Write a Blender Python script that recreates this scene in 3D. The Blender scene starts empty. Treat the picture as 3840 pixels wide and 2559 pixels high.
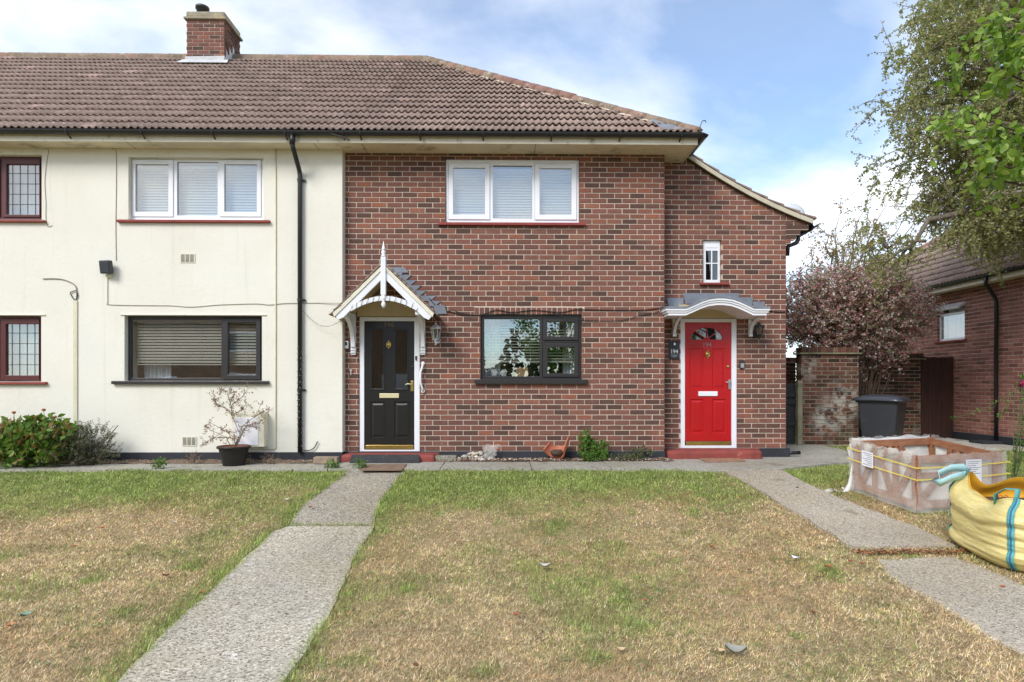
import bpy, math, random
import numpy as np
from mathutils import Vector, Matrix
R = math.radians
random.seed(7)
RNG = np.random.default_rng(7)
SC = bpy.context.scene
COL = SC.collection

# ---------------------------------------------------------------- camera, sky, sun, exposure
YAW = R(0.85)
CAMP = Vector((0.0, -9.6, 1.18))
FPX, CX, HY = 2350.0, 1920.0, 1444.0          # focal length, centre column, horizon row of a 3840 x 2559 frame
cam = bpy.data.cameras.new('camera')
cam.sensor_width = 36.0
cam.lens = 36.0 * FPX / 3840.0
cam.shift_y = (HY - 2559 / 2) / 3840.0
cam.clip_start = 0.05
cam.clip_end = 3000
camo = bpy.data.objects.new('camera', cam)
camo.location = CAMP
camo.rotation_euler = (R(90), 0, -YAW)
COL.objects.link(camo)
SC.camera = camo

SUN_EL, SUN_AZ = R(40), R(213)                # azimuth clockwise from +Y: behind the camera, to the left
world = bpy.data.worlds.new('World')
SC.world = world
world.use_nodes = True
wn, wl = world.node_tree.nodes, world.node_tree.links
wn.clear()


def N(nodes, typ, **kw):
    n = nodes.new(typ)
    for k, v in kw.items():
        if k.startswith('i_'):
            key = k[2:]
            key = int(key) if key.isdigit() else key.replace('_', ' ')
            n.inputs[key].default_value = v
        else:
            setattr(n, k, v)
    return n


def ramp(nodes, pts, interp='LINEAR'):
    n = nodes.new('ShaderNodeValToRGB')
    n.color_ramp.interpolation = interp
    e = n.color_ramp.elements
    while len(e) > 1:
        e.remove(e[-1])
    for i, (p, c) in enumerate(pts):
        if len(c) == 3:
            c = (*c, 1)
        if i == 0:
            e[0].position, e[0].color = p, c
        else:
            x = e.new(p)
            x.color = c
    return n


sky = N(wn, 'ShaderNodeTexSky', sky_type='NISHITA', sun_disc=False, sun_elevation=SUN_EL, sun_rotation=SUN_AZ,
        air_density=1.0, dust_density=0.0, ozone_density=1.6)
tc = N(wn, 'ShaderNodeTexCoord')
sep = N(wn, 'ShaderNodeSeparateXYZ')
wl.new(tc.outputs['Generated'], sep.inputs[0])
zc = N(wn, 'ShaderNodeMath', operation='MAXIMUM', i_1=0.0)
wl.new(sep.outputs['Z'], zc.inputs[0])
za = N(wn, 'ShaderNodeMath', operation='ADD', i_1=0.30)
wl.new(zc.outputs[0], za.inputs[0])
dv = N(wn, 'ShaderNodeVectorMath', operation='DIVIDE')
cmb = N(wn, 'ShaderNodeCombineXYZ')
for k in 'XYZ':
    wl.new(za.outputs[0], cmb.inputs[k])
wl.new(tc.outputs['Generated'], dv.inputs[0])
wl.new(cmb.outputs[0], dv.inputs[1])
mp = N(wn, 'ShaderNodeMapping')
mp.inputs['Location'].default_value = (3.4, 1.5, 0.0)
mp.inputs['Scale'].default_value = (1.0, 1.25, 0.6)
wl.new(dv.outputs[0], mp.inputs[0])
cn = N(wn, 'ShaderNodeTexNoise', i_Scale=1.35, i_Detail=9.0, i_Roughness=0.52, i_Distortion=0.35)
wl.new(mp.outputs[0], cn.inputs['Vector'])
cr = ramp(wn, [(0.34, (0.14,) * 3), (0.46, (0.52,) * 3), (0.61, (1, 1, 1))])
wl.new(cn.outputs['Fac'], cr.inputs[0])
# shading inside the cloud layer (thicker cores a touch greyer)
cn2 = N(wn, 'ShaderNodeTexNoise', i_Scale=2.6, i_Detail=6.0, i_Roughness=0.55)
wl.new(mp.outputs[0], cn2.inputs['Vector'])
cr2 = ramp(wn, [(0.35, (0.78, 0.83, 0.92)), (0.6, (1.0, 1.0, 1.0))])
wl.new(cn2.outputs['Fac'], cr2.inputs[0])
CLOUD = 9.2
cm = N(wn, 'ShaderNodeVectorMath', operation='SCALE')
cm.inputs['Scale'].default_value = CLOUD
wl.new(cr2.outputs[0], cm.inputs[0])
skg = N(wn, 'ShaderNodeVectorMath', operation='MULTIPLY')
skg.inputs[1].default_value = (1.06, 1.22, 1.33)
wl.new(sky.outputs[0], skg.inputs[0])
mx = N(wn, 'ShaderNodeMix', data_type='RGBA')
wl.new(cr.outputs[0], mx.inputs['Factor'])
wl.new(skg.outputs[0], mx.inputs['A'])
wl.new(cm.outputs[0], mx.inputs['B'])
bg = N(wn, 'ShaderNodeBackground', i_Strength=0.125)
wl.new(mx.outputs['Result'], bg.inputs['Color'])
wo = N(wn, 'ShaderNodeOutputWorld')
wl.new(bg.outputs[0], wo.inputs['Surface'])

sun = bpy.data.lights.new('sun', 'SUN')
sun.energy = 2.4
sun.angle = R(24)
sun.color = (1.0, 0.955, 0.89)
suno = bpy.data.objects.new('sun', sun)
sd = Vector((math.sin(SUN_AZ) * math.cos(SUN_EL), math.cos(SUN_AZ) * math.cos(SUN_EL), math.sin(SUN_EL)))
suno.rotation_euler = sd.to_track_quat('Z', 'Y').to_euler()
suno.location = sd * 50
COL.objects.link(suno)

vs = SC.view_settings
vs.view_transform = 'Standard'
vs.look = 'None'
vs.exposure = 0.45
vs.gamma = 1.0
vs.use_curve_mapping = False
SC.cycles.use_denoising = True
SC.cycles.denoiser = 'OPENIMAGEDENOISE'
SC.cycles.max_bounces = 7
SC.cycles.transparent_max_bounces = 12
SC.cycles.caustics_reflective = False
SC.cycles.caustics_refractive = False

# ---------------------------------------------------------------- placing helpers
_r = Vector((math.cos(YAW), -math.sin(YAW), 0))
_f = Vector((math.sin(YAW), math.cos(YAW), 0))


def ray(px, py):
    return _r * ((px - CX) / FPX) + _f + Vector((0, 0, (HY - py) / FPX))


def at(px, py, Y):
    """world point on the upright plane y = Y seen at that place of the photograph"""
    d = ray(px, py)
    return CAMP + d * ((Y - CAMP.y) / d.y)


def atx(px, py, X):
    d = ray(px, py)
    return CAMP + d * ((X - CAMP.x) / d.x)


def wx(px, Y):
    return at(px, HY, Y).x


def wz(px, py, Y):
    return at(px, py, Y).z


def gz(y):
    """height of the front garden: flat by the house, falling towards the street"""
    if y > -0.95:
        return 0.0
    if y > -3.8:
        t = (-0.95 - y) / 2.85
        return -0.345 * (t * t * (3 - 2 * t) * 0.35 + t * 0.65)
    return -0.345 - 0.012 * min(-3.8 - y, 6)


def gz_np(y):
    t = np.clip((-0.95 - y) / 2.85, 0, 1)
    return -0.345 * (t * t * (3 - 2 * t) * 0.35 + t * 0.65) - 0.012 * np.clip(-3.8 - y, 0, 6)


def onground(px, py, lift=0.0):
    d = ray(px, py)
    t = 1.2 / max(1e-4, -d.z)
    for _ in range(40):
        p = CAMP + d * t
        g = gz(p.y) + lift
        t = t * 0.4 + 0.6 * (CAMP.z - g) / (-d.z)
    p = CAMP + d * t
    return Vector((p.x, p.y, gz(p.y) + lift))


# ---------------------------------------------------------------- mesh helpers
class MB:
    def __init__(s):
        s.V, s.F, s.key = [], [], {}

    def v(s, p):
        s.V.append((p[0], p[1], p[2]))
        return len(s.V) - 1

    def vd(s, p):
        k = (round(p[0], 5), round(p[1], 5), round(p[2], 5))
        if k not in s.key:
            s.key[k] = s.v(p)
        return s.key[k]

    def poly(s, pts):
        s.F.append([s.v(p) for p in pts])

    def box(s, x0, x1, y0, y1, z0, z1, M=None):
        P = [Vector((x, y, z)) for z in (z0, z1) for y in (y0, y1) for x in (x0, x1)]
        if M is not None:
            P = [M @ p for p in P]
        b = len(s.V)
        s.V += [tuple(p) for p in P]
        for f in ((0, 2, 3, 1), (4, 5, 7, 6), (0, 1, 5, 4), (2, 6, 7, 3), (0, 4, 6, 2), (1, 3, 7, 5)):
            s.F.append([b + i for i in f])
        return s

    def bar(s, p, q, w, h, up=(0, 0, 1)):
        p, q = Vector(p), Vector(q)
        d = (q - p)
        L = d.length
        d.normalize()
        u = Vector(up)
        sd_ = d.cross(u)
        if sd_.length < 1e-5:
            sd_ = d.cross(Vector((0, 1, 0)))
        sd_.normalize()
        u = sd_.cross(d)
        M = Matrix(((sd_.x, d.x, u.x, p.x), (sd_.y, d.y, u.y, p.y), (sd_.z, d.z, u.z, p.z), (0, 0, 0, 1)))
        return s.box(-w / 2, w / 2, 0, L, -h / 2, h / 2, M)

    def tube(s, path, r, n=8, cap=True):
        path = [Vector(p) for p in path]
        m = len(path)
        rr = r if isinstance(r, (list, tuple)) else [r] * m
        prev = None
        rings = []
        for i, p in enumerate(path):
            t = (path[min(i + 1, m - 1)] - path[max(i - 1, 0)])
            if t.length < 1e-9:
                t = Vector((0, 0, 1))
            t.normalize()
            if prev is None:
                a = t.cross(Vector((0, 0, 1)))
                if a.length < 1e-3:
                    a = t.cross(Vector((1, 0, 0)))
            else:
                a = prev - t * prev.dot(t)
                if a.length < 1e-5:
                    a = t.cross(Vector((1, 0, 0.3)))
            a.normalize()
            prev = a
            b = t.cross(a)
            base = len(s.V)
            for k in range(n):
                an = 2 * math.pi * k / n
                q = p + (a * math.cos(an) + b * math.sin(an)) * rr[i]
                s.V.append(tuple(q))
            rings.append(base)
        for i in range(m - 1):
            A, B = rings[i], rings[i + 1]
            for k in range(n):
                k2 = (k + 1) % n
                s.F.append([A + k, A + k2, B + k2, B + k])
        if cap:
            s.F.append([rings[0] + k for k in range(n)][::-1])
            s.F.append([rings[-1] + k for k in range(n)])
        return s

    def lathe(s, prof, c=(0, 0, 0), n=20, sx=1.0, sy=1.0, M=None):
        rings = []
        c = Vector(c)
        for (r, z) in prof:
            base = len(s.V)
            for k in range(n):
                an = 2 * math.pi * k / n
                p = Vector((r * math.cos(an) * sx, r * math.sin(an) * sy, z))
                p = (M @ p) if M is not None else p
                s.V.append(tuple(p + c))
            rings.append(base)
        for i in range(len(prof) - 1):
            A, B = rings[i], rings[i + 1]
            for k in range(n):
                k2 = (k + 1) % n
                s.F.append([A + k, A + k2, B + k2, B + k])
        s.F.append([rings[0] + k for k in range(n)][::-1])
        s.F.append([rings[-1] + k for k in range(n)])
        return s

    def prism(s, poly, y0, y1, M=None):
        """polygon of (x, z) extruded from y0 (front) to y1"""
        n = len(poly)
        T = (lambda p: M @ Vector(p)) if M is not None else (lambda p: p)
        a = [s.v(T((x, y0, z))) for x, z in poly]
        b = [s.v(T((x, y1, z))) for x, z in poly]
        s.F.append(a)
        s.F.append(b[::-1])
        for i in range(n):
            j = (i + 1) % n
            s.F.append([a[j], a[i], b[i], b[j]])
        return s

    def strip(s, lo, hi, y0, y1):
        """band between two equally long (x, z) polylines, extruded y0..y1"""
        for i in range(len(lo) - 1):
            s.prism([lo[i], lo[i + 1], hi[i + 1], hi[i]], y0, y1)
        return s

    def plate(s, x0, x1, z0, z1, holes, yf, yb):
        xs = sorted({round(v, 5) for v in [x0, x1] + [h[i] for h in holes for i in (0, 1)] if x0 - 1e-6 <= v <= x1 + 1e-6})
        zs = sorted({round(v, 5) for v in [z0, z1] + [h[i] for h in holes for i in (2, 3)] if z0 - 1e-6 <= v <= z1 + 1e-6})
        nx, nz = len(xs) - 1, len(zs) - 1

        def solid(i, j):
            if i < 0 or j < 0 or i >= nx or j >= nz:
                return False
            cx, cz = (xs[i] + xs[i + 1]) / 2, (zs[j] + zs[j + 1]) / 2
            return not any(h[0] < cx < h[1] and h[2] < cz < h[3] for h in holes)
        for i in range(nx):
            for j in range(nz):
                if not solid(i, j):
                    continue
                a, b, c, d = xs[i], xs[i + 1], zs[j], zs[j + 1]
                q = lambda *ps: s.F.append([s.vd(p) for p in ps])
                q((a, yf, c), (b, yf, c), (b, yf, d), (a, yf, d))
                q((b, yb, c), (a, yb, c), (a, yb, d), (b, yb, d))
                if not solid(i - 1, j):
                    q((a, yb, c), (a, yf, c), (a, yf, d), (a, yb, d))
                if not solid(i + 1, j):
                    q((b, yf, c), (b, yb, c), (b, yb, d), (b, yf, d))
                if not solid(i, j - 1):
                    q((a, yb, c), (b, yb, c), (b, yf, c), (a, yf, c))
                if not solid(i, j + 1):
                    q((a, yf, d), (b, yf, d), (b, yb, d), (a, yb, d))
        return s

    def xf(s, M, start=0):
        s.V[start:] = [tuple(M @ Vector(p)) for p in s.V[start:]]
        return s

    def mesh(s, name, mat, smooth=False):
        me = bpy.data.meshes.new(name)
        me.from_pydata(s.V, [], s.F)
        if mat is not None:
            me.materials.append(mat)
        if smooth:
            me.polygons.foreach_set('use_smooth', [True] * len(me.polygons))
        me.update()
        return me

    def build(s, name, mat, parent=None, smooth=False, bevel=0.0, seg=2, fix=False):
        if fix:
            import bmesh
            me = s.mesh(name, mat, smooth)
            bm = bmesh.new()
            bm.from_mesh(me)
            bmesh.ops.recalc_face_normals(bm, faces=bm.faces)
            bm.to_mesh(me)
            bm.free()
        else:
            me = s.mesh(name, mat, smooth)
        o = link(name, me, parent)
        if bevel:
            m = o.modifiers.new('bevel', 'BEVEL')
            m.width, m.segments, m.limit_method, m.angle_limit = bevel, seg, 'ANGLE', R(40)
            m.harden_normals = False
        if smooth == 'auto':
            pass
        return o


def link(name, data, parent=None, loc=None):
    o = bpy.data.objects.new(name, data)
    COL.objects.link(o)
    if loc is not None:
        o.location = loc
    if parent is not None:
        o.parent = parent
        o.matrix_parent_inverse = Matrix.Translation(-origin(parent))
    return o


def origin(o):
    return o.location.copy()          # parents are placed by location only, so this is their world place


def tag(o, label, cat, group=None):
    o['label'] = label
    o['category'] = cat
    if group:
        o['group'] = group
    return o


def thing(name, label, cat, loc=(0, 0, 0), group=None):
    o = bpy.data.objects.new(name, None)
    o.empty_display_size = 0.1
    COL.objects.link(o)
    o.location = loc
    return tag(o, label, cat, group)


def structure(o):
    o['kind'] = 'structure'
    return o


def stuff(o):
    o['kind'] = 'stuff'
    return o


def np_mesh(name, verts, faces, mat, color=None):
    """verts (n,3), faces (m,k) numpy"""
    me = bpy.data.meshes.new(name)
    n, (m, k) = len(verts), faces.shape
    me.vertices.add(n)
    me.vertices.foreach_set('co', np.ascontiguousarray(verts, np.float32).ravel())
    me.loops.add(m * k)
    me.loops.foreach_set('vertex_index', np.ascontiguousarray(faces, np.int32).ravel())
    me.polygons.add(m)
    me.polygons.foreach_set('loop_start', np.arange(0, m * k, k, dtype=np.int32))
    me.polygons.foreach_set('loop_total', np.full(m, k, np.int32))
    if color is not None:
        ca = me.color_attributes.new('tint', 'FLOAT_COLOR', 'POINT')
        c4 = np.ones((n, 4), np.float32)
        c4[:, :3] = color
        ca.data.foreach_set('color', c4.ravel())
    me.materials.append(mat)
    me.update(calc_edges=True)
    return me


# ---------------------------------------------------------------- materials
def srgb(r, g, b):
    f = lambda c: (c / 255 / 12.92) if c / 255 <= 0.04045 else ((c / 255 + 0.055) / 1.055) ** 2.4
    return (f(r), f(g), f(b))


def newmat(name):
    m = bpy.data.materials.new(name)
    m.use_nodes = True
    nt = m.node_tree
    nt.nodes.clear()
    out = nt.nodes.new('ShaderNodeOutputMaterial')
    bs = nt.nodes.new('ShaderNodeBsdfPrincipled')
    nt.links.new(bs.outputs[0], out.inputs[0])
    return m, nt.nodes, nt.links, bs, out


def mixc(nodes, links, fac, a, b, mode='MIX'):
    n = nodes.new('ShaderNodeMix')
    n.data_type = 'RGBA'
    n.blend_type = mode
    for sock, val in (('Factor', fac), ('A', a), ('B', b)):
        inp = n.inputs[sock] if sock == 'Factor' else [i for i in n.inputs if i.name == sock and i.type == 'RGBA'][0]
        if hasattr(val, 'links'):
            links.new(val, inp)
        elif sock == 'Factor':
            inp.default_value = val
        else:
            inp.default_value = (*val, 1) if len(val) == 3 else val
    return [o for o in n.outputs if o.type == 'RGBA'][0]


def wpos(nodes):
    return nodes.new('ShaderNodeNewGeometry').outputs['Position']


def noise(nodes, links, scale, detail=4, rough=0.55, vec=None, dist=0.0):
    n = N(nodes, 'ShaderNodeTexNoise', i_Scale=scale, i_Detail=detail, i_Roughness=rough, i_Distortion=dist)
    links.new(vec if vec is not None else wpos(nodes), n.inputs['Vector'])
    return n.outputs['Fac']


def bump(nodes, links, bs, h, strength=0.3, dist=0.01):
    b = N(nodes, 'ShaderNodeBump', i_Strength=strength, i_Distance=dist)
    links.new(h, b.inputs['Height'])
    links.new(b.outputs[0], bs.inputs['Normal'])


def plain(name, col, rough=0.6, var=0.12, scale=6.0, bmp=0.0, metal=0.0, dirt=None, spec=0.5, fine=40.0):
    """painted or moulded surface with soft mottling and fine relief"""
    m, nd, lk, bs, _ = newmat(name)
    f = noise(nd, lk, scale, 5)
    r = ramp(nd, [(0.3, (1 - var,) * 3), (0.7, (1 + var * 0.5,) * 3)])
    lk.new(f, r.inputs[0])
    c = mixc(nd, lk, 1.0, col, r.outputs[0], 'MULTIPLY')
    if dirt:
        f2 = noise(nd, lk, dirt[2], 7, 0.65)
        r2 = ramp(nd, [(dirt[3], (0, 0, 0)), (min(0.99, dirt[3] + 0.14), (1, 1, 1))])
        lk.new(f2, r2.inputs[0])
        mul = N(nd, 'ShaderNodeMath', operation='MULTIPLY', i_1=dirt[1])
        lk.new(r2.outputs[0], mul.inputs[0])
        c = mixc(nd, lk, mul.outputs[0], c, dirt[0])
    lk.new(c, bs.inputs['Base Color'])
    bs.inputs['Roughness'].default_value = rough
    bs.inputs['Metallic'].default_value = metal
    bs.inputs['Specular IOR Level'].default_value = spec
    if bmp:
        bump(nd, lk, bs, noise(nd, lk, fine, 4), bmp, 0.004)
    return m


def pieces_mat(name, cols, source, fine_var=0.25, fine_scale=30, rough=0.9, bmp=0.35, stain=None, bdist=0.004, bloom=None):
    """material of many like pieces: each takes its own colour from cols (pos, rgb)"""
    m, nd, lk, bs, _ = newmat(name)
    if source == 'object':
        rnd = N(nd, 'ShaderNodeObjectInfo').outputs['Random']
    else:
        rnd = nd.new('ShaderNodeNewGeometry').outputs['Random Per Island']
    big = noise(nd, lk, 0.55, 3)
    ma = N(nd, 'ShaderNodeMath', operation='MULTIPLY_ADD', i_1=0.36, i_2=-0.18)
    lk.new(big, ma.inputs[0])
    ad = N(nd, 'ShaderNodeMath', operation='ADD')
    lk.new(rnd, ad.inputs[0])
    lk.new(ma.outputs[0], ad.inputs[1])
    r = ramp(nd, cols)
    lk.new(ad.outputs[0], r.inputs[0])
    f = noise(nd, lk, fine_scale, 5, 0.65)
    rf = ramp(nd, [(0.3, (1 - fine_var,) * 3), (0.72, (1 + fine_var * 0.6,) * 3)])
    lk.new(f, rf.inputs[0])
    c = mixc(nd, lk, 1.0, r.outputs[0], rf.outputs[0], 'MULTIPLY')
    for st in (stain or []):
        f2 = noise(nd, lk, st[2], 8, 0.68)
        r2 = ramp(nd, [(st[3], (0, 0, 0)), (st[3] + 0.12, (1, 1, 1))])
        lk.new(f2, r2.inputs[0])
        mul = N(nd, 'ShaderNodeMath', operation='MULTIPLY', i_1=st[1])
        lk.new(r2.outputs[0], mul.inputs[0])
        c = mixc(nd, lk, mul.outputs[0], c, st[0])
    for (ctr, rad) in (bloom or []):              # lime bloom where damp has come through
        dn = N(nd, 'ShaderNodeVectorMath', operation='DISTANCE')
        dn.inputs[1].default_value = ctr
        lk.new(wpos(nd), dn.inputs[0])
        rb_ = ramp(nd, [(0.0, (1, 1, 1)), (rad, (0, 0, 0))])
        lk.new(dn.outputs['Value'], rb_.inputs[0])
        nb_ = ramp(nd, [(0.44, (0, 0, 0)), (0.58, (1, 1, 1))])
        lk.new(noise(nd, lk, 7.0, 6, 0.65), nb_.inputs[0])
        c = mixc(nd, lk, mixc(nd, lk, 1.0, rb_.outputs[0], nb_.outputs[0], 'MULTIPLY'), c, srgb(186, 184, 174))
    lk.new(c, bs.inputs['Base Color'])
    bs.inputs['Roughness'].default_value = rough
    bs.inputs['Specular IOR Level'].default_value = 0.25
    bump(nd, lk, bs, f, bmp, bdist)
    return m


BRICK = [(0.0, srgb(86, 66, 59)), (0.12, srgb(96, 71, 63)), (0.24, srgb(112, 79, 70)), (0.45, srgb(121, 83, 72)),
         (0.65, srgb(127, 86, 74)), (0.88, srgb(132, 89, 76)), (0.97, srgb(144, 91, 73)), (1.0, srgb(146, 104, 87))]
BST = [(srgb(168, 148, 134), 0.28, 6.0, 0.60), (srgb(84, 66, 58), 0.45, 0.8, 0.52), (srgb(150, 104, 86), 0.3, 1.3, 0.58)]
M = {}
M['brick'] = pieces_mat('brick', BRICK, 'object', 0.24, 34, stain=BST)
M['brick_mass'] = pieces_mat('brick_mass', BRICK, 'island', 0.24, 34, stain=BST)
OLDB = [(0.0, srgb(62, 47, 40)), (0.35, srgb(88, 61, 50)), (0.7, srgb(108, 72, 60)), (1.0, srgb(122, 82, 68))]
OST = [(srgb(178, 174, 160), 0.72, 2.6, 0.60), (srgb(70, 70, 50), 0.5, 1.3, 0.56)]
BLM = [(tuple(at(3170, 1530, 2.4)), 0.62), (tuple(at(3030, 1380, 2.4)), 0.3), (tuple(at(3090, 1580, 2.4)), 0.35)]
M['old_brick'] = pieces_mat('old_brick', OLDB, 'object', 0.3, 30, stain=OST, bloom=BLM)
M['old_brick_mass'] = pieces_mat('old_brick_mass', OLDB, 'island', 0.3, 30, stain=OST, bloom=BLM)
NB = [(0.0, srgb(112, 76, 68)), (0.3, srgb(134, 90, 81)), (0.7, srgb(148, 101, 91)), (1.0, srgb(160, 112, 101))]
M['far_brick'] = pieces_mat('far_brick', NB, 'object', 0.22, 30)
M['far_brick_mass'] = pieces_mat('far_brick_mass', NB, 'island', 0.22, 30)
TILE = [(0.0, srgb(140, 121, 111)), (0.4, srgb(148, 128, 118)), (0.8, srgb(155, 134, 123)), (0.99, srgb(162, 140, 129)), (1.0, srgb(186, 158, 150))]
TST = [(srgb(206, 200, 190), 0.6, 11.0, 0.57), (srgb(112, 104, 86), 0.5, 2.2, 0.58), (srgb(92, 78, 70), 0.5, 14.0, 0.58)]
M['tile'] = pieces_mat('roof_tile', TILE, 'object', 0.26, 26, stain=TST, bmp=0.5)
M['tile_mass'] = pieces_mat('roof_tile_mass', TILE, 'island', 0.26, 26, stain=TST, bmp=0.5)
RID = [(0.0, srgb(128, 112, 96)), (0.5, srgb(146, 128, 110)), (1.0, srgb(150, 116, 100))]
RST = [(srgb(176, 140, 84), 0.6, 3.0, 0.60), (srgb(200, 196, 186), 0.6, 8.0, 0.58), (srgb(96, 92, 74), 0.7, 4.4, 0.54)]
M['ridge'] = pieces_mat('ridge_tile', RID, 'object', 0.3, 22, stain=RST, bmp=0.5)
M['mortar'] = plain('mortar', srgb(200, 183, 167), 0.95, 0.16, 3.0, 0.4, dirt=(srgb(160, 142, 128), 0.5, 6.0, 0.58))
M['old_mortar'] = plain('old_mortar', srgb(170, 160, 142), 0.95, 0.3, 3.0, 0.5, dirt=(srgb(104, 98, 82), 0.8, 3.0, 0.48))


def render_mat():
    m, nd, lk, bs, _ = newmat('cream_render')
    big = noise(nd, lk, 0.9, 6, 0.6)
    r = ramp(nd, [(0.25, srgb(221, 217, 203)), (0.6, srgb(228, 225, 213)), (0.8, srgb(224, 222, 214))])
    lk.new(big, r.inputs[0])
    st = noise(nd, lk, 2.2, 9, 0.7)
    r2 = ramp(nd, [(0.62, (0, 0, 0)), (0.85, (0.5,) * 3)])
    lk.new(st, r2.inputs[0])
    c = mixc(nd, lk, r2.outputs[0], r.outputs[0], srgb(198, 193, 172))
    # faint runs down the wall
    mpn = N(nd, 'ShaderNodeMapping')
    mpn.inputs['Scale'].default_value = (9, 9, 0.35)
    lk.new(wpos(nd), mpn.inputs[0])
    run = noise(nd, lk, 1.0, 4, 0.6, mpn.outputs[0])
    r3 = ramp(nd, [(0.58, (0, 0, 0)), (0.8, (0.5,) * 3)])
    lk.new(run, r3.inputs[0])
    c = mixc(nd, lk, r3.outputs[0], c, srgb(202, 197, 178))
    lk.new(c, bs.inputs['Base Color'])
    bs.inputs['Roughness'].default_value = 0.9
    bs.inputs['Specular IOR Level'].default_value = 0.2
    n1 = noise(nd, lk, 55, 3, 0.6)
    n2 = noise(nd, lk, 16, 3, 0.6)
    ad = N(nd, 'ShaderNodeMath', operation='ADD')
    lk.new(n1, ad.inputs[0])
    lk.new(n2, ad.inputs[1])
    bump(nd, lk, bs, ad.outputs[0], 0.35, 0.012)
    return m


def concrete_mat(name, base, pebble_lo, pebble_hi, scale=95, patch=None):
    m, nd, lk, bs, _ = newmat(name)
    vor = N(nd, 'ShaderNodeTexVoronoi', i_Scale=scale, i_Randomness=1.0)
    lk.new(wpos(nd), vor.inputs['Vector'])
    bw = N(nd, 'ShaderNodeSeparateColor')
    lk.new(vor.outputs['Color'], bw.inputs[0])
    r = ramp(nd, [(0.0, pebble_lo), (0.35, base), (0.7, base), (1.0, pebble_hi)])
    lk.new(bw.outputs[0], r.inputs[0])
    n1 = noise(nd, lk, 1.6, 6, 0.6)
    rr = ramp(nd, [(0.3, (0.74,) * 3), (0.7, (1.12,) * 3)])
    lk.new(n1, rr.inputs[0])
    c = mixc(nd, lk, 1.0, r.outputs[0], rr.outputs[0], 'MULTIPLY')
    n2 = noise(nd, lk, 240, 2, 0.6)
    rr2 = ramp(nd, [(0.35, (0.72,) * 3), (0.65, (1.15,) * 3)])
    lk.new(n2, rr2.inputs[0])
    c = mixc(nd, lk, 1.0, c, rr2.outputs[0], 'MULTIPLY')
    if patch:
        n3 = noise(nd, lk, patch[1], 7, 0.6)
        r3 = ramp(nd, [(patch[2], (0, 0, 0)), (patch[2] + 0.06, (1, 1, 1))])
        lk.new(n3, r3.inputs[0])
        mul = N(nd, 'ShaderNodeMath', operation='MULTIPLY', i_1=patch[3])
        lk.new(r3.outputs[0], mul.inputs[0])
        c = mixc(nd, lk, mul.outputs[0], c, patch[0])
    lk.new(c, bs.inputs['Base Color'])
    bs.inputs['Roughness'].default_value = 0.95
    bs.inputs['Specular IOR Level'].default_value = 0.2
    n4 = noise(nd, lk, 0.8, 5, 0.65)
    r4 = ramp(nd, [(0.42, (0, 0, 0)), (0.66, (0.55,) * 3)])
    lk.new(n4, r4.inputs[0])
    c = mixc(nd, lk, r4.outputs[0], c, mixc(nd, lk, 1.0, c, srgb(190, 182, 160), 'MULTIPLY'))
    lk.new(c, bs.inputs['Base Color'])
    bump(nd, lk, bs, vor.outputs['Distance'], 0.6, 0.006)
    return m


def leaf_mat(name, cols, trans=0.35, rough=0.55, gloss=0.3):
    m, nd, lk, bs, out = newmat(name)
    rnd = nd.new('ShaderNodeNewGeometry').outputs['Random Per Island']
    r = ramp(nd, cols)
    lk.new(rnd, r.inputs[0])
    lk.new(r.outputs[0], bs.inputs['Base Color'])
    bs.inputs['Roughness'].default_value = rough
    bs.inputs['Specular IOR Level'].default_value = gloss
    tr = nd.new('ShaderNodeBsdfTranslucent')
    hs = N(nd, 'ShaderNodeHueSaturation', i_Saturation=1.15, i_Value=1.25)
    lk.new(r.outputs[0], hs.inputs['Color'])
    lk.new(hs.outputs[0], tr.inputs['Color'])
    ms = N(nd, 'ShaderNodeMixShader', i_0=trans)
    lk.new(bs.outputs[0], ms.inputs[1])
    lk.new(tr.outputs[0], ms.inputs[2])
    lk.new(ms.outputs[0], out.inputs[0])
    return m


def glass_mat(name, k=2.0, tint=(0.9, 0.92, 0.92), rough=0.0):
    m, nd, lk, bs, out = newmat(name)
    lw = N(nd, 'ShaderNodeLayerWeight', i_Blend=0.5)
    pw_ = N(nd, 'ShaderNodeMath', operation='POWER', i_1=5.0)
    lk.new(lw.outputs['Facing'], pw_.inputs[0])
    sch = N(nd, 'ShaderNodeMath', operation='MULTIPLY_ADD', i_1=0.96, i_2=0.04)
    lk.new(pw_.outputs[0], sch.inputs[0])
    mu = N(nd, 'ShaderNodeMath', operation='MULTIPLY', i_1=k, use_clamp=True)
    lk.new(sch.outputs[0], mu.inputs[0])
    tr = nd.new('ShaderNodeBsdfTransparent')
    tr.inputs['Color'].default_value = (*tint, 1)
    gl = N(nd, 'ShaderNodeBsdfGlossy', i_Roughness=rough)
    gl.inputs['Color'].default_value = (1, 1, 1, 1)
    # real panes are never quite flat
    bp = N(nd, 'ShaderNodeBump', i_Strength=0.05, i_Distance=0.02)
    lk.new(noise(nd, lk, 1.6, 1), bp.inputs['Height'])
    lk.new(bp.outputs[0], gl.inputs['Normal'])
    ms = nd.new('ShaderNodeMixShader')
    lk.new(mu.outputs[0], ms.inputs[0])
    lk.new(tr.outputs[0], ms.inputs[1])
    lk.new(gl.outputs[0], ms.inputs[2])
    lk.new(ms.outputs[0], out.inputs[0])
    return m


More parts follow.
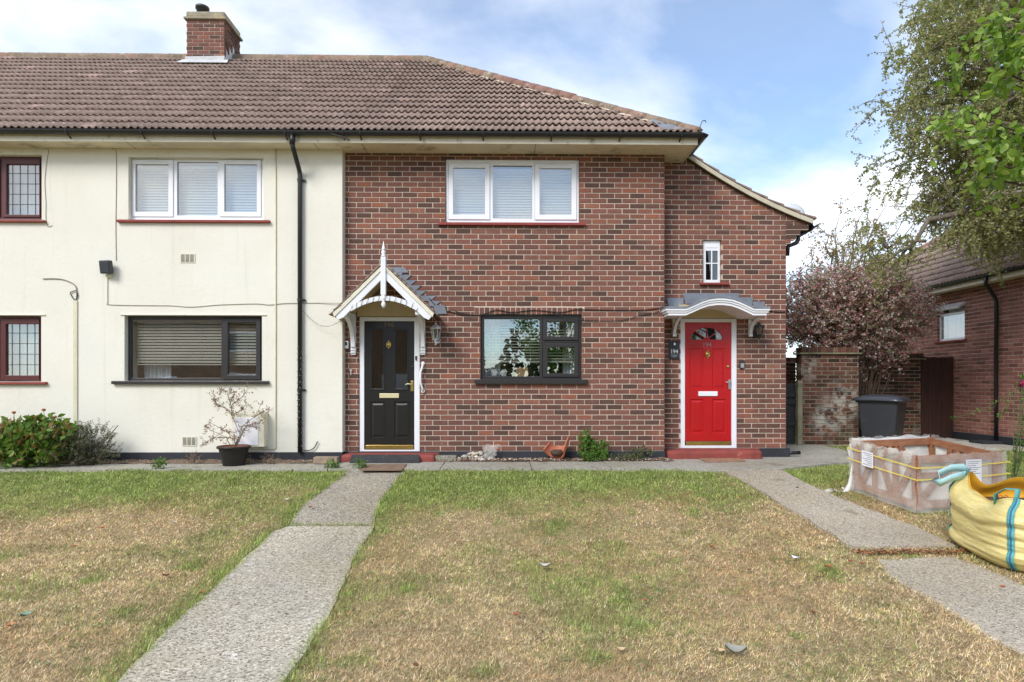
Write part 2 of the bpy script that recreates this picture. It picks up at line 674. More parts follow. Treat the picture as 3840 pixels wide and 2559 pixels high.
def tint_mat(name, rough=0.8, trans=0.25):
    m, nd, lk, bs, out = newmat(name)
    at_ = N(nd, 'ShaderNodeAttribute', attribute_name='tint')
    lk.new(at_.outputs['Color'], bs.inputs['Base Color'])
    bs.inputs['Roughness'].default_value = rough
    bs.inputs['Specular IOR Level'].default_value = 0.2
    tr = nd.new('ShaderNodeBsdfTranslucent')
    lk.new(at_.outputs['Color'], tr.inputs['Color'])
    ms = N(nd, 'ShaderNodeMixShader', i_0=trans)
    lk.new(bs.outputs[0], ms.inputs[1])
    lk.new(tr.outputs[0], ms.inputs[2])
    lk.new(ms.outputs[0], out.inputs[0])
    return m


def film_mat(name, lo=0.16, mid=0.26, hi=0.55):
    """creased clear polythene"""
    m, nd, lk, bs, out = newmat(name)
    df = N(nd, 'ShaderNodeBsdfPrincipled', i_Roughness=0.28)
    df.inputs['Base Color'].default_value = (*srgb(234, 232, 228), 1)
    tr = nd.new('ShaderNodeBsdfTransparent')
    tr.inputs['Color'].default_value = (0.95, 0.94, 0.92, 1)
    n1 = noise(nd, lk, 3.0, 4, 0.6, dist=0.6)
    r = ramp(nd, [(0.32, (lo,) * 3), (0.55, (mid,) * 3), (0.75, (hi,) * 3)])
    lk.new(n1, r.inputs[0])
    ms = nd.new('ShaderNodeMixShader')
    lk.new(r.outputs[0], ms.inputs[0])
    lk.new(tr.outputs[0], ms.inputs[1])
    lk.new(df.outputs[0], ms.inputs[2])
    b = N(nd, 'ShaderNodeBump', i_Strength=0.4, i_Distance=0.02)
    lk.new(noise(nd, lk, 9, 4, 0.6, dist=0.8), b.inputs['Height'])
    lk.new(b.outputs[0], df.inputs['Normal'])
    lk.new(ms.outputs[0], out.inputs[0])
    return m


def wood_mat(name, a, b, axis=(1, 1, 12), rough=0.75):
    m, nd, lk, bs, _ = newmat(name)
    mpn = N(nd, 'ShaderNodeMapping')
    mpn.inputs['Scale'].default_value = axis
    tcn = nd.new('ShaderNodeTexCoord')
    lk.new(tcn.outputs['Object'], mpn.inputs[0])
    f = noise(nd, lk, 3.0, 6, 0.6, mpn.outputs[0], 0.6)
    r = ramp(nd, [(0.3, a), (0.7, b)])
    lk.new(f, r.inputs[0])
    lk.new(r.outputs[0], bs.inputs['Base Color'])
    bs.inputs['Roughness'].default_value = rough
    bump(nd, lk, bs, f, 0.3, 0.004)
    return m


M['render'] = render_mat()
M['upvc'] = plain('white_upvc', srgb(232, 233, 238), 0.32, 0.04, 3.0)
M['white_paint'] = plain('white_paint', srgb(228, 229, 234), 0.5, 0.07, 5.0, 0.12, dirt=(srgb(170, 165, 150), 0.5, 11.0, 0.66))
M['cream_paint'] = plain('cream_paint', srgb(222, 217, 196), 0.6, 0.10, 4.0, 0.15, dirt=(srgb(150, 140, 112), 0.6, 7.0, 0.58))
M['beige'] = plain('beige_board', srgb(196, 178, 138), 0.7, 0.12, 3.0, 0.1)
M['soffit'] = plain('soffit_board', srgb(224, 214, 190), 0.85, 0.14, 2.0, 0.2, dirt=(srgb(120, 104, 78), 0.65, 2.6, 0.56))
M['fascia'] = plain('fascia_paint', srgb(222, 214, 194), 0.7, 0.10, 3.0, 0.15, dirt=(srgb(120, 108, 86), 0.75, 8.0, 0.57))
M['black_frame'] = plain('dark_brown_upvc', srgb(46, 43, 43), 0.4, 0.10, 4.0)
M['maroon'] = plain('maroon_frame', srgb(84, 34, 34), 0.38, 0.12, 4.0)
M['red_sill'] = plain('red_sill', srgb(142, 62, 56), 0.75, 0.2, 6.0, 0.2, dirt=(srgb(110, 70, 60), 0.6, 10.0, 0.55))
M['red_step'] = plain('red_step', srgb(140, 66, 58), 0.75, 0.26, 5.0, 0.3, dirt=(srgb(186, 132, 116), 0.7, 13.0, 0.6))
M['black_pvc'] = plain('black_pipe', srgb(34, 34, 36), 0.35, 0.15, 4.0, 0.05, dirt=(srgb(96, 92, 84), 0.35, 18.0, 0.62))
M['plinth'] = plain('bitumen_plinth', srgb(42, 45, 52), 0.7, 0.25, 5.0, 0.25, dirt=(srgb(104, 100, 96), 0.45, 12.0, 0.62))
M['glass'] = glass_mat('window_glass', 4.4)
M['glass_door'] = glass_mat('door_glass', 2.4, (0.7, 0.72, 0.72), 0.02)
M['blind'] = plain('blind_white', srgb(228, 232, 236), 0.5, 0.03, 2.0)
M['blind_cream'] = plain('blind_cream', srgb(208, 203, 190), 0.5, 0.04, 2.0)
M['curtain'] = plain('curtain_net', srgb(232, 234, 236), 0.9, 0.06, 3.0)
M['room'] = plain('room_wall', srgb(70, 60, 52), 0.9, 0.15, 1.0)
M['door_black'] = plain('door_black', srgb(28, 27, 26), 0.32, 0.12, 3.0, 0.04)
M['door_red'] = plain('door_red', srgb(178, 22, 28), 0.26, 0.09, 2.0, 0.05, dirt=(srgb(140, 26, 30), 0.5, 9.0, 0.6))
M['brass'] = plain('brass', srgb(214, 184, 112), 0.28, 0.15, 9.0, 0.0, metal=1.0)
M['brass_pale'] = plain('pale_brass', srgb(226, 214, 170), 0.35, 0.06, 9.0, metal=0.35)
M['steel'] = plain('brushed_steel', srgb(196, 198, 200), 0.35, 0.08, 9.0, metal=0.9)
M['silver'] = plain('silver_paint', srgb(206, 208, 212), 0.35, 0.12, 12.0, metal=0.4)
M['dark_metal'] = plain('dark_metal', srgb(46, 46, 44), 0.45, 0.2, 12.0)
M['lead'] = plain('lead_sheet', srgb(122, 128, 138), 0.55, 0.22, 7.0, 0.3, dirt=(srgb(184, 188, 190), 0.5, 8.0, 0.6))
M['flash'] = plain('flashing_mortar', srgb(196, 196, 196), 0.8, 0.2, 7.0, 0.4)
M['slate'] = plain('plaque_slate', srgb(44, 48, 56), 0.5, 0.15, 12.0)
M['print'] = plain('print_white', srgb(220, 224, 228), 0.6, 0.02, 12.0)
M['print_dim'] = plain('print_grey', srgb(128, 132, 138), 0.6, 0.02, 12.0)
M['gold_print'] = plain('gold_print', srgb(120, 100, 64), 0.5, 0.1, 12.0, metal=0.3)
M['rubber'] = plain('ramp_rubber', srgb(58, 58, 60), 0.85, 0.25, 9.0, 0.4, dirt=(srgb(130, 128, 124), 0.5, 14.0, 0.60))
M['mat'] = plain('coir_mat', srgb(136, 112, 92), 0.98, 0.3, 14.0, 0.8, fine=180)
M['mat_red'] = plain('coir_mat_red', srgb(158, 122, 98), 0.98, 0.25, 14.0, 0.8, fine=180)
M['walk'] = concrete_mat('walkway_concrete', srgb(184, 180, 168), srgb(138, 132, 120), srgb(208, 205, 196), 70, (srgb(118, 110, 92), 2.2, 0.58, 0.5))
M['slab'] = concrete_mat('path_concrete', srgb(193, 185, 167), srgb(116, 107, 92), srgb(236, 229, 214), 88, (srgb(228, 226, 220), 7.0, 0.645, 0.85))
M['slab_old'] = concrete_mat('old_path_concrete', srgb(174, 165, 149), srgb(104, 95, 82), srgb(216, 208, 194), 90, (srgb(216, 214, 206), 5.5, 0.70, 0.9))
M['slab_grey'] = concrete_mat('side_path_concrete', srgb(190, 179, 162), srgb(128, 117, 102), srgb(224, 214, 198), 95, (srgb(120, 104, 82), 2.4, 0.62, 0.5))
M['cblock'] = concrete_mat('block_concrete', srgb(150, 146, 132), srgb(112, 108, 94), srgb(186, 182, 170), 60)
M['stone'] = plain('pebble_stone', srgb(206, 198, 186), 0.8, 0.2, 20.0, 0.2)
M['soil'] = plain('dark_soil', srgb(84, 66, 54), 0.98, 0.5, 30.0, 1.0, fine=90)
M['litter'] = plain('border_soil', srgb(122, 102, 84), 0.98, 0.45, 24.0, 1.0, fine=120)
M['terracotta'] = plain('terracotta', srgb(184, 110, 80), 0.8, 0.22, 8.0, 0.3, dirt=(srgb(120, 84, 66), 0.6, 6.0, 0.55))
M['pot_black'] = plain('black_pot', srgb(30, 27, 25), 0.5, 0.3, 10.0, 0.1)
M['pot_rust'] = plain('pot_inside', srgb(150, 84, 58), 0.8, 0.2, 10.0, 0.1)
M['bark'] = plain('grey_bark', srgb(118, 108, 96), 0.95, 0.35, 16.0, 0.7, fine=60, dirt=(srgb(160, 154, 140), 0.6, 9.0, 0.56))
M['bark_dark'] = plain('dark_bark', srgb(82, 68, 56), 0.95, 0.35, 16.0, 0.7)
M['twig'] = plain('twig_bark', srgb(126, 112, 94), 0.9, 0.25, 16.0)
M['stem_green'] = plain('green_stem', srgb(92, 104, 62), 0.8, 0.25, 16.0)
M['bin'] = plain('bin_plastic', srgb(50, 52, 57), 0.42, 0.14, 5.0, 0.08, dirt=(srgb(92, 92, 94), 0.35, 10.0, 0.62))
M['bin_lid'] = plain('bin_lid_plastic', srgb(60, 63, 72), 0.3, 0.12, 5.0, 0.05)
M['crate'] = wood_mat('crate_wood', srgb(132, 84, 56), srgb(172, 118, 84), (3, 3, 14))
M['film'] = film_mat('polythene', 0.20, 0.27, 0.42)
M['film_bunched'] = film_mat('bunched_polythene', 0.5, 0.68, 0.9)
M['strapping'] = plain('yellow_strapping', srgb(226, 206, 92), 0.5, 0.1, 9.0)
M['paper'] = plain('paper_label', srgb(226, 226, 232), 0.8, 0.05, 9.0)
M['gate'] = wood_mat('dark_gate_boards', srgb(44, 26, 20), srgb(70, 40, 30), (10, 10, 1.2))
M['gate_black'] = plain('black_gate', srgb(30, 30, 30), 0.6, 0.2, 6.0, 0.2)
M['post'] = plain('concrete_post', srgb(140, 136, 112), 0.95, 0.25, 5.0, 0.5, dirt=(srgb(90, 100, 58), 0.7, 3.0, 0.5))
M['cable'] = plain('black_cable', srgb(40, 34, 32), 0.6, 0.1, 9.0)
M['cable_cream'] = plain('painted_cable', srgb(214, 208, 182), 0.7, 0.1, 9.0)
M['cable_dirty'] = plain('grey_cable', srgb(150, 142, 120), 0.7, 0.2, 9.0)
M['bulb'] = plain('clear_bulb', srgb(214, 210, 196), 0.2, 0.1, 9.0)
M['cardboard'] = plain('cardboard', srgb(186, 152, 112), 0.9, 0.1, 9.0)
M['china'] = plain('white_china', srgb(228, 228, 226), 0.2, 0.04, 9.0)
M['dish'] = plain('dish_grey', srgb(196, 202, 208), 0.5, 0.08, 4.0)
M['coping'] = plain('weathered_coping', srgb(156, 146, 126), 0.95, 0.3, 6.0, 0.6, dirt=(srgb(186, 168, 118), 0.6, 6.0, 0.55))
M['verge'] = plain('verge_mortar', srgb(198, 190, 168), 0.9, 0.2, 5.0, 0.4, dirt=(srgb(128, 116, 92), 0.7, 5.0, 0.54))

# ================================================================ brickwork and tiles
BL, BH, BJ = 0.2325, 0.0792, 0.0132           # brick length and course pitch, joint


def courses(x0, x1, z0, z1, holes, off=0.0, top=None, L=BL, H=BH, J=BJ, soldiers=()):
    """rectangles (or clipped polygons) of a stretcher-bond wall: list of (poly, is_full)"""
    out = []

    def cut(xa, xb, za, zb):
        rects = [(xa, xb, za, zb)]
        for h in holes:
            nr = []
            for (a, b, c, d) in rects:
                if b <= h[0] or a >= h[1] or d <= h[2] or c >= h[3]:
                    nr.append((a, b, c, d))
                    continue
                if a < h[0]:
                    nr.append((a, h[0], c, d))
                if b > h[1]:
                    nr.append((h[1], b, c, d))
                a2, b2 = max(a, h[0]), min(b, h[1])
                if c < h[2]:
                    nr.append((a2, b2, c, h[2]))
                if d > h[3]:
                    nr.append((a2, b2, h[3], d))
            rects = nr
        return [r for r in rects if r[1] - r[0] > 0.018 and r[3] - r[2] > 0.014]
    for s in soldiers:
        n = max(1, round((s[1] - s[0]) / (BH)))
        w = (s[1] - s[0]) / n
        for k in range(n):
            out.append(([(s[0] + k * w + J / 2, s[2] + J / 2), (s[0] + (k + 1) * w - J / 2, s[2] + J / 2),
                         (s[0] + (k + 1) * w - J / 2, s[3] - J / 2), (s[0] + k * w + J / 2, s[3] - J / 2)], False))
    holes = list(holes) + [tuple(s) for s in soldiers]
    n = int(math.ceil((z1 - z0) / H))
    for i in range(n):
        za, zb = z0 + i * H + J / 2, min(z0 + (i + 1) * H - J / 2, z1)
        if zb - za < 0.014:
            continue
        x = x0 - L + (L / 2 if i % 2 else 0) + off
        while x < x1:
            jit = random.uniform(-0.002, 0.002)
            xa, xb = max(x + J / 2 + jit, x0), min(x + L - J / 2 + jit, x1)
            x += L
            if xb - xa < 0.018:
                continue
            for r in cut(xa, xb, za, zb):
                full = abs((r[1] - r[0]) - (L - J)) < 0.004 and abs((r[3] - r[2]) - (H - J)) < 1e-4
                if top is not None:
                    ta, tb = top(r[0]), top(r[1])
                    if ta < r[2] + 0.012:
                        continue
                    if tb < r[3] or ta < r[3]:
                        full = False
                        if tb < r[2]:
                            t = (r[2] + 0.002 - ta) / (tb - ta)
                            rb = r[0] + t * (r[1] - r[0])
                            p = [(r[0], r[2]), (rb, r[2])]
                            if ta > r[3]:
                                t2 = (r[3] - ta) / (tb - ta)
                                p += [(r[0] + t2 * (r[1] - r[0]), r[3])]
                            p += [(r[0], min(ta, r[3]))]
                        elif ta > r[3]:
                            t2 = (r[3] - ta) / (tb - ta)
                            p = [(r[0], r[2]), (r[1], r[2]), (r[1], tb), (r[0] + t2 * (r[1] - r[0]), r[3]), (r[0], r[3])]
                        else:
                            p = [(r[0], r[2]), (r[1], r[2]), (r[1], min(tb, r[3])), (r[0], min(ta, r[3]))]
                        out.append((p, False))
                        continue
                out.append(([(r[0], r[2]), (r[1], r[2]), (r[1], r[3]), (r[0], r[3])], full))
    return out


_bm_cache = {}


def brick_mesh(mat, depth, L=BL, H=BH, J=BJ, kind=0):
    key = (mat.name, depth, L, H, kind)
    if key not in _bm_cache:
        mb = MB()
        a, b = (L - J) / 2, (H - J) / 2
        i = 0.003
        rnd = random.Random(kind * 31 + 5)
        jit = lambda: rnd.uniform(-0.0016, 0.0016)
        F = [(-a + i + jit(), 0, -b + i + jit()), (a - i + jit(), 0, -b + i + jit()), (a - i + jit(), 0, b - i + jit()), (-a + i + jit(), 0, b - i + jit())]
        Mi = [(-a, i, -b), (a, i, -b), (a, i, b), (-a, i, b)]
        Bk = [(-a, depth, -b), (a, depth, -b), (a, depth, b), (-a, depth, b)]
        for P in (F, Mi, Bk):
            for p in P:
                mb.v(p)
        mb.F.append([0, 1, 2, 3])
        for r in (0, 4):
            for k in range(4):
                k2 = (k + 1) % 4
                mb.F.append([r + k2, r + k, r + 4 + k, r + 4 + k2])
        _bm_cache[key] = mb.mesh('brick', mat)
    return _bm_cache[key]


def lay_bricks(parent, pieces, T, rot, mat, mat_mass, depth=0.06, limit=300, L=BL, H=BH, J=BJ, name='brick'):
    """T(u, d, w) -> world point; the pieces nearest the camera become objects, the others one mass"""
    full = [p for p, f in pieces if f]
    full.sort(key=lambda p: (T((p[0][0] + p[1][0]) / 2, 0, (p[0][1] + p[2][1]) / 2) - CAMP).length)
    keep, rest = full[:limit], full[limit:]
    for p in keep:
        c = T((p[0][0] + p[1][0]) / 2, random.uniform(-0.002, 0.0015), (p[0][1] + p[2][1]) / 2)
        o = link(name, brick_mesh(mat, depth, L, H, J, random.randrange(4)), parent, c)
        o.rotation_euler = (random.uniform(-0.006, 0.006), random.uniform(-0.004, 0.004), rot + random.uniform(-0.005, 0.005))
    others = rest + [p for p, f in pieces if not f]
    if others:
        mb = MB()
        for p in others:
            dd = random.uniform(-0.0018, 0.0015)
            cx = sum(q[0] for q in p) / len(p)
            cz = sum(q[1] for q in p) / len(p)
            sh = lambda q, i: (q[0] - math.copysign(min(i, abs(q[0] - cx) * 0.5), q[0] - cx), q[1] - math.copysign(min(i, abs(q[1] - cz) * 0.5), q[1] - cz))
            A = [mb.v(T(*(lambda s: (s[0], dd, s[1]))(sh(q, 0.003)))) for q in p]
            B = [mb.v(T(q[0], dd + 0.003, q[1])) for q in p]
            C = [mb.v(T(q[0], dd + depth, q[1])) for q in p]
            mb.F.append(A)
            n = len(p)
            for P, Q in ((A, B), (B, C)):
                for k in range(n):
                    k2 = (k + 1) % n
                    mb.F.append([P[k2], P[k], Q[k], Q[k2]])
        stuff(mb.build('brickwork', mat_mass, parent))


def shrink(h, e=0.006):
    return (h[0] - e, h[1] + e, h[2] - e, h[3] + e)


def pxrect(x0, y0, x1, y1, Y):
    """photograph rectangle -> (xa, xb, za, zb) on the plane y = Y"""
    xm, ym = (x0 + x1) / 2, (y0 + y1) / 2
    return (at(x0, ym, Y).x, at(x1, ym, Y).x, at(xm, y1, Y).z, at(xm, y0, Y).z)


# ================================================================ the house
YM, YC, YW = 0.0, -0.13, 0.35                 # brick front, rendered front, set-back side wing
XL, XC, XR, XWR = -13.2, wx(1284, YC), wx(2492, YM), wx(2948, YW)
ZS = 4.72                                     # soffit
HOUSE = thing('terraced_house', 'terrace end house, cream rendered left, red brick right, under one hipped tile roof', 'house', (-2.5, 4, 0))

W = {}
W['maroon_up'] = pxrect(-300, 580, 156, 824, YC)
W['maroon_low'] = pxrect(-300, 1184, 154, 1432, YC)
W['white_l'] = pxrect(482, 590, 987, 826, YC)
W['black_l'] = pxrect(467, 1184, 982, 1429, YC)
W['white_r'] = pxrect(1671, 597, 2172, 837, YM)
W['black_r'] = pxrect(1802, 1180, 2181, 1423, YM)
W['small'] = pxrect(2637, 901, 2705, 1061, YW)
W['door_b'] = pxrect(1346, 1188, 1574, 1699, YM)
W['door_r'] = pxrect(2552, 1194, 2765, 1682, YW)

# rendered wall
cream_holes = [W['maroon_up'], W['maroon_low'], W['white_l'], W['black_l']]
mb = MB().plate(XL, XC, 0.165, ZS, cream_holes, YC, 0.22)
mb.build('rendered_wall', M['render'], HOUSE, bevel=0.008)
mb = MB().box(XL, XC + 0.004, YC - 0.012, 0.2, -0.08, 0.168)
mb.build('plinth', M['plinth'], HOUSE, bevel=0.006)
# bell drips over the ground floor windows
for w in ('black_l', 'maroon_low'):
    a = W[w]
    mb = MB().box(a[0] - 0.06, a[1] + 0.07, YC - 0.018, YC + 0.03, a[3] + 0.002, a[3] + 0.020)
    mb.build('drip_mould', M['render'], HOUSE, bevel=0.004)

# brick front
Zb = 0.166
bh = [W['white_r'], W['black_r'], W['door_b']]
sol = []
a = W['black_r']
sol.append((a[0] - 0.10, a[1] + 0.02, a[3] + 0.002, a[3] + 0.112))
mb = MB().plate(XC - 0.02, XR - 0.006, Zb - 0.01, ZS, [shrink(h) for h in bh], YM + 0.007, 0.24)
wall = mb.build('brick_wall', M['mortar'], HOUSE)
T0 = lambda u, d, w: Vector((u, YM + d, w))
pcs = courses(XC + 0.012, XR, Zb, ZS - 0.002, bh, 0.05, soldiers=sol)
lay_bricks(wall, pcs, T0, 0.0, M['brick'], M['brick_mass'])
mb = MB().box(XC + 0.006, XR + 0.012, YM - 0.016, 0.2, -0.08, Zb - 0.002)
mb.build('plinth', M['plinth'], HOUSE, bevel=0.006)
# return of the brick front down to the wing (a narrow strip of whole bricks)
T1 = lambda u, d, w: Vector((XR - d, u, w))
mb = MB().box(XR - 0.03, XR - 0.008, YM + 0.02, YW + 0.02, Zb, ZS)
rw = mb.build('corner_return', M['mortar'], HOUSE)
lay_bricks(rw, courses(YM + 0.065, YW, Zb, ZS - 0.01, [], 0.1), T1, R(90), M['brick'], M['brick_mass'], 0.02, 0)

# wing
pA, pB = at(2560, 583, YW), at(3036, 838, YW)
vs_ = (pB.z - pA.z) / (pB.x - pA.x)
# the verge sags slightly: steeper at the top than at the eave
sagm = at(2790, 727, YW)


def vline(x):
    t = (x - pA.x) / (pB.x - pA.x)
    base = pA.z + (pB.z - pA.z) * t
    tm = (sagm.x - pA.x) / (pB.x - pA.x)
    sag = (sagm.z - (pA.z + (pB.z - pA.z) * tm)) / (4 * tm * (1 - tm))
    return base + sag * 4 * t * (1 - t) if x > pA.x else base


Zw = 0.172
whole = [W['small'], W['door_r']]
ztopw = vline(XR + 0.05) - 0.03
# backing sheet of mortar with the sloping top
mb = MB()
xs = sorted({XR - 0.02, XWR - 0.006} | {h[i] + (-0.006 if i == 0 else 0.006) for h in whole for i in (0, 1)} | {XR + 0.1 + 0.22 * k for k in range(8)})
xs = [x for x in xs if x <= XWR - 0.005]
for i in range(len(xs) - 1):
    a, b = xs[i], xs[i + 1]
    zcut = sorted([(h[2] - 0.006, h[3] + 0.006) for h in whole if h[0] - 0.007 < (a + b) / 2 < h[1] + 0.007])
    z = Zw - 0.01
    for (c, d) in zcut + [(None, None)]:
        ta, tb = (vline(a) - 0.02, vline(b) - 0.02) if c is None else (c, c)
        if ta > z:
            mb.prism([(a, z), (b, z), (b, tb), (a, ta)], YW + 0.007, YW + 0.22)
        z = d
wing = mb.build('wing_wall', M['mortar'], HOUSE)
TW = lambda u, d, w: Vector((u, YW + d, w))
pcs = courses(XR + 0.001, XWR, Zw, 6.0, whole, 0.09, top=lambda x: vline(x) - 0.012)
# corbelled kneeler under the eave
zk = wz(2960, 912, YW)
nk = [(2966, 912, 897), (2986, 897, 881), (3002, 879, 862), (3034, 860, 846)]
kx = []
for (px, y0, y1) in nk:
    xa, xb = XWR + 0.004, wx(px, YW)
    kx.append(([(xa, wz(px, y0, YW) + 0.004), (xb, wz(px, y0, YW) + 0.004), (xb, min(wz(px, y1, YW), vline(xb) - 0.015)), (xa, min(wz(px, y1, YW), vline(xa) - 0.015))], False))
kx = [k for k in kx if k[0][2][1] - k[0][1][1] > 0.01]
kx += courses(XWR + 0.004, wx(3034, YW), wz(3034, 846, YW), 6.0, [], 0.12, top=lambda x: vline(x) - 0.014)
kb = MB()
for (p_, f_) in kx:
    kb.box(p_[0][0] - 0.02, max(q_[0] for q_ in p_) - 0.008, YW + 0.007 + 0.0003 * len(kb.V) / 8, YW + 0.1, p_[0][1] - 0.012, p_[-1][1] - 0.004)
kb.build('kneeler', M['mortar'], wing)
lay_bricks(wing, pcs + kx, TW, 0.0, M['brick'], M['brick_mass'])
mb = MB().box(XR + 0.013, XWR + 0.05, YW - 0.03, YW + 0.2, -0.08, Zw - 0.002)
mb.build('plinth', M['plinth'], HOUSE, bevel=0.006)
mb = MB().tube([at(2950, 1699, YW - 0.0) + Vector((0.0, 0.02, 0)), at(3002, 1699, YW) + Vector((0, 0.02, 0))], 0.03, 10)
mb.build('drain_pipe', M['black_pvc'], HOUSE, smooth=True)
# side, back and party walls, floors: closes the rooms
mb = MB()
mb.box(XWR - 0.22, XWR, YW + 0.02, 8.1, -0.05, 3.55)
mb.box(XR - 0.25, XR - 0.01, YW + 0.2, 8.2, 3.3, ZS)
mb.build('side_wall', M['brick_mass'], HOUSE)
MB().box(XL, XWR - 0.3, 8.1, 8.3, -0.05, ZS).build('back_wall', M['brick_mass'], HOUSE)
MB().box(XL - 0.2, XL, -0.1, 8.2, -0.05, ZS).build('party_wall', M['render'], HOUSE)
mb = MB()
mb.box(XL, XR - 0.3, 0.26, 8.0, 2.52, 2.62)
mb.box(XL, XR - 0.3, 0.26, 8.0, 0.1, 0.16)
mb.box(XL, XR - 0.3, 3.0, 3.1, 0.1, ZS)
mb.box(wx(1240, YM), wx(1260, YM), 0.26, 3.0, 0.1, ZS)
mb.box(XR + 0.1, XWR - 0.3, 1.6, 1.7, 0.1, 3.4)
mb.box(XR - 0.1, XR - 0.05, 0.6, 8.0, 0.1, ZS)
mb.build('room_wall', M['room'], HOUSE)

# ---------------------------------------------------------------- soffit, fascia, gutters
YF = -0.43                                    # fascia face
XF = XR + 0.36                                # fascia on the hip side
mb = MB().box(XL - 0.2, XF, YF + 0.02, 0.3, ZS, ZS + 0.02)
mb.box(XR - 0.1, XF, 0.301, 8.5, ZS, ZS + 0.02)
mb.build('soffit', M['soffit'], HOUSE)
for px in (500, 1190, 1366, 2005):
    x = wx(px, -0.2)
    MB().box(x, x + 0.006, YF + 0.02, 0.0, ZS - 0.0025, ZS - 0.0005).build('soffit_joint', M['bark_dark'], HOUSE)
mb = MB().box(XL - 0.2, XF + 0.002, YF, YF + 0.02, ZS - 0.012, ZS + 0.125)
mb.build('fascia_board', M['fascia'], HOUSE, bevel=0.004)
MB().box(XF, XF + 0.02, YF + 0.002, 8.5, ZS - 0.012, ZS + 0.125).build('fascia_board', M['fascia'], HOUSE, bevel=0.004)


def gutter(name, path, parent, r=0.057):
    """half-round channel along a horizontal path"""
    mb = MB()
    rings = []
    for i, p in enumerate(path):
        p = Vector(p)
        t = (Vector(path[min(i + 1, len(path) - 1)]) - Vector(path[max(i - 1, 0)])).normalized()
        n = Vector((0, 0, 1)).cross(t).normalized()
        if 0 < i < len(path) - 1:
            t1 = (Vector(path[i]) - Vector(path[i - 1])).normalized()
            n = n / max(0.5, n.dot(Vector((0, 0, 1)).cross(t1)))
        ring = []
        for rr, rev in ((r, 0), (r - 0.006, 1)):
            ks = range(9) if not rev else range(8, -1, -1)
            for k in ks:
                an = math.pi + math.pi * k / 8
                ring.append(mb.v(p + n * (rr * math.cos(an)) + Vector((0, 0, rr * math.sin(an)))))
        rings.append(ring)
    for A, B in zip(rings, rings[1:]):
        n = len(A)
        for k in range(n):
            mb.F.append([A[k], A[(k + 1) % n], B[(k + 1) % n], B[k]])
    mb.F.append(rings[0][::-1])
    mb.F.append(rings[-1])
    return mb.build(name, M['black_pvc'], parent, fix=True)


gY, gX, gZ = YF - 0.062, XF + 0.086, ZS + 0.125
gut = gutter('gutter', [(XL - 0.2, gY, gZ), (gX - 0.02, gY, gZ), (gX, gY + 0.02, gZ), (gX, 8.4, gZ)], HOUSE)
for px in (255, 535, 800, 1072, 1288, 1352, 1575, 1812, 2068, 2325, 2552):
    x = wx(px, gY)
    mb = MB().tube([(x, YF + 0.0, gZ + 0.01), (x, gY - 0.063, gZ + 0.005), (x, gY - 0.05, gZ - 0.045), (x, gY, gZ - 0.066), (x, YF, gZ - 0.095)], 0.011, 6)
    mb.build('bracket', M['black_pvc'], gut)
# hooked overflow wire at the corner
mb = MB().tube([(gX - 0.05, gY + 0.03, gZ + 0.05), (gX - 0.04, gY + 0.03, gZ + 0.13), (gX - 0.01, gY + 0.03, gZ + 0.2), (gX + 0.03, gY + 0.03, gZ + 0.21), (gX + 0.045, gY + 0.03, gZ + 0.18)], 0.007, 6)
mb.build('wire_hook', M['dark_metal'], gut)

# downpipe on the rendered wall: outlet, swan neck, pipe, shoe, gully block
xp = wx(1124, YC - 0.06)
xo = wx(1096, gY)
yp = YC - 0.05
mb = MB().tube([(xo, gY, gZ - 0.04), (xo, gY, gZ - 0.19)], 0.040, 10)
mb.tube([(xo, gY, gZ - 0.16), (xo + 0.005, gY + 0.01, gZ - 0.22), (xp - 0.004, yp - 0.01, gZ - 0.47), (xp, yp, gZ - 0.53), (xp, yp, 0.17)], 0.034, 12)
dp = mb.build('downpipe', M['black_pvc'], HOUSE, smooth=True)
for z in (gZ - 0.60, 2.45, 1.1):
    mb = MB().tube([(xp, yp, z - 0.02), (xp, yp, z + 0.02)], 0.041, 12)
    mb.box(xp - 0.02, xp + 0.075, yp + 0.02, YC - 0.001, z - 0.014, z + 0.014)
    mb.build('pipe_clip', M['black_pvc'], dp)
a, b = onground(1057, 1737), onground(1172, 1735)
mb = MB()
for (x0, x1, y0, y1) in ((a.x, b.x, a.y, a.y + 0.07), (a.x, a.x + 0.07, a.y + 0.07, YC - 0.02), (b.x - 0.07, b.x, a.y + 0.07, YC - 0.02)):
    mb.box(x0, x1, y0, y1, -0.05, 0.072)
mb.build('gully_surround', M['plinth'], HOUSE, bevel=0.012)

# ---------------------------------------------------------------- roof
PIT = R(36.6)
cp, sp = math.cos(PIT), math.sin(PIT)
EY, EZ = YF - 0.035, ZS + 0.135               # eave line of the tile tails
YR = 4.1                                      # ridge line
ZR = EZ + (YR - EY) * math.tan(PIT)
SL = (YR - EY) / cp
EX = XF + 0.035                               # eave line on the hip side
XRE = EX - (YR - EY)                          # ridge end
mb = MB()
lift = -0.03
mb.poly([(XL - 0.2, EY + 0.05, EZ + lift + 0.02), (EX - 0.05, EY + 0.05, EZ + lift + 0.02), (XRE, YR, ZR + lift), (XL - 0.2, YR, ZR + lift)])
mb.poly([(EX - 0.05, EY + 0.05, EZ + lift + 0.02), (EX - 0.05, 2 * YR - EY, EZ + lift), (XRE, YR, ZR + lift)])
mb.poly([(XL - 0.2, YR, ZR + lift), (XRE, YR, ZR + lift), (EX - 0.05, 2 * YR - EY, EZ + lift), (XL - 0.2, 2 * YR - EY, EZ + lift)])
roof = mb.build('roof', M['bark_dark'], HOUSE)

GA, TWD = SL / 16.0, 0.20


def tile_profile(tw=TWD, n=12):
    pts = []
    for k in range(n + 1):
        u = tw * k / n
        c = math.cos(2 * math.pi * (u / (tw / 2)))
        pts.append((u - tw / 2, 0.012 + 0.022 * max(-0.35, -c)))
    return pts


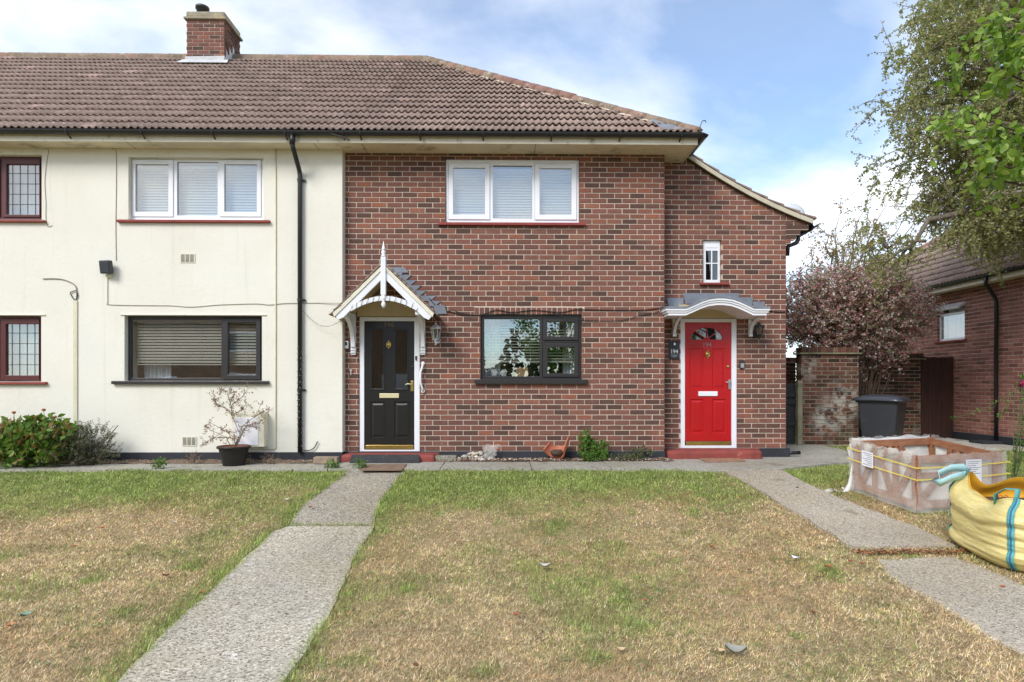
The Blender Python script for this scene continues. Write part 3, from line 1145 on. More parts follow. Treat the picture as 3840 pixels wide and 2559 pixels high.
def tile_geo(mb, Mx, clamp=None, length=None, tw=TWD, n=12):
    length = length or GA + 0.06
    pr = tile_profile(tw, n)
    rows = []
    for (s, dz) in ((0.0, 0.046), (length, 0.004)):
        r1 = []
        for (u, h) in pr:
            p = Vector((u, s, h + dz))
            r1.append(mb.v(Mx @ p if clamp is None else clamp(Mx, p)))
        rows.append(r1)
    r0 = []
    for (u, h) in pr:
        p = Vector((u, 0.004, h + 0.046 - 0.018))
        r0.append(mb.v(Mx @ p if clamp is None else clamp(Mx, p)))
    r9 = []
    for (u, h) in pr:
        p = Vector((u, 0.10, h + 0.012))
        r9.append(mb.v(Mx @ p if clamp is None else clamp(Mx, p)))
    for k in range(n):
        mb.F.append([r9[k], r9[k + 1], r0[k + 1], r0[k]])
        mb.F.append([rows[0][k], rows[0][k + 1], rows[1][k + 1], rows[1][k]])
        mb.F.append([r0[k], r0[k + 1], rows[0][k + 1], rows[0][k]])


def tile_field(parent, O, eu, es, width, rows, ga, left_lim, right_lim, limit, mat, mat_mass, tw=TWD, n=12, centre=None):
    """tiles on a slope: O origin at the eave, eu along the eave, es up the slope"""
    eu, es = Vector(eu).normalized(), Vector(es).normalized()
    en = eu.cross(es)
    B = Matrix(((eu.x, es.x, en.x, 0), (eu.y, es.y, en.y, 0), (eu.z, es.z, en.z, 0), (0, 0, 0, 1)))
    cells = []
    for r in range(rows):
        s = r * ga
        u = (tw / 2 if r % 2 else 0)
        while u < width:
            lo, hi = left_lim(s), right_lim(s)
            if u + tw / 2 > lo - 0.02 and u - tw / 2 < hi:
                cells.append((u, s, lo - 0.001 <= u - tw / 2 and u + tw / 2 <= min(hi, right_lim(s + ga + 0.06))))
            u += tw
    pos = lambda c: Vector(O) + eu * c[0] + es * c[1]
    good = [c for c in cells if c[2]]
    good.sort(key=lambda c: (pos(c) - CAMP).length)
    keep = set((c[0], c[1]) for c in good[:limit])
    if limit:
        one = MB()
        tile_geo(one, Matrix.Identity(4), None, ga + 0.06, tw, n)
        me = one.mesh('roof_tile', mat, True)
    mbm = MB()
    for c in cells:
        p = pos(c) + en * random.uniform(-0.002, 0.004)
        jig = Matrix.Rotation(random.uniform(-0.008, 0.008), 4, 'Z') @ Matrix.Rotation(random.uniform(-0.006, 0.006), 4, 'Y')
        Mx = Matrix.Translation(p) @ B @ jig
        if (c[0], c[1]) in keep:
            o = link('roof_tile', me, parent)
            o.matrix_basis = Mx
            o.matrix_parent_inverse = Matrix.Identity(4)
        else:
            def clamp(MM, q, c=c):
                s = c[1] + q.y
                u = c[0] + q.x
                lo, hi = left_lim(s), right_lim(s)
                return MM @ Vector((min(max(u, lo), hi) - c[0], q.y, q.z))
            tile_geo(mbm, Mx, clamp, ga + 0.06, tw, n)
    if mbm.F:
        o = stuff(mbm.build('roof_tiling', mat_mass, parent, smooth=True))
    return


front_w = EX - (XL - 0.2)
tile_field(roof, (XL - 0.2, EY, EZ - 0.012), (1, 0, 0), (0, cp, sp), front_w, 16, GA,
           lambda s: 0.0, lambda s: front_w - max(0, s) * cp + 0.02, 300, M['tile'], M['tile_mass'])
side_d = 2 * (YR - EY)
tile_field(roof, (EX, EY, EZ - 0.012), (0, 1, 0), (-cp, 0, sp), side_d, 16, GA,
           lambda s: max(0, s) * cp - 0.02, lambda s: side_d - max(0, s) * cp, 0, M['tile'], M['tile_mass'])


def ridge_run(parent, A, Bp, r=0.125, step=0.31, drop=0.02, mat=None, name='ridge_tile'):
    A, Bp = Vector(A), Vector(Bp)
    d = (Bp - A)
    L = d.length
    d.normalize()
    side = d.cross(Vector((0, 0, 1))).normalized()
    up = side.cross(d)
    n = max(1, int(round(L / step)))
    st = L / n
    mb = MB()
    for i in range(7):
        an = R(-20) + R(220) * i / 6
        for (t, k) in ((-0.012, 1.0), (st * 0.5, 1.0), (st + 0.0, 0.965)):
            mb.v((math.cos(an) * r * k, t, math.sin(an) * r * k))
    for i in range(6):
        for t in range(2):
            mb.F.append([i * 3 + t, i * 3 + t + 1, i * 3 + t + 4, i * 3 + t + 3])
    for t in (0,):
        mb.F.append([i * 3 + t for i in range(7)])
    me = mb.mesh(name, mat or M['ridge'], True)
    for k in range(n):
        p = A + d * (k * st) - up * drop
        o = link(name, me, parent)
        Mx = Matrix(((side.x, d.x, up.x, p.x), (side.y, d.y, up.y, p.y), (side.z, d.z, up.z, p.z), (0, 0, 0, 1)))
        o.matrix_basis = Mx @ Matrix.Rotation(random.uniform(-0.025, 0.025), 4, 'Y') @ Matrix.Rotation(random.uniform(-0.012, 0.012), 4, 'X')
    return


ridge_run(roof, (XL - 0.2, YR, ZR + 0.015), (XRE + 0.05, YR, ZR + 0.015), 0.115)
M['ridge_new'] = pieces_mat('new_ridge_tile', [(0, srgb(132, 100, 88)), (1, srgb(154, 122, 108))], 'object', 0.2, 22, stain=RST[1:2])
hA, hB = Vector((EX - 0.02, EY + 0.02, EZ + 0.03)), Vector((XRE, YR, ZR + 0.015))
ridge_run(roof, hA, hA.lerp(hB, 0.36), 0.10)
ridge_run(roof, hA.lerp(hB, 0.36), hA.lerp(hB, 0.66), 0.115, mat=M['ridge_new'])
ridge_run(roof, hA.lerp(hB, 0.66), hB, 0.12)
# mortar bedding under the hip tiles
mb = MB()
for (t0, t1, w) in ((0.0, 0.36, 0.22), (0.36, 0.7, 0.24), (0.7, 0.98, 0.18)):
    n = 14
    for i in range(n):
        a = hA.lerp(hB, t0 + (t1 - t0) * i / n)
        b = hA.lerp(hB, t0 + (t1 - t0) * (i + 1) / n)
        wj = w + random.uniform(-0.045, 0.03)
        mb.prism([(0, 0), (0, 0), (0, 0)], 0, 0) if False else None
        for q in ((a, b),):
            mb.poly([a + Vector((0, 0, 0.03)), a + Vector((-wj, 0, 0.028)), b + Vector((-wj * 0.98, 0, 0.028)), b + Vector((0, 0, 0.03))])
mb.build('hip_bedding', plain('bedding_mortar', srgb(206, 192, 170), 0.9, 0.2, 9.0, 0.5, dirt=(srgb(150, 146, 132), 0.8, 4.0, 0.55)), roof)
mb = MB()
mb.poly([hA + Vector((-0.02, 0, 0.045)), hA + Vector((-0.5, 0.04, 0.06)), hA.lerp(hB, 0.09) + Vector((-0.2, 0, 0.06)), hA.lerp(hB, 0.09) + Vector((0, 0, 0.05))])
mb.build('lead_patch', M['lead'], roof)

# ---------------------------------------------------------------- wing roof: verge with bedding mortar and tile edges
mb = MB()
pts = [pA.x + (pB.x + 0.03 - pA.x) * k / 10 for k in range(11)]
lo = [(x, vline(x) - 0.015) for x in pts]
hi = [(x, vline(x) + 0.06) for x in pts]
mb.strip(lo, hi, YW - 0.07, YW - 0.045)
mb.build('verge_board', M['verge'], HOUSE, bevel=0.004)
mb = MB()
mb.strip([(x, vline(x) - 0.02) for x in pts], [(x, vline(x)) for x in pts], YW - 0.045, YW + 0.05)
mb.build('verge_undercloak', M['bark_dark'], HOUSE)
nvt = 8
wroof = None
for k in range(nvt):
    x0, x1 = pts[0] + (pts[-1] - pts[0]) * k / nvt, pts[0] + (pts[-1] - pts[0]) * (k + 1) / nvt + 0.05
    mb = MB()
    mb.prism([(x0, vline(x0) + 0.065), (x1, vline(x1) + 0.075), (x1, vline(x1) + 0.115), (x0, vline(x0) + 0.08)], YW - 0.075, 8.2)
    mb.build('roof_tile_course', M['tile_mass'], HOUSE, bevel=0.006)
# gutter end and rainwater elbow of the wing eave
ge = at(3046, 838, YW)
g2 = gutter('gutter', [(ge.x + 0.03, YW - 0.06, ge.z - 0.02), (ge.x + 0.03, 8.2, ge.z - 0.02)], HOUSE, 0.055)
mb = MB().tube([at(3046, 855, YW + 0.12), at(2995, 885, YW + 0.12), at(2993, 900, YW + 0.12), at(2985, 912, YW + 0.12), at(2955, 925, YW + 0.12), at(2952, 960, YW + 0.14)], 0.034, 10)
mb.build('downpipe', M['black_pvc'], HOUSE, smooth=True)

# ---------------------------------------------------------------- chimney
yc0 = 3.62
ca, cb = at(699, 215, yc0), at(841, 215, yc0)
czt = wz(770, 75, yc0)
czb = EZ + (yc0 - EY) * math.tan(PIT) - 0.06
cdp = 0.80
chim = MB().box(ca.x + 0.008, cb.x - 0.008, yc0 + 0.008, yc0 + cdp - 0.008, czb - 0.3, czt + 0.01).build('chimney', M['mortar'], HOUSE)
nco = int((czt - czb) / BH)
cz0 = czt - nco * BH
lay_bricks(chim, courses(ca.x, cb.x, cz0, czt, [], 0.12), lambda u, d, w: Vector((u, yc0 + d, w)), 0.0, M['brick'], M['brick_mass'], 0.03, 60)
lay_bricks(chim, courses(yc0 + 0.033, yc0 + cdp, cz0 - 0.4, czt, [], 0.05), lambda u, d, w: Vector((cb.x - d, u, w)), R(90), M['old_brick'], M['old_brick_mass'], 0.03, 60)
lay_bricks(chim, courses(yc0 + 0.033, yc0 + cdp, cz0 - 0.4, czt, [], 0.05), lambda u, d, w: Vector((ca.x + d, u, w)), R(-90), M['old_brick'], M['old_brick_mass'], 0.03, 0)
mb = MB().box(ca.x - 0.045, cb.x + 0.045, yc0 - 0.045, yc0 + cdp + 0.045, czt + 0.002, czt + 0.05)
mb.build('coping', M['coping'], chim, bevel=0.012)
mb = MB().box(ca.x - 0.01, cb.x + 0.01, yc0 - 0.01, yc0 + cdp + 0.01, czt + 0.052, czt + 0.18)
mb.build('flaunching', M['coping'], chim, bevel=0.03)
pc = at(755, 40, yc0 + 0.35)
mb = MB().lathe([(0.12, czt + 0.15), (0.115, czt + 0.44), (0.14, czt + 0.45), (0.14, czt + 0.50), (0.10, czt + 0.505), (0.095, czt + 0.3)], (pc.x, yc0 + 0.4, 0), 20)
mb.build('chimney_pot', M['dark_metal'], chim, smooth=True)
# mortar and lead flashing at the foot
mb = MB()
zz = lambda y: EZ + (y - EY) * math.tan(PIT) + 0.085
mb.poly([(ca.x - 0.13, yc0 - 0.16, zz(yc0 - 0.16)), (cb.x + 0.13, yc0 - 0.16, zz(yc0 - 0.16)), (cb.x + 0.08, yc0 - 0.004, zz(yc0) + 0.02), (ca.x - 0.08, yc0 - 0.004, zz(yc0) + 0.02)])
mb.poly([(ca.x - 0.04, yc0 - 0.008, zz(yc0)), (cb.x + 0.012, yc0 - 0.008, zz(yc0)), (cb.x + 0.012, yc0 - 0.008, zz(yc0) + 0.10), (ca.x - 0.02, yc0 - 0.008, zz(yc0) + 0.08)])
n = 6
for i in range(n):
    y0, y1 = yc0 - 0.02 + 0.5 * i / n, yc0 - 0.02 + 0.5 * (i + 1) / n
    h = 0.10 + 0.12 * (i % 2)
    mb.poly([(cb.x + 0.006, y0, zz(y0) - 0.05), (cb.x + 0.006, y1, zz(y1) - 0.05), (cb.x + 0.006, y1, zz(y1) + h * 0.6), (cb.x + 0.006, y0, zz(y0) + h)])
mb.build('flashing', M['flash'], chim)

# ================================================================ windows
def window(hole, Yp, frame_mat, lights, set_back=0.06, sill=None, sill_mat=None, fd=0.06, glass=None, label=None):
    """lights: list of (sash rect or None, glass rect) in photograph pixels"""
    Y = Yp + set_back
    g = 0.002
    root = MB()
    holes = []
    for sash, gl in lights:
        holes.append(pxrect(*(sash or gl), Y))
    win = root.plate(hole[0] + g, hole[1] - g, hole[2] + g, hole[3] - g, holes, Y, Y + fd).build('window', frame_mat, HOUSE, bevel=0.004)
    if label:
        win['label'] = label
    for sash, gl in lights:
        q = pxrect(*gl, Y)
        if sash:
            s = pxrect(*sash, Y)
            e = 0.004
            m = MB().plate(s[0] + e, s[1] - e, s[2] + e, s[3] - e, [q], Y - 0.016, Y + fd - 0.005)
            m.build('sash', frame_mat, win, bevel=0.007)
            MB().box(q[0] - 0.005, q[1] + 0.005, Y + 0.012, Y + 0.016, q[2] - 0.005, q[3] + 0.005).build('pane', glass or M['glass'], win)
        else:
            MB().box(q[0] - 0.005, q[1] + 0.005, Y + 0.026, Y + 0.030, q[2] - 0.005, q[3] + 0.005).build('pane', glass or M['glass'], win)
    if sill:
        s = pxrect(*sill, Yp - 0.03)
        M_ = MB()
        z1 = min(s[3], hole[2] - 0.001)
        M_.prism([(s[0], s[2]), (s[1], s[2]), (s[1], z1), (s[0], z1)], Yp - 0.055, Yp + set_back + 0.03)
        M_.build('sill', sill_mat, win, bevel=0.005)
    return win, Y


white_lights_r = [((1682, 613, 1838, 826), (1700, 631, 1819, 806)), (None, (1848, 621, 1996, 820)), ((2005, 614, 2163, 827), (2024, 633, 2143, 807))]
win_wr, Yg = window(W['white_r'], YM, M['upvc'], white_lights_r, 0.035, (1644, 836, 2196, 846), M['red_sill'])
for (a, b) in ((1714, 1808), (2036, 2130)):
    r = pxrect(a, 619, b, 623, Yg)
    MB().box(r[0], r[1], Yg - 0.026, Yg - 0.014, r[2], r[3]).build('trickle_vent', M['upvc'], win_wr, bevel=0.003)
white_lights_l = [((497, 600, 652, 815), (510, 618, 633, 796)), (None, (664, 608, 816, 809)), ((824, 600, 981, 815), (843, 618, 964, 796))]
win_wl, Yg2 = window(W['white_l'], YC, M['upvc'], white_lights_l, 0.085, (439, 826, 1012, 835), M['red_sill'])
for (a, b) in ((517, 618), (851, 951)):
    r = pxrect(a, 606, b, 609, Yg2)
    MB().box(r[0], r[1], Yg2 - 0.026, Yg2 - 0.014, r[2], r[3]).build('trickle_vent', M['upvc'], win_wl, bevel=0.003)
win_bl, Yg3 = window(W['black_l'], YC, M['black_frame'], [(None, (491, 1199, 830, 1418)), ((834, 1193, 979, 1425), (856, 1211, 961, 1406))], 0.085,
                     (420, 1429, 1008, 1441), M['black_frame'])
win_br, Yg4 = window(W['black_r'], YM, M['black_frame'], [(None, (1816, 1197, 2024, 1412)), ((2035, 1193, 2171, 1278), (2052, 1209, 2153, 1263)), ((2035, 1285, 2171, 1416), (2053, 1303, 2154, 1401))], 0.05,
                     (1780, 1423, 2203, 1440), M['black_frame'])
win_mu, Yg5 = window(W['maroon_up'], YC, M['maroon'], [((-135, 597, 4, 816), (-118, 616, -14, 800)), ((12, 597, 153, 817), (27, 618, 149, 806)), (None, (-288, 604, -146, 806))], 0.085,
                     (-330, 826, 170, 833), M['red_sill'])
win_ml, Yg6 = window(W['maroon_low'], YC, M['maroon'], [((-135, 1196, 0, 1428), (-118, 1216, -18, 1408)), ((6, 1195, 151, 1428), (25, 1216, 147, 1408)), (None, (-288, 1204, -146, 1416))], 0.085,
                     (-330, 1433, 174, 1442), M['red_sill'])
for (win, Yx, r) in ((win_mu, Yg5, (27, 618, 149, 806)), (win_ml, Yg6, (25, 1216, 147, 1408)), (win_mu, Yg5, (-118, 616, -14, 800)), (win_ml, Yg6, (-118, 1216, -18, 1408)), (win_mu, Yg5 + 0.015, (-288, 604, -146, 806)), (win_ml, Yg6 + 0.015, (-288, 1204, -146, 1416))):
    q = pxrect(*r, Yx)
    for k in range(1, 5):
        x = q[0] + (q[1] - q[0]) * (k - 0.35) / 4.3
        MB().box(x - 0.004, x + 0.004, Yx + 0.008, Yx + 0.0115, q[2], q[3]).build('lead_bar', M['dark_metal'], win)
    for k in range(1, 5):
        z = q[2] + (q[3] - q[2]) * k / 4.85
        MB().box(q[0], q[1], Yx + 0.0075, Yx + 0.0113, z - 0.004, z + 0.004).build('lead_bar', M['dark_metal'], win)
# little stair window over the red door
win_s, Yg7 = window(W['small'], YW, M['upvc'], [(None, (2647, 930, 2692, 1050))], 0.05, (2626, 1061, 2735, 1069), M['red_sill'], glass=M['glass_door'])
q = pxrect(2647, 930, 2692, 1050, Yg7)
xm = (q[0] + q[1]) / 2
MB().box(xm - 0.009, xm + 0.009, Yg7 + 0.008, Yg7 + 0.024, q[2], q[3]).build('glazing_bar', M['upvc'], win_s)
zm = q[2] + (q[3] - q[2]) * 0.52
MB().box(q[0], q[1], Yg7 + 0.009, Yg7 + 0.0255, zm - 0.008, zm + 0.008).build('glazing_bar', M['upvc'], win_s)
MB().box(q[0], q[1], Yg7 + 0.007, Yg7 + 0.025, q[3] - 0.045, q[3]).build('glazing_bar', M['upvc'], win_s)


def blind(label, x0, x1, z0, z1, Y, pitch, tilt, mat, rail=True, width=0.05, bunch=0):
    b = thing('venetian_blind', label, 'blind', ((x0 + x1) / 2, Y, z0))
    me = MB().box(-(x1 - x0) / 2, (x1 - x0) / 2, -width / 2, width / 2, -0.0012, 0.0012).mesh('slat', mat)
    MB().box(x0, x1, Y - 0.025, Y + 0.025, z1 - 0.045, z1).build('head_rail', mat, b)
    z = z1 - 0.06
    while z > z0 + 0.02 + bunch * 0.012:
        o = link('slat', me, b, ((x0 + x1) / 2, Y, z))
        o.rotation_euler = (tilt + random.uniform(-0.03, 0.03), random.uniform(-0.002, 0.002), 0)
        z -= pitch
    for k in range(bunch):
        o = link('slat', me, b, ((x0 + x1) / 2, Y, z0 + 0.022 + k * 0.012))
    if rail:
        MB().box(x0, x1, Y - 0.025, Y + 0.025, z0, z0 + 0.018).build('bottom_rail', mat, b)
    for t in (0.14, 0.5, 0.86):
        x = x0 + (x1 - x0) * t
        MB().box(x - 0.0015, x + 0.0015, Y - 0.027, Y - 0.0255, z0, z1 - 0.05).build('cord', mat, b)
    return b


h = W['white_r']
blind('closed white venetian blind behind the white window in the brick wall', h[0] + 0.03, h[1] - 0.03, h[2] + 0.02, h[3] - 0.105, Yg + 0.13, 0.042, R(62), M['blind'])
h = W['white_l']
blind('closed white venetian blind behind the white window in the cream wall', h[0] + 0.03, h[1] - 0.03, h[2] + 0.02, h[3] - 0.07, Yg2 + 0.13, 0.042, R(62), M['blind'])
h = W['black_l']
zb = wz(700, 1370, Yg3 + 0.12)
blind('half-lowered cream venetian blind behind the dark window in the cream wall', h[0] + 0.07, h[1] - 0.03, zb, h[3] - 0.03, Yg3 + 0.12, 0.0455, R(52), M['blind_cream'])
h = W['black_r']
zb = wz(1950, 1360, Yg4 + 0.12)
blind('half-lowered open-slatted blind behind the dark window beside the lantern', h[0] + 0.03, h[1] - 0.03, zb, h[3] - 0.03, Yg4 + 0.12, 0.0445, R(18), M['blind_cream'], bunch=3)


def curtain(label, x0, x1, z0, z1, Y, folds=7, mat=None):
    mb = MB()
    n = folds * 6
    for i in range(n + 1):
        t = i / n
        x = x0 + (x1 - x0) * t
        y = Y + 0.03 * math.sin(t * folds * 2 * math.pi) + 0.01 * math.sin(t * 17)
        mb.v((x, y, z0))
        mb.v((x + 0.01 * math.sin(t * 23), y * 1.0, z1))
    for i in range(n):
        mb.F.append([2 * i, 2 * i + 2, 2 * i + 3, 2 * i + 1])
    return tag(mb.build('curtain', mat or M['curtain'], None, smooth=True), label, 'curtain')


h = W['black_l']
curtain('white pleated curtain at the left side of the dark window in the cream wall', h[0] + 0.10, h[0] + 0.52, h[2] - 0.02, h[3], Yg3 + 0.26)
curtain('white curtain at the right side of the dark window in the cream wall', h[1] - 0.2, h[1] - 0.01, h[2] - 0.02, h[3], Yg3 + 0.26, 4)
h = W['black_r']
curtain('white curtain at the left side of the dark window beside the lantern', h[0] + 0.02, h[0] + 0.30, h[2] - 0.02, h[3], Yg4 + 0.28, 5)
curtain('white curtain at the right side of the dark window beside the lantern', h[1] - 0.26, h[1] - 0.01, h[2] - 0.02, h[3], Yg4 + 0.28, 5)
h = W['maroon_low']
curtain('white net curtain inside the lower maroon window', h[0] + 0.03, h[1] - 0.02, h[2], h[3], Yg6 + 0.2, 26)
h = W['maroon_up']
curtain('white net curtain inside the upper maroon window', h[0] + 0.03, h[1] - 0.02, h[2], h[3], Yg5 + 0.2, 26)
# inner sill with the things that stand on it
h = W['black_r']
zs_ = h[2] + 0.045
MB().box(h[0], h[1], Yg4 + 0.062, Yg4 + 0.34, zs_ - 0.03, zs_).build('inner_sill', M['upvc'], win_br)
r = pxrect(1934, 1387, 1980, 1412, Yg4 + 0.2)
tag(MB().box(r[0], r[1], Yg4 + 0.15, Yg4 + 0.25, zs_ + 0.001, zs_ + 0.14).build('cardboard_box', M['cardboard'], None, bevel=0.004), 'small brown box on the inner window sill', 'box')
p = at(1853, 1400, Yg4 + 0.2)
o = MB().lathe([(0.012, 0), (0.05, 0.006), (0.056, 0.02), (0.05, 0.03), (0.0, 0.032)], (p.x, Yg4 + 0.2, zs_ + 0.062), 24, M=Matrix.Rotation(R(90), 4, 'X')).build('plate', M['china'], None, smooth=True)
tag(o, 'round white dish standing on the inner window sill', 'dish')
p = at(1888, 1405, Yg4 + 0.2)
o = MB().lathe([(0.055 * math.cos(R(a)), 0.055 + 0.055 * math.sin(R(a))) for a in range(-80, 90, 15)], (p.x, Yg4 + 0.2, zs_ + 0.001), 20).build('ball', M['china'], None, smooth=True)
tag(o, 'white ball ornament on the inner window sill', 'ornament')
h = W['black_l']
MB().box(h[0], h[1], Yg3 + 0.062, Yg3 + 0.22, h[2] + 0.01, h[2] + 0.04).build('inner_sill', M['upvc'], win_bl)


# ================================================================ doors
def text(body, size, mat, name, parent, loc, extrude=0.002, rot=(R(90), 0, 0), sx=1.0):
    cu = bpy.data.curves.new('t', 'FONT')
    cu.body, cu.size, cu.align_x, cu.align_y, cu.extrude = body, size, 'CENTER', 'CENTER', extrude
    tmp = bpy.data.objects.new('t', cu)
    COL.objects.link(tmp)
    dg = bpy.context.evaluated_depsgraph_get()
    me = bpy.data.meshes.new_from_object(tmp.evaluated_get(dg))
    bpy.data.objects.remove(tmp)
    me.materials.clear()
    me.materials.append(mat)
    o = link(name, me, parent, loc)
    o.rotation_euler = rot
    o.scale = (sx, 1, 1)
    return o


def raised_panel(name, q, Y, mat, parent, deep=0.012, rim=0.03):
    """moulded panel inside an opening of the leaf: sunk edge, raised field"""
    mb = MB()
    lv = [(0, 0.0), (0.012, deep), (rim, deep), (rim + 0.022, deep * 0.25)]
    rings = []
    for (i, d) in lv:
        rings.append([mb.v((q[0] + i, Y + d, q[2] + i)), mb.v((q[1] - i, Y + d, q[2] + i)), mb.v((q[1] - i, Y + d, q[3] - i)), mb.v((q[0] + i, Y + d, q[3] - i))])
    for A, B in zip(rings, rings[1:]):
        for k in range(4):
            k2 = (k + 1) % 4
            mb.F.append([A[k], A[k2], B[k2], B[k]])
    mb.F.append(rings[-1])
    return mb.build(name, mat, parent)


def knocker(p, parent, s=1.0):
    mb = MB()
    ring = [(p.x + 0.032 * s * math.sin(t), p.y - 0.016, p.z + 0.042 * s * math.cos(t) * (1.15 if math.cos(t) < 0 else 1)) for t in [2 * math.pi * k / 20 for k in range(21)]]
    mb.tube(ring, 0.0075 * s, 6, False)
    mb.lathe([(0.0, -0.03), (0.02, -0.02), (0.026, 0.0), (0.022, 0.02), (0.0, 0.03)], (p.x, p.y - 0.010, p.z), 10, sx=s, sy=0.4)
    mb.tube([(p.x, p.y - 0.01, p.z + 0.04 * s), (p.x, p.y - 0.014, p.z + 0.075 * s)], [0.011 * s, 0.003 * s], 8)
    mb.tube([(p.x, p.y - 0.01, p.z - 0.05 * s), (p.x, p.y - 0.014, p.z - 0.075 * s)], [0.009 * s, 0.002 * s], 8)
    mb.build('knocker', M['brass'], parent, smooth=True)


# black door 196
Yd = YM + 0.03
h = W['door_b']
leafq = pxrect(1366, 1205, 1554, 1668, Yd)
fr = MB().plate(h[0] + 0.002, h[1] - 0.002, h[2] + 0.0, h[3] - 0.002, [leafq[:2] + (h[2] + 0.045, leafq[3])], Yd - 0.01, Yd + 0.06)
door = MB().plate(leafq[0] + 0.003, leafq[1] - 0.003, leafq[2] + 0.002, leafq[3] - 0.003,
                  [pxrect(1391, 1235, 1441, 1462, Yd), pxrect(1479, 1235, 1531, 1462, Yd), pxrect(1388, 1507, 1445, 1644, Yd), pxrect(1477, 1507, 1535, 1644, Yd)], Yd + 0.01, Yd + 0.05).build('front_door', M['door_black'], HOUSE, bevel=0.003)
door['label'] = 'black panelled front door with two glazed panels'
fr.build('frame', M['upvc'], door, bevel=0.005)
for r in ((1391, 1235, 1441, 1462), (1479, 1235, 1531, 1462)):
    q = pxrect(*r, Yd)
    MB().plate(q[0] - 0.008, q[1] + 0.008, q[2] - 0.008, q[3] + 0.008, [(q[0] + 0.014, q[1] - 0.014, q[2] + 0.014, q[3] - 0.014)], Yd + 0.002, Yd + 0.03).build('glazing_bead', M['door_black'], door, bevel=0.005)
    MB().box(q[0], q[1], Yd + 0.02, Yd + 0.026, q[2], q[3]).build('pane', M['glass_door'], door)
for r in ((1388, 1507, 1445, 1644), (1477, 1507, 1535, 1644)):
    raised_panel('panel', pxrect(*r, Yd), Yd + 0.01, M['door_black'], door)
q = pxrect(1423, 1476, 1496, 1493, Yd)
MB().box(q[0], q[1], Yd - 0.006, Yd + 0.012, q[2], q[3]).build('letter_plate', M['brass_pale'], door, bevel=0.004)
q = pxrect(1371, 1669, 1551, 1686, Yd)
mb = MB().prism([(q[0], q[2]), (q[1], q[2]), (q[1], q[3] - 0.012), (q[0], q[3] - 0.012)], Yd - 0.012, Yd + 0.05)
mb.box(q[0], q[1], Yd - 0.02, Yd + 0.02, q[3] - 0.012, q[3] - 0.002)
mb.build('threshold', M['brass'], door, bevel=0.003)
q = pxrect(1540, 1429, 1551, 1468, Yd)
hd = MB().box(q[0], q[1], Yd + 0.0, Yd + 0.011, q[2], q[3]).build('handle', M['brass'], door, bevel=0.004)
p = at(1546, 1441, Yd)
MB().tube([p + Vector((0, 0, 0)), p + Vector((0, -0.045, 0)), p + Vector((-0.02, -0.052, -0.002)), p + Vector((-0.06, -0.05, 0.004)), p + Vector((-0.10, -0.048, -0.012))], 0.008, 8).build('lever', M['brass_pale'], hd, smooth=True)
p = at(1546, 1376, Yd)
MB().lathe([(0.0, -0.004), (0.017, -0.002), (0.017, 0.012), (0.0, 0.012)], (p.x, Yd + 0.002, p.z), 16, M=Matrix.Rotation(R(90), 4, 'X')).build('lock', M['dark_metal'], door, smooth=True)
knocker(at(1458, 1293, Yd + 0.01), door)
p = at(1458, 1219, Yd + 0.01)
text('196', 0.095, M['gold_print'], 'numerals', door, (p.x, Yd + 0.009, p.z), 0.002, sx=1.15)
p0, p1 = at(1561, 1335, Yd), at(1561, 1353, Yd)
o = MB().box(p0.x - 0.013, p0.x + 0.013, Yd - 0.034, Yd - 0.0105, p1.z, p0.z).build('doorbell', M['dark_metal'], None, bevel=0.011)
tag(o, 'small black doorbell on the white frame of the black door', 'doorbell')

# red door 194
Yr = YW + 0.03
h = W['door_r']
leafq = pxrect(2568, 1209, 2743, 1655, Yr)
holes = [pxrect(2587, 1307, 2638, 1459, Yr), pxrect(2671, 1307, 2722, 1459, Yr), pxrect(2588, 1497, 2640, 1626, Yr), pxrect(2671, 1497, 2725, 1626, Yr)]
fan = pxrect(2588, 1228, 2715, 1277, Yr)
door2 = MB().plate(leafq[0] + 0.003, leafq[1] - 0.003, leafq[2] + 0.002, leafq[3] - 0.003, holes + [fan], Yr + 0.01, Yr + 0.05).build('front_door', M['door_red'], HOUSE, bevel=0.003)
door2['label'] = 'red panelled front door with fan-shaped light'
MB().plate(h[0] + 0.002, h[1] - 0.002, h[2], h[3] - 0.002, [leafq[:2] + (h[2] + 0.045, leafq[3])], Yr - 0.01, Yr + 0.06).build('frame', M['upvc'], door2, bevel=0.005)
for q in holes:
    raised_panel('panel', q, Yr + 0.01, M['door_red'], door2)
# fanlight: red board with four wedge openings
cxf, rx, rz = (fan[0] + fan[1]) / 2, (fan[1] - fan[0]) / 2 - 0.012, (fan[3] - fan[2]) - 0.018
zf = fan[2] + 0.014
mb = MB()
NA = 24
arc = lambda k, s: (cxf - rx * s * math.cos(math.pi * k / NA), zf + rz * s * math.sin(math.pi * k / NA))
bord = []
for k in range(NA + 1):
    x, z = arc(k, 1.0)
    t = math.pi * k / NA
    ux, uz = -math.cos(t), math.sin(t)
    sc_ = min((fan[1] - cxf) / max(1e-6, abs(ux)), (fan[3] - zf) / max(1e-6, uz))
    bord.append((cxf + ux * sc_, zf + uz * sc_))
for k in range(NA):
    mb.prism([arc(k, 1.0), arc(k + 1, 1.0), bord[k + 1], bord[k]], Yr + 0.012, Yr + 0.04)
mb.prism([(fan[0], fan[2]), (fan[1], fan[2]), (fan[1], zf), (fan[0], zf)], Yr + 0.012, Yr + 0.04)
for k in range(NA):
    mb.prism([(cxf, zf), arc(k, 0.2), arc(k + 1, 0.2)], Yr + 0.012, Yr + 0.04)
for t in (45, 90, 135):
    d = Vector((-rx * math.cos(R(t)), 0, rz * math.sin(R(t))))
    mb.bar(Vector((cxf, Yr + 0.024, zf)), Vector((cxf, Yr + 0.024, zf)) + d * 1.02, 0.013, 0.024, (0, 1, 0))
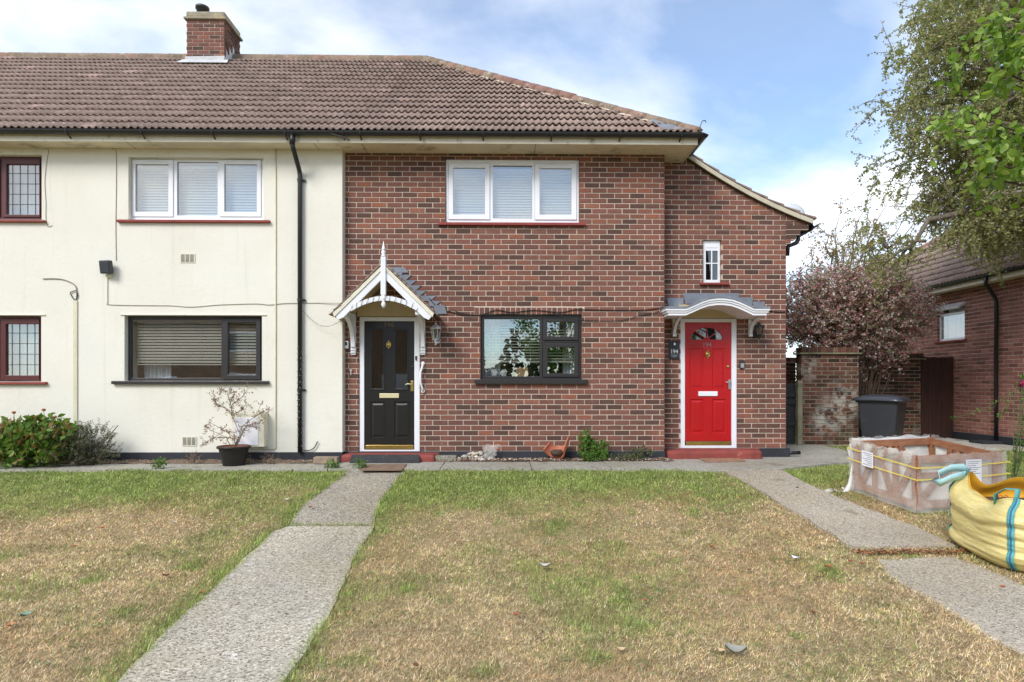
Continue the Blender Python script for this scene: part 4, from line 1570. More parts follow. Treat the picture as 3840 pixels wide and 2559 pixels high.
mb.build('fanlight', M['door_red'], door2, fix=True)
MB().box(fan[0], fan[1], Yr + 0.028, Yr + 0.033, fan[2], fan[3]).build('pane', M['glass_door'], door2)
MB().box(fan[0], fan[1], Yr + 0.06, Yr + 0.066, fan[2] - 0.05, fan[3]).build('fanlight_backing', M['dark_metal'], door2)
p = at(2693, 1262, Yr)
MB().lathe([(0, -0.001), (0.026, -0.001), (0.026, 0.001), (0, 0.001)], (p.x, Yr + 0.026, p.z), 18, M=Matrix.Rotation(R(90), 4, 'X')).build('round_sticker', M['print'], door2)
q = pxrect(2619, 1468, 2691, 1486, Yr)
MB().box(q[0], q[1], Yr - 0.006, Yr + 0.012, q[2], q[3]).build('letter_plate', M['upvc'], door2, bevel=0.005)
q = pxrect(2572, 1655, 2742, 1671, Yr)
mb = MB().prism([(q[0], q[2]), (q[1], q[2]), (q[1], q[3] - 0.012), (q[0], q[3] - 0.012)], Yr - 0.012, Yr + 0.05)
mb.box(q[0], q[1], Yr - 0.02, Yr + 0.02, q[3] - 0.012, q[3] - 0.002)
mb.build('threshold', M['brass'], door2, bevel=0.003)
q = pxrect(2732, 1424, 2742, 1460, Yr)
hd = MB().box(q[0], q[1], Yr, Yr + 0.011, q[2], q[3]).build('handle', M['steel'], door2, bevel=0.004)
p = at(2737, 1434, Yr)
MB().tube([p, p + Vector((0, -0.045, 0)), p + Vector((-0.02, -0.05, 0)), p + Vector((-0.085, -0.048, 0.002))], 0.007, 8).build('lever', M['steel'], hd, smooth=True)
p = at(2730, 1374, Yr)
MB().lathe([(0, -0.012), (0.02, -0.006), (0.022, 0.006), (0, 0.01)], (p.x, Yr, p.z), 16, M=Matrix.Rotation(R(90), 4, 'X')).build('lock', M['brass'], door2, smooth=True)
knocker(at(2653, 1329, Yr + 0.01), door2, 0.95)
p = at(2651, 1294, Yr + 0.01)
text('194', 0.10, M['print_dim'], 'numerals', door2, (p.x, Yr + 0.008, p.z), 0.002)

# ================================================================ doorsteps
def step(px0, px1, Yp, ytop, depth, bev, zt):
    x0, x1 = wx(px0, Yp - depth), wx(px1, Yp - depth)
    mb = MB().box(x0, x1, Yp - depth, Yp - 0.017, -0.06, zt)
    return mb.build('doorstep', M['red_step'], HOUSE, bevel=bev, seg=4)


zst = wz(1450, 1701, YM - 0.05)
step(1277, 1630, YM, 1700, 0.24, 0.045, zst)
step(2501, 2862, YW, 1690, 0.30, 0.05, wz(2680, 1684, YW - 0.05))
MB().box(W['door_b'][0] - 0.16, W['door_b'][1] + 0.30, YM - 0.03, YM + 0.0, zst - 0.03, W['door_b'][2] + 0.006).build('step_apron', M['red_step'], HOUSE, bevel=0.006)
MB().box(W['door_r'][0] - 0.10, W['door_r'][1] + 0.34, YW - 0.034, YW - 0.0, 0.1, W['door_r'][2] + 0.004).build('step_apron', M['red_step'], HOUSE, bevel=0.006)

# rubber threshold ramp and mats
a0, a1 = at(1320, 1712, YM - 0.22), at(1572, 1712, YM - 0.22)
b0, b1 = onground(1308, 1747), onground(1573, 1747)
zr = zst + 0.004
y0, y1 = b0.y, YM - 0.25
mb = MB()
P = [(b0.x, y0, 0.006), (b1.x, y0, 0.006), (a1.x, y1, zr), (a0.x, y1, zr)]
mb.F.append([mb.v(p) for p in P])
mb.F.append([mb.v((p[0], p[1], 0.001)) for p in P][::-1])
for k in range(4):
    k2 = (k + 1) % 4
    mb.F.append([k2, k, k + 4, k2 + 4])
ramp_ = tag(mb.build('threshold_ramp', M['rubber'], None), 'dark grey rubber ramp leading up to the black door', 'ramp')
nr = 9
for k in range(1, nr):
    t = k / nr
    xa, xb = b0.x + (a0.x - b0.x) * t, b1.x + (a1.x - b1.x) * t
    yy, zz_ = y0 + (y1 - y0) * t, 0.006 + (zr - 0.006) * t
    MB().bar((xa + 0.01, yy, zz_ + 0.001), (xb - 0.01, yy, zz_ + 0.001), 0.006, 0.006).build('rib', M['rubber'], ramp_)


def mat_obj(quad, label, mat):
    P = [onground(*q, 0.034) for q in quad]
    mb = MB()
    mb.F.append([mb.v(p + Vector((0, 0, 0.014))) for p in P])
    mb.F.append([mb.v(p) for p in P][::-1])
    for k in range(4):
        k2 = (k + 1) % 4
        mb.F.append([k2, k, k + 4 - 0, k2 + 4]) if False else mb.F.append([mb.v(P[k2] + Vector((0, 0, 0.014))), mb.v(P[k] + Vector((0, 0, 0.014))), mb.v(P[k]), mb.v(P[k2])])
    return tag(mb.build('doormat', mat, None), label, 'doormat')


mat_obj([(1352, 1766), (1508, 1766), (1526, 1743), (1366, 1745)], 'worn brown doormat on the path below the black ramp', M['mat'])
mat_obj([(2648, 1735), (2797, 1732), (2756, 1715), (2612, 1717)], 'thin reddish brown doormat below the red doorstep', M['mat_red'])


def rough_block(name, label, q, h, mat, cat='block'):
    a, b = onground(*q[0]), onground(*q[1])
    mb = MB().box(a.x, b.x, a.y, a.y + q[2], 0.03, 0.03 + h)
    o = mb.build(name, mat, None, bevel=0.012, seg=3)
    return tag(o, label, cat)


rough_block('concrete_block', 'grey concrete block lying against the brick plinth right of the black door', ((1631, 1739), (1711, 1739), 0.13), 0.085, M['cblock'])
o = rough_block('timber_offcut', 'weathered brown block lying between the gully and the black doorstep', ((1174, 1749), (1264, 1749), 0.14), 0.10, plain('old_block', srgb(150, 132, 112), 0.95, 0.3, 9.0, 0.7))

# ================================================================ gabled canopy over the black door
YK = -0.66                                    # its front face
CAN = thing('door_canopy', 'white gabled timber canopy with finial over the black door', 'canopy', (wx(1438, YK), YK, 2.3))
f = lambda px, py, Y=YK: at(px, py, Y)
ap = f(1438, 1008)
eL, eR = f(1263, 1183), f(1616, 1183)
apx, apz = ap.x, ap.z
run = (eR.x - eL.x) / 2
drop = apz - eL.z
sl = math.atan2(drop, run)
bw = 0.105                                    # bargeboard width (upright)


def slope(sgn, x, dz=0.0):
    return apz - abs(x - apx) * math.tan(sl) + dz


for sgn in (-1, 1):
    xe = apx + sgn * (run + 0.015)
    z = lambda x: apz - abs(x - apx) * math.tan(sl)
    pol = [(apx + sgn * 0.03, z(apx + sgn * 0.03)), (xe, z(xe)), (xe - sgn * 0.04, z(xe) - 0.05), (xe - sgn * 0.115, z(xe) - 0.015), (apx + sgn * 0.03, z(apx + sgn * 0.03) - 0.125)]
    MB().prism(pol if sgn > 0 else pol[::-1], YK, YK + 0.035).build('bargeboard', M['white_paint'], CAN, bevel=0.005, fix=True)
    # beige undercloak strip above the bargeboard
    pol = [(apx, apz + 0.002), (xe + sgn * 0.012, z(xe) - 0.008), (xe + sgn * 0.035, z(xe) + 0.045), (apx, apz + 0.062)]
    MB().prism(pol if sgn > 0 else pol[::-1], YK - 0.014, YK + 0.02).build('undercloak', M['cream_paint'], CAN, fix=True)
    # soffit boards of the roof slope
    pol = [(apx, apz - 0.004), (xe, z(xe) - 0.004), (xe, z(xe) + 0.014), (apx, apz + 0.016)]
    MB().prism(pol if sgn > 0 else pol[::-1], YK + 0.036, -0.02).build('roof_board', M['beige'], CAN, fix=True)
    # tile courses, each tile end standing proud at the verge
    nt = 11
    Ls = run / math.cos(sl) + 0.07
    for k in range(nt):
        s0 = Ls * k / nt
        s1 = s0 + Ls / nt + 0.045
        dirv = Vector((-sgn * math.cos(sl), 0, math.sin(sl)))
        nor = Vector((sgn * math.sin(sl), 0, math.cos(sl)))
        foot = Vector((apx + sgn * Ls * math.cos(sl), 0, apz - Ls * math.sin(sl))) + nor * 0.05
        a0_, a1_ = foot + dirv * s0 + nor * 0.024, foot + dirv * min(s1, Ls + 0.01) + nor * 0.002
        for yq, w in ((YK - 0.02, 0.165), (YK + 0.148, 0.165), (YK + 0.316, 0.165), (YK + 0.484, 0.15)):
            pol = [(a0_.x, a0_.z), (a1_.x, a1_.z), ((a1_ + nor * 0.012).x, (a1_ + nor * 0.012).z), ((a0_ + nor * 0.013).x, (a0_ + nor * 0.013).z)]
            MB().prism(pol, yq + random.uniform(-0.006, 0.006), yq + w).build('plain_tile', M['tile'], CAN, fix=True)
    # stepped lead on the wall
    for k in range(9):
        t = (k + 0.5) / 9
        x = apx * 0.955 + sgn * (run * 1.0 * t + 0.02) + 0.0
        zc_ = (apz - 0.0) - run * t * math.tan(sl) + 0.07
        zc_ = round((zc_ - Zb) / BH) * BH + Zb + BH * 0.5
        if sgn < 0 and x < XC + 0.13:
            continue
        wd = 0.12
        pol = [(x - wd * 0.7, zc_ - BH * 0.55), (x + wd * 0.02, zc_ - BH * 0.55), (x + wd * 0.85, zc_ + BH * 0.5), (x - wd * 0.7, zc_ + BH * 0.5)]
        MB().prism(pol, -0.012 - 0.0015 * (k % 2), -0.004).build('lead_step', M['lead'], CAN, fix=True)
if True:
    pol = [(apx - 0.02, apz + 0.06), (apx + 0.26, apz + 0.06), (apx + 0.2, apz + 0.14), (apx - 0.02, apz + 0.14)]
    MB().prism(pol, -0.016, -0.006).build('lead_step', M['lead'], CAN)
    q0, q1 = at(1630, 1160, -0.01), at(1676, 1178, -0.01)
    MB().prism([(q0.x, q1.z), (q1.x, q1.z), (q1.x - 0.04, q0.z + 0.06), (q0.x, q0.z + 0.06)], -0.02, -0.008).build('lead_step', M['lead'], CAN)
# king post, finial and drop
kx_, kw = f(1438, 1000).x, 0.072
zt0, zt1 = f(1438, 1108).z, f(1438, 965).z
MB().box(kx_ - kw / 2, kx_ + kw / 2, YK - 0.03, YK + 0.04, zt0, zt1).build('king_post', M['white_paint'], CAN, bevel=0.006)
zt = f(1438, 905).z
H_ = zt - zt1
MB().lathe([(0.034, zt1), (0.036, zt1 + 0.1 * H_), (0.018, zt1 + 0.16 * H_), (0.034, zt1 + 0.28 * H_), (0.030, zt1 + 0.38 * H_), (0.014, zt1 + 0.44 * H_), (0.032, zt1 + 0.48 * H_), (0.024, zt1 + 0.54 * H_), (0.012, zt1 + 0.76 * H_), (0.003, zt)], (kx_, YK + 0.005, 0), 16).build('finial', M['white_paint'], CAN, smooth=True)
zd = f(1438, 1157).z
Hd = zt0 - zd
MB().lathe([(0.002, zd), (0.022, zd + 0.12 * Hd), (0.034, zd + 0.3 * Hd), (0.026, zd + 0.46 * Hd), (0.014, zd + 0.54 * Hd), (0.032, zd + 0.7 * Hd), (0.034, zt0)], (kx_, YK + 0.005, 0), 16).build('pendant', M['white_paint'], CAN, smooth=True)
# arched brace
lo, hi = [], []
xa0, xa1 = f(1316, 1165).x, f(1566, 1165).x
zsp, zcr = f(1316, 1168).z, f(1438, 1110).z
for k in range(25):
    t = k / 24
    x = xa0 + (xa1 - xa0) * t
    zz_ = zsp + (zcr - zsp) * math.sin(math.pi * (0.08 + 0.84 * t)) ** 0.85
    hi.append((x, zz_))
    lo.append((x, zz_ - 0.066))
MB().strip(lo, hi, YK + 0.002, YK + 0.034).build('arched_brace', M['white_paint'], CAN, fix=True)
# beige header board on the wall and side wall-plates
q = pxrect(1340, 1140, 1560, 1187, -0.02)
MB().box(q[0], q[1], -0.03, -0.004, q[2], q[3] + 0.05).build('header_board', M['beige'], CAN)
for (px, sgn) in ((1325, 1), (1586, -1)):
    x = wx(px, -0.02)
    zlo, zhi = wz(px, 1332, 0), wz(px, 1172, 0)
    br = MB().box(x - 0.037, x + 0.037, -0.03, -0.003, zlo, zhi).build('bracket', M['white_paint'], CAN, bevel=0.006)
    zb_ = f(px, 1180).z
    # horizontal arm
    MB().box(x - 0.036, x + 0.036, YK + 0.04, -0.031, zb_ + 0.0, zb_ + 0.065).build('bracket_arm', M['white_paint'], br, bevel=0.006)
    # curved strut from the foot of the plate to the front of the arm
    lo, hi = [], []
    for k in range(13):
        t = k / 12
        an = t * math.pi / 2
        yy = -0.03 - (abs(YK) - 0.12) * (1 - math.cos(an))
        zz_ = zlo + 0.12 + (zb_ - zlo - 0.12) * math.sin(an)
        lo.append((yy, zz_))
        hi.append((yy + 0.05 * math.sin(an) + 0.01, zz_ - 0.06 * math.cos(an) * 0 + 0.0))
    mb = MB()
    for k in range(12):
        A = [(x - 0.03, lo[k][0] - 0.03, lo[k][1]), (x + 0.03, lo[k][0] - 0.03, lo[k][1]), (x + 0.03, lo[k][0] + 0.03, lo[k][1]), (x - 0.03, lo[k][0] + 0.03, lo[k][1])]
        B = [(x - 0.03, lo[k + 1][0] - 0.03, lo[k + 1][1]), (x + 0.03, lo[k + 1][0] - 0.03, lo[k + 1][1]), (x + 0.03, lo[k + 1][0] + 0.03, lo[k + 1][1]), (x - 0.03, lo[k + 1][0] + 0.03, lo[k + 1][1])]
        b0_ = len(mb.V)
        for p in A + B:
            mb.v(p)
        for i in range(4):
            i2 = (i + 1) % 4
            mb.F.append([b0_ + i, b0_ + i2, b0_ + 4 + i2, b0_ + 4 + i])
    mb.build('bracket_strut', M['white_paint'], br, fix=True)
    for dz in (0.03, 0.07):
        MB().box(x - 0.042, x + 0.042, -0.05, -0.031, zlo + dz, zlo + dz + 0.018).build('bracket_bead', M['white_paint'], br, bevel=0.004)
    MB().box(x - 0.05, x + 0.05, YK + 0.0351, YK + 0.15, zb_ + 0.066, zb_ + 0.12).build('bracket_cap', M['white_paint'], br, bevel=0.006)

# ================================================================ arched canopy over the red door
YQ = YW - 0.62
CAN2 = thing('door_canopy', 'low arched white canopy with lead top over the red door', 'canopy', (wx(2690, YQ), YQ, 2.2))
prof = [(2497, 1158), (2520, 1158), (2574, 1158), (2600, 1147), (2630, 1133), (2660, 1123), (2690, 1119), (2715, 1119), (2745, 1123), (2775, 1133), (2803, 1146), (2828, 1158), (2860, 1158), (2888, 1158)]
pw = [at(px, py, YQ) for px, py in prof]
up = [(p.x, p.z) for p in pw]


def offs(d):
    return [(x, z - d) for x, z in up]


for k, (d0, d1, pr, ins) in enumerate(((0.0, 0.028, 0.0, 0.0), (0.030, 0.058, 0.014, 0.018), (0.060, 0.098, 0.028, 0.04))):
    hi_, lo_ = offs(d0), offs(d1)
    c0 = [(min(max(x, up[0][0] + ins), up[-1][0] - ins), z) for x, z in hi_]
    c1 = [(min(max(x, up[0][0] + ins), up[-1][0] - ins), z) for x, z in lo_]
    MB().strip(c1, c0, YQ + pr, YW - 0.02).build('cornice_moulding', M['white_paint'], CAN2, fix=True)
MB().strip(offs(-0.004), offs(-0.034), YQ - 0.008, YW - 0.02).build('lead_roof', M['lead'], CAN2, fix=True)
sof = [(x, z - 0.10) for x, z in up if up[1][0] < x < up[-2][0]]
for (x0, x1, y0, y1) in ((2500, 2562, 1118, 1160), (2560, 2770, 1100, 1126), (2766, 2822, 1116, 1142), (2820, 2866, 1132, 1158)):
    q = pxrect(x0, y0, x1, y1, YW - 0.01)
    MB().prism([(q[0] + 0.05, q[2] - 0.06), (q[1] - 0.02, q[2] - 0.06), (q[1] + 0.01, q[3]), (q[0], q[3])], YW - 0.014 - 0.001 * (x0 % 3), YW - 0.004).build('lead_flashing', M['lead'], CAN2)
q = pxrect(2545, 1172, 2775, 1193, YW - 0.02)
MB().box(q[0], q[1], YW - 0.03, YW - 0.004, q[2], q[3] + 0.12).build('header_board', M['beige'], CAN2)
for (px, lean) in ((2527, -1), (2812, 1)):
    x = wx(px, YW - 0.02)
    zlo, zhi = wz(px, 1264, YW), wz(px, 1182, YW)
    br = MB().box(x - 0.022, x + 0.022, YW - 0.028, YW - 0.003, zlo + 0.02, zhi).build('bracket', M['cream_paint'], CAN2, bevel=0.004)
    mb = MB()
    zfr = pw[0].z - 0.10
    prev = None
    for k in range(13):
        an = (k / 12) * math.pi / 2
        yy = YW - 0.035 - 0.46 * (1 - math.cos(an))
        zz_ = zlo + 0.05 + (zfr - zlo - 0.05) * math.sin(an)
        th = 0.03 + 0.02 * math.sin(an)
        cur = [(x - 0.024, yy - th, zz_), (x + 0.024, yy - th, zz_), (x + 0.024, yy + th, zz_ + 0.0), (x - 0.024, yy + th, zz_)]
        ids = [mb.v(p) for p in cur]
        if prev:
            for i in range(4):
                i2 = (i + 1) % 4
                mb.F.append([prev[i], prev[i2], ids[i2], ids[i]])
        prev = ids
    mb.build('bracket_strut', M['white_paint'], br, fix=True)
    MB().box(x - 0.03, x + 0.03, YW - 0.075, YW - 0.0285, zlo, zlo + 0.045).build('bracket_foot', M['white_paint'], br, bevel=0.006)

# ================================================================ fittings on the walls
def lantern(label, px, ptop, pbot, Y, mat, side):
    top, bot = at(px, ptop, Y - 0.12), at(px, pbot, Y - 0.12)
    Hh = top.z - bot.z
    x, y, z = top.x, Y - 0.12, bot.z
    L = thing('wall_lantern', label, 'lantern', (x, Y, z))
    MB().lathe([(0.03, z + Hh * 0.22), (0.052, z + Hh * 0.235), (0.045, z + Hh * 0.27)], (x, y, 0), 6).build('base', mat, L)
    MB().lathe([(0.0, z + 0.0), (0.02, z + Hh * 0.03), (0.012, z + Hh * 0.1), (0.026, z + Hh * 0.18), (0.03, z + Hh * 0.22)], (x, y, 0), 12).build('stem', mat, L, smooth=True)
    gl = MB()
    for k in range(6):
        a0_, a1_ = 2 * math.pi * k / 6, 2 * math.pi * (k + 1) / 6
        gl.poly([(x + 0.042 * math.cos(a0_), y + 0.042 * math.sin(a0_), z + Hh * 0.27), (x + 0.042 * math.cos(a1_), y + 0.042 * math.sin(a1_), z + Hh * 0.27),
                 (x + 0.07 * math.cos(a1_), y + 0.07 * math.sin(a1_), z + Hh * 0.68), (x + 0.07 * math.cos(a0_), y + 0.07 * math.sin(a0_), z + Hh * 0.68)])
    gl.build('glass', M['glass_door'], L)
    for k in range(6):
        a0_ = 2 * math.pi * k / 6
        MB().tube([(x + 0.044 * math.cos(a0_), y + 0.044 * math.sin(a0_), z + Hh * 0.26), (x + 0.072 * math.cos(a0_), y + 0.072 * math.sin(a0_), z + Hh * 0.69)], 0.0055, 5).build('glazing_bar', mat, L)
    MB().lathe([(0.088, z + Hh * 0.68), (0.088, z + Hh * 0.70), (0.06, z + Hh * 0.80), (0.03, z + Hh * 0.855), (0.012, z + Hh * 0.88), (0.018, z + Hh * 0.92), (0.008, z + Hh * 0.96), (0.002, z + Hh)], (x, y, 0), 18).build('hood', mat, L, smooth=True)
    MB().tube([(x + side * 0.02, Y - 0.012, z + Hh * 0.20), (x + side * 0.06, Y - 0.05, z + Hh * 0.28), (x + side * 0.055, Y - 0.09, z + Hh * 0.14), (x + side * 0.01, y, z + Hh * 0.10)], 0.011, 8).build('arm', mat, L, smooth=True)
    MB().box(x - 0.03 + side * 0.015, x + 0.03 + side * 0.015, Y - 0.016, Y - 0.002, z + Hh * 0.10, z + Hh * 0.36).build('back_plate', mat, L, bevel=0.01)
    return L


lantern('silver glazed wall lantern beside the black door canopy', 1634, 1206, 1296, YM, M['silver'], 1)
lantern('dark wall lantern right of the red door', 2846, 1207, 1273, YW, M['dark_metal'], -1)

# grab rail
p0, p1 = at(1587, 1364, YM), at(1587, 1468, YM)
GR = thing('grab_rail', 'white plastic grab rail on the brick wall beside the black door', 'rail', (p0.x, YM, p1.z))
xm_ = at(1577, 1416, YM - 0.05).x
MB().tube([(p0.x, YM - 0.03, p0.z), (p0.x - 0.005, YM - 0.045, p0.z - 0.04), (xm_, YM - 0.07, p0.z - 0.14), (xm_, YM - 0.07, p1.z + 0.14), (p0.x - 0.005, YM - 0.045, p1.z + 0.04), (p0.x, YM - 0.03, p1.z)], 0.016, 10).build('bar', M['upvc'], GR, smooth=True)
for p in (p0, p1):
    MB().lathe([(0.0, -0.034), (0.028, -0.03), (0.032, -0.004), (0.0, -0.002)], (p.x, YM, p.z), 16, M=Matrix.Rotation(R(-90), 4, 'X')).build('fixing', M['upvc'], GR, smooth=True)
# key safe
q = pxrect(1289, 1280, 1309, 1309, YM)
KS = thing('key_safe', 'small grey key safe on brick left of the black door', 'key safe', ((q[0] + q[1]) / 2, YM, q[2]))
MB().box(q[0] + 0.012, q[1], YM - 0.05, YM - 0.003, q[2], q[3]).build('case', M['silver'], KS, bevel=0.01)
MB().box(q[0] + 0.03, q[1] - 0.016, YM - 0.056, YM - 0.0505, q[2] + 0.05, q[3] - 0.015).build('cover', M['dark_metal'], KS, bevel=0.003)
# white screw hook
p = at(1317, 1393, YM)
o = MB().tube([(p.x - 0.016, YM - 0.02, p.z + 0.02), (p.x, YM - 0.026, p.z + 0.016), (p.x + 0.016, YM - 0.02, p.z + 0.02)], 0.007, 6).tube([(p.x, YM - 0.022, p.z + 0.014), (p.x, YM - 0.012, p.z - 0.06)], [0.008, 0.004], 6).build('wall_hook', M['upvc'], None)
tag(o, 'tiny white hook on the brick below the key safe', 'hook')
# plaque of 194
q = pxrect(2507, 1279, 2547, 1347, YW)
PL = thing('number_plaque', 'dark slate plaque with white 194 left of the red door', 'sign', ((q[0] + q[1]) / 2, YW, q[2]))
MB().box(q[0] + 0.005, q[1], YW - 0.022, YW - 0.003, q[2], q[3]).build('plate', M['slate'], PL, bevel=0.006)
xc_ = (q[0] + q[1]) / 2
text('194', 0.088, M['print'], 'numerals', PL, (xc_, YW - 0.024, q[2] + 0.115), 0.0012, sx=0.95)
for k, (w_, dz) in enumerate(((0.12, 0.075), (0.11, 0.05), (0.06, 0.03))):
    MB().box(xc_ - w_ / 2, xc_ + w_ / 2, YW - 0.0235, YW - 0.0222, q[2] + dz, q[2] + dz + (0.004 if k == 0 else 0.011)).build('small_print', M['print_dim'], PL)
MB().box(xc_ - 0.03, xc_ + 0.03, YW - 0.045, YW - 0.0225, q[3] - 0.085, q[3] - 0.02).build('lamp_housing', M['dark_metal'], PL, bevel=0.004)
MB().box(xc_ - 0.014, xc_ + 0.014, YW - 0.047, YW - 0.0452, q[3] - 0.07, q[3] - 0.035).build('lamp_lens', M['print'], PL)
# video doorbell
q = pxrect(2772, 1352, 2790, 1383, YW)
DB = thing('video_doorbell', 'black and silver video doorbell right of the red door', 'doorbell', ((q[0] + q[1]) / 2, YW, q[2]))
MB().box(q[0], q[1], YW - 0.03, YW - 0.003, q[2], q[3]).build('case', M['dark_metal'], DB, bevel=0.005)
MB().box(q[0] + 0.012, q[1] - 0.008, YW - 0.033, YW - 0.0302, q[2] + 0.012, q[2] + 0.085).build('button_face', M['steel'], DB, bevel=0.002)


# air bricks
def air_brick(x0, y0, x1, y1):
    q = pxrect(x0, y0, x1, y1, YC)
    ab = MB().box(q[0], q[1], YC - 0.003, YC + 0.01, q[2], q[3]).build('air_brick', M['dark_metal'], HOUSE)
    hs = []
    nx, nz = 3, 7
    for i in range(nx):
        for j in range(nz):
            w_, h_ = (q[1] - q[0]), (q[3] - q[2])
            hs.append((q[0] + w_ * (0.05 + 0.315 * i), q[0] + w_ * (0.05 + 0.315 * i + 0.27), q[2] + h_ * (0.07 + 0.127 * j), q[2] + h_ * (0.07 + 0.127 * j + 0.085)))
    MB().plate(q[0] - 0.004, q[1] + 0.004, q[2] - 0.004, q[3] + 0.004, hs, YC - 0.010, YC - 0.0035).build('grille', M['cream_paint'], ab)


air_brick(684, 1639, 737, 1672)
air_brick(677, 953, 731, 985)

# security light
q = pxrect(391, 982, 434, 1031, YC)
SL_ = thing('security_light', 'black box floodlight on the cream wall', 'light', ((q[0] + q[1]) / 2, YC, q[2]))
Mt = Matrix.Translation(((q[0] + q[1]) / 2, YC - 0.09, (q[2] + q[3]) / 2)) @ Matrix.Rotation(R(-10), 4, 'Z') @ Matrix.Rotation(R(8), 4, 'X')
w_, h_ = (q[1] - q[0]) / 2, (q[3] - q[2]) / 2
MB().box(-w_, w_, -0.045, 0.045, -h_, h_, Mt).build('lamp_head', M['bin'], SL_, bevel=0.02, seg=3)
MB().box(q[0] + 0.05, q[1] - 0.05, YC - 0.06, YC - 0.002, q[2] - 0.045, q[2] - 0.004).build('sensor', M['cream_paint'], SL_, bevel=0.01)
MB().tube([((q[0] + q[1]) / 2, YC - 0.002, q[2] + 0.08), ((q[0] + q[1]) / 2, YC - 0.06, q[2] + 0.09)], 0.018, 8).build('arm', M['dark_metal'], SL_)

# gas meter box
q = pxrect(876, 1548, 997, 1676, YC - 0.1)
MBX = thing('meter_box', 'white plastic meter box low on the cream wall behind the dead plant', 'meter box', ((q[0] + q[1]) / 2, YC, q[2]))
MB().box(q[0], q[1], YC - 0.16, YC - 0.002, q[2], q[3]).build('case', M['cream_paint'], MBX, bevel=0.012)
MB().box(q[0] + 0.035, q[1] - 0.09, YC - 0.168, YC - 0.1602, q[2] + 0.03, q[3] - 0.07).build('door', M['upvc'], MBX, bevel=0.003)


# painted pipes and cables
def cable(name, label, pts, r, mat, cat='cable', n=6, Y=None):
    P = [p if isinstance(p, Vector) else at(p[0], p[1], (Y if len(p) < 3 else p[2])) for p in pts]
    # smooth the run a little
    S = []
    for i in range(len(P) - 1):
        p0_, p1_, p2_, p3_ = P[max(0, i - 1)], P[i], P[i + 1], P[min(len(P) - 1, i + 2)]
        for k in range(4):
            t = k / 4
            S.append(0.5 * ((2 * p1_) + (-p0_ + p2_) * t + (2 * p0_ - 5 * p1_ + 4 * p2_ - p3_) * t * t + (-p0_ + 3 * p1_ - 3 * p2_ + p3_) * t ** 3))
    S.append(P[-1])
    o = MB().tube(S, r, n).build(name, mat, None, smooth=True)
    return tag(o, label, cat)


yc_ = YC - 0.012
o = MB().tube([at(1033, 552, yc_), at(1033, 1676, yc_), at(1031, 1682, yc_), at(1024, 1684, yc_), at(985, 1684, yc_), at(983, 1676, yc_)], 0.011, 8).build('gas_pipe', M['cable_cream'], None, smooth=True)
tag(o, 'cream painted thin pipe running down beside the black downpipe to the meter box', 'pipe')
q = pxrect(277, 1128, 292, 1690, YC)
o = MB().box(q[0], q[1], YC - 0.02, YC - 0.001, 0.17, q[3]).build('cable_trunking', M['cable_cream'], None, bevel=0.005)
tag(o, 'cream painted trunking strip rising from behind the bushes', 'trunking')
cable('wall_cable', 'dark cable hanging from the soffit down to the floodlight', [(401, 551), (430, 562), (436, 580), (436, 700), (434, 850), (436, 978)], 0.004, M['cable_dirty'], Y=yc_ + 0.005)
cable('wall_cable', 'thin pale cable from the soffit looping down beside the maroon window', [(140, 552), (180, 560), (176, 600), (168, 680), (172, 760), (172, 820), (180, 850), (196, 846)], 0.0034, M['cable_dirty'], Y=yc_ + 0.005)
cable('wall_cable', 'pale cable bending from the cream wall into the trunking top', [(160, 1046), (220, 1046), (262, 1058), (286, 1080), (286, 1130)], 0.007, M['cable_dirty'], Y=yc_)
cable('wall_cable', 'small loop of cable hanging at the trunking top', [(285, 1090), (268, 1095), (264, 1102), (280, 1126), (290, 1112), (288, 1096)], 0.006, M['cable'], Y=yc_ - 0.004)
cable('wall_cable', 'thin cable running from the floodlight along the cream wall to the canopy', [(404, 1032), (404, 1130), (410, 1143), (520, 1146), (640, 1147), (720, 1152), (820, 1144), (960, 1140), (1010, 1144), (1060, 1139), (1110, 1138), (1190, 1137), (1272, 1138, -0.16)], 0.0042, M['cable_dirty'], Y=yc_ + 0.004)
yb_ = YM - 0.012
cable('wall_cable', 'black cable sagging from the canopy along the brick over the dark window to the wing', [(1610, 1120), (1650, 1162), (1690, 1170), (1740, 1182), (1810, 1180), (1860, 1163), (1920, 1172), (2000, 1164), (2100, 1172), (2150, 1162), (2200, 1162), (2320, 1164), (2420, 1163), (2488, 1152)], 0.0075, M['cable'], Y=yb_)
cable('wall_cable', 'second thinner dark cable looping over the window and dropping toward the wing', [(1700, 1166), (1760, 1180), (1830, 1182), (1900, 1178), (1990, 1182), (2090, 1180), (2130, 1196), (2250, 1204), (2330, 1202), (2400, 1184), (2488, 1166)], 0.005, M['cable'], Y=yb_ - 0.004)
cable('wall_cable', 'short black cable on the wing between canopy and corner', [(2885, 1165), (2910, 1170), (2945, 1170)], 0.007, M['cable'], Y=YW - 0.012)
cable('wall_cable', 'loose black cable end curling up from the gully block', [(1140, 1690), (1160, 1690), (1178, 1680), (1188, 1662), (1192, 1656)], 0.008, M['cable'], Y=YC - 0.03)
cable('overhead_wire', 'overhead wire clamped at the eaves gutter', [at(1230, 499, -0.52), at(1285, 515, -0.53), at(1310, 526, -0.54)], 0.012, M['cable'])

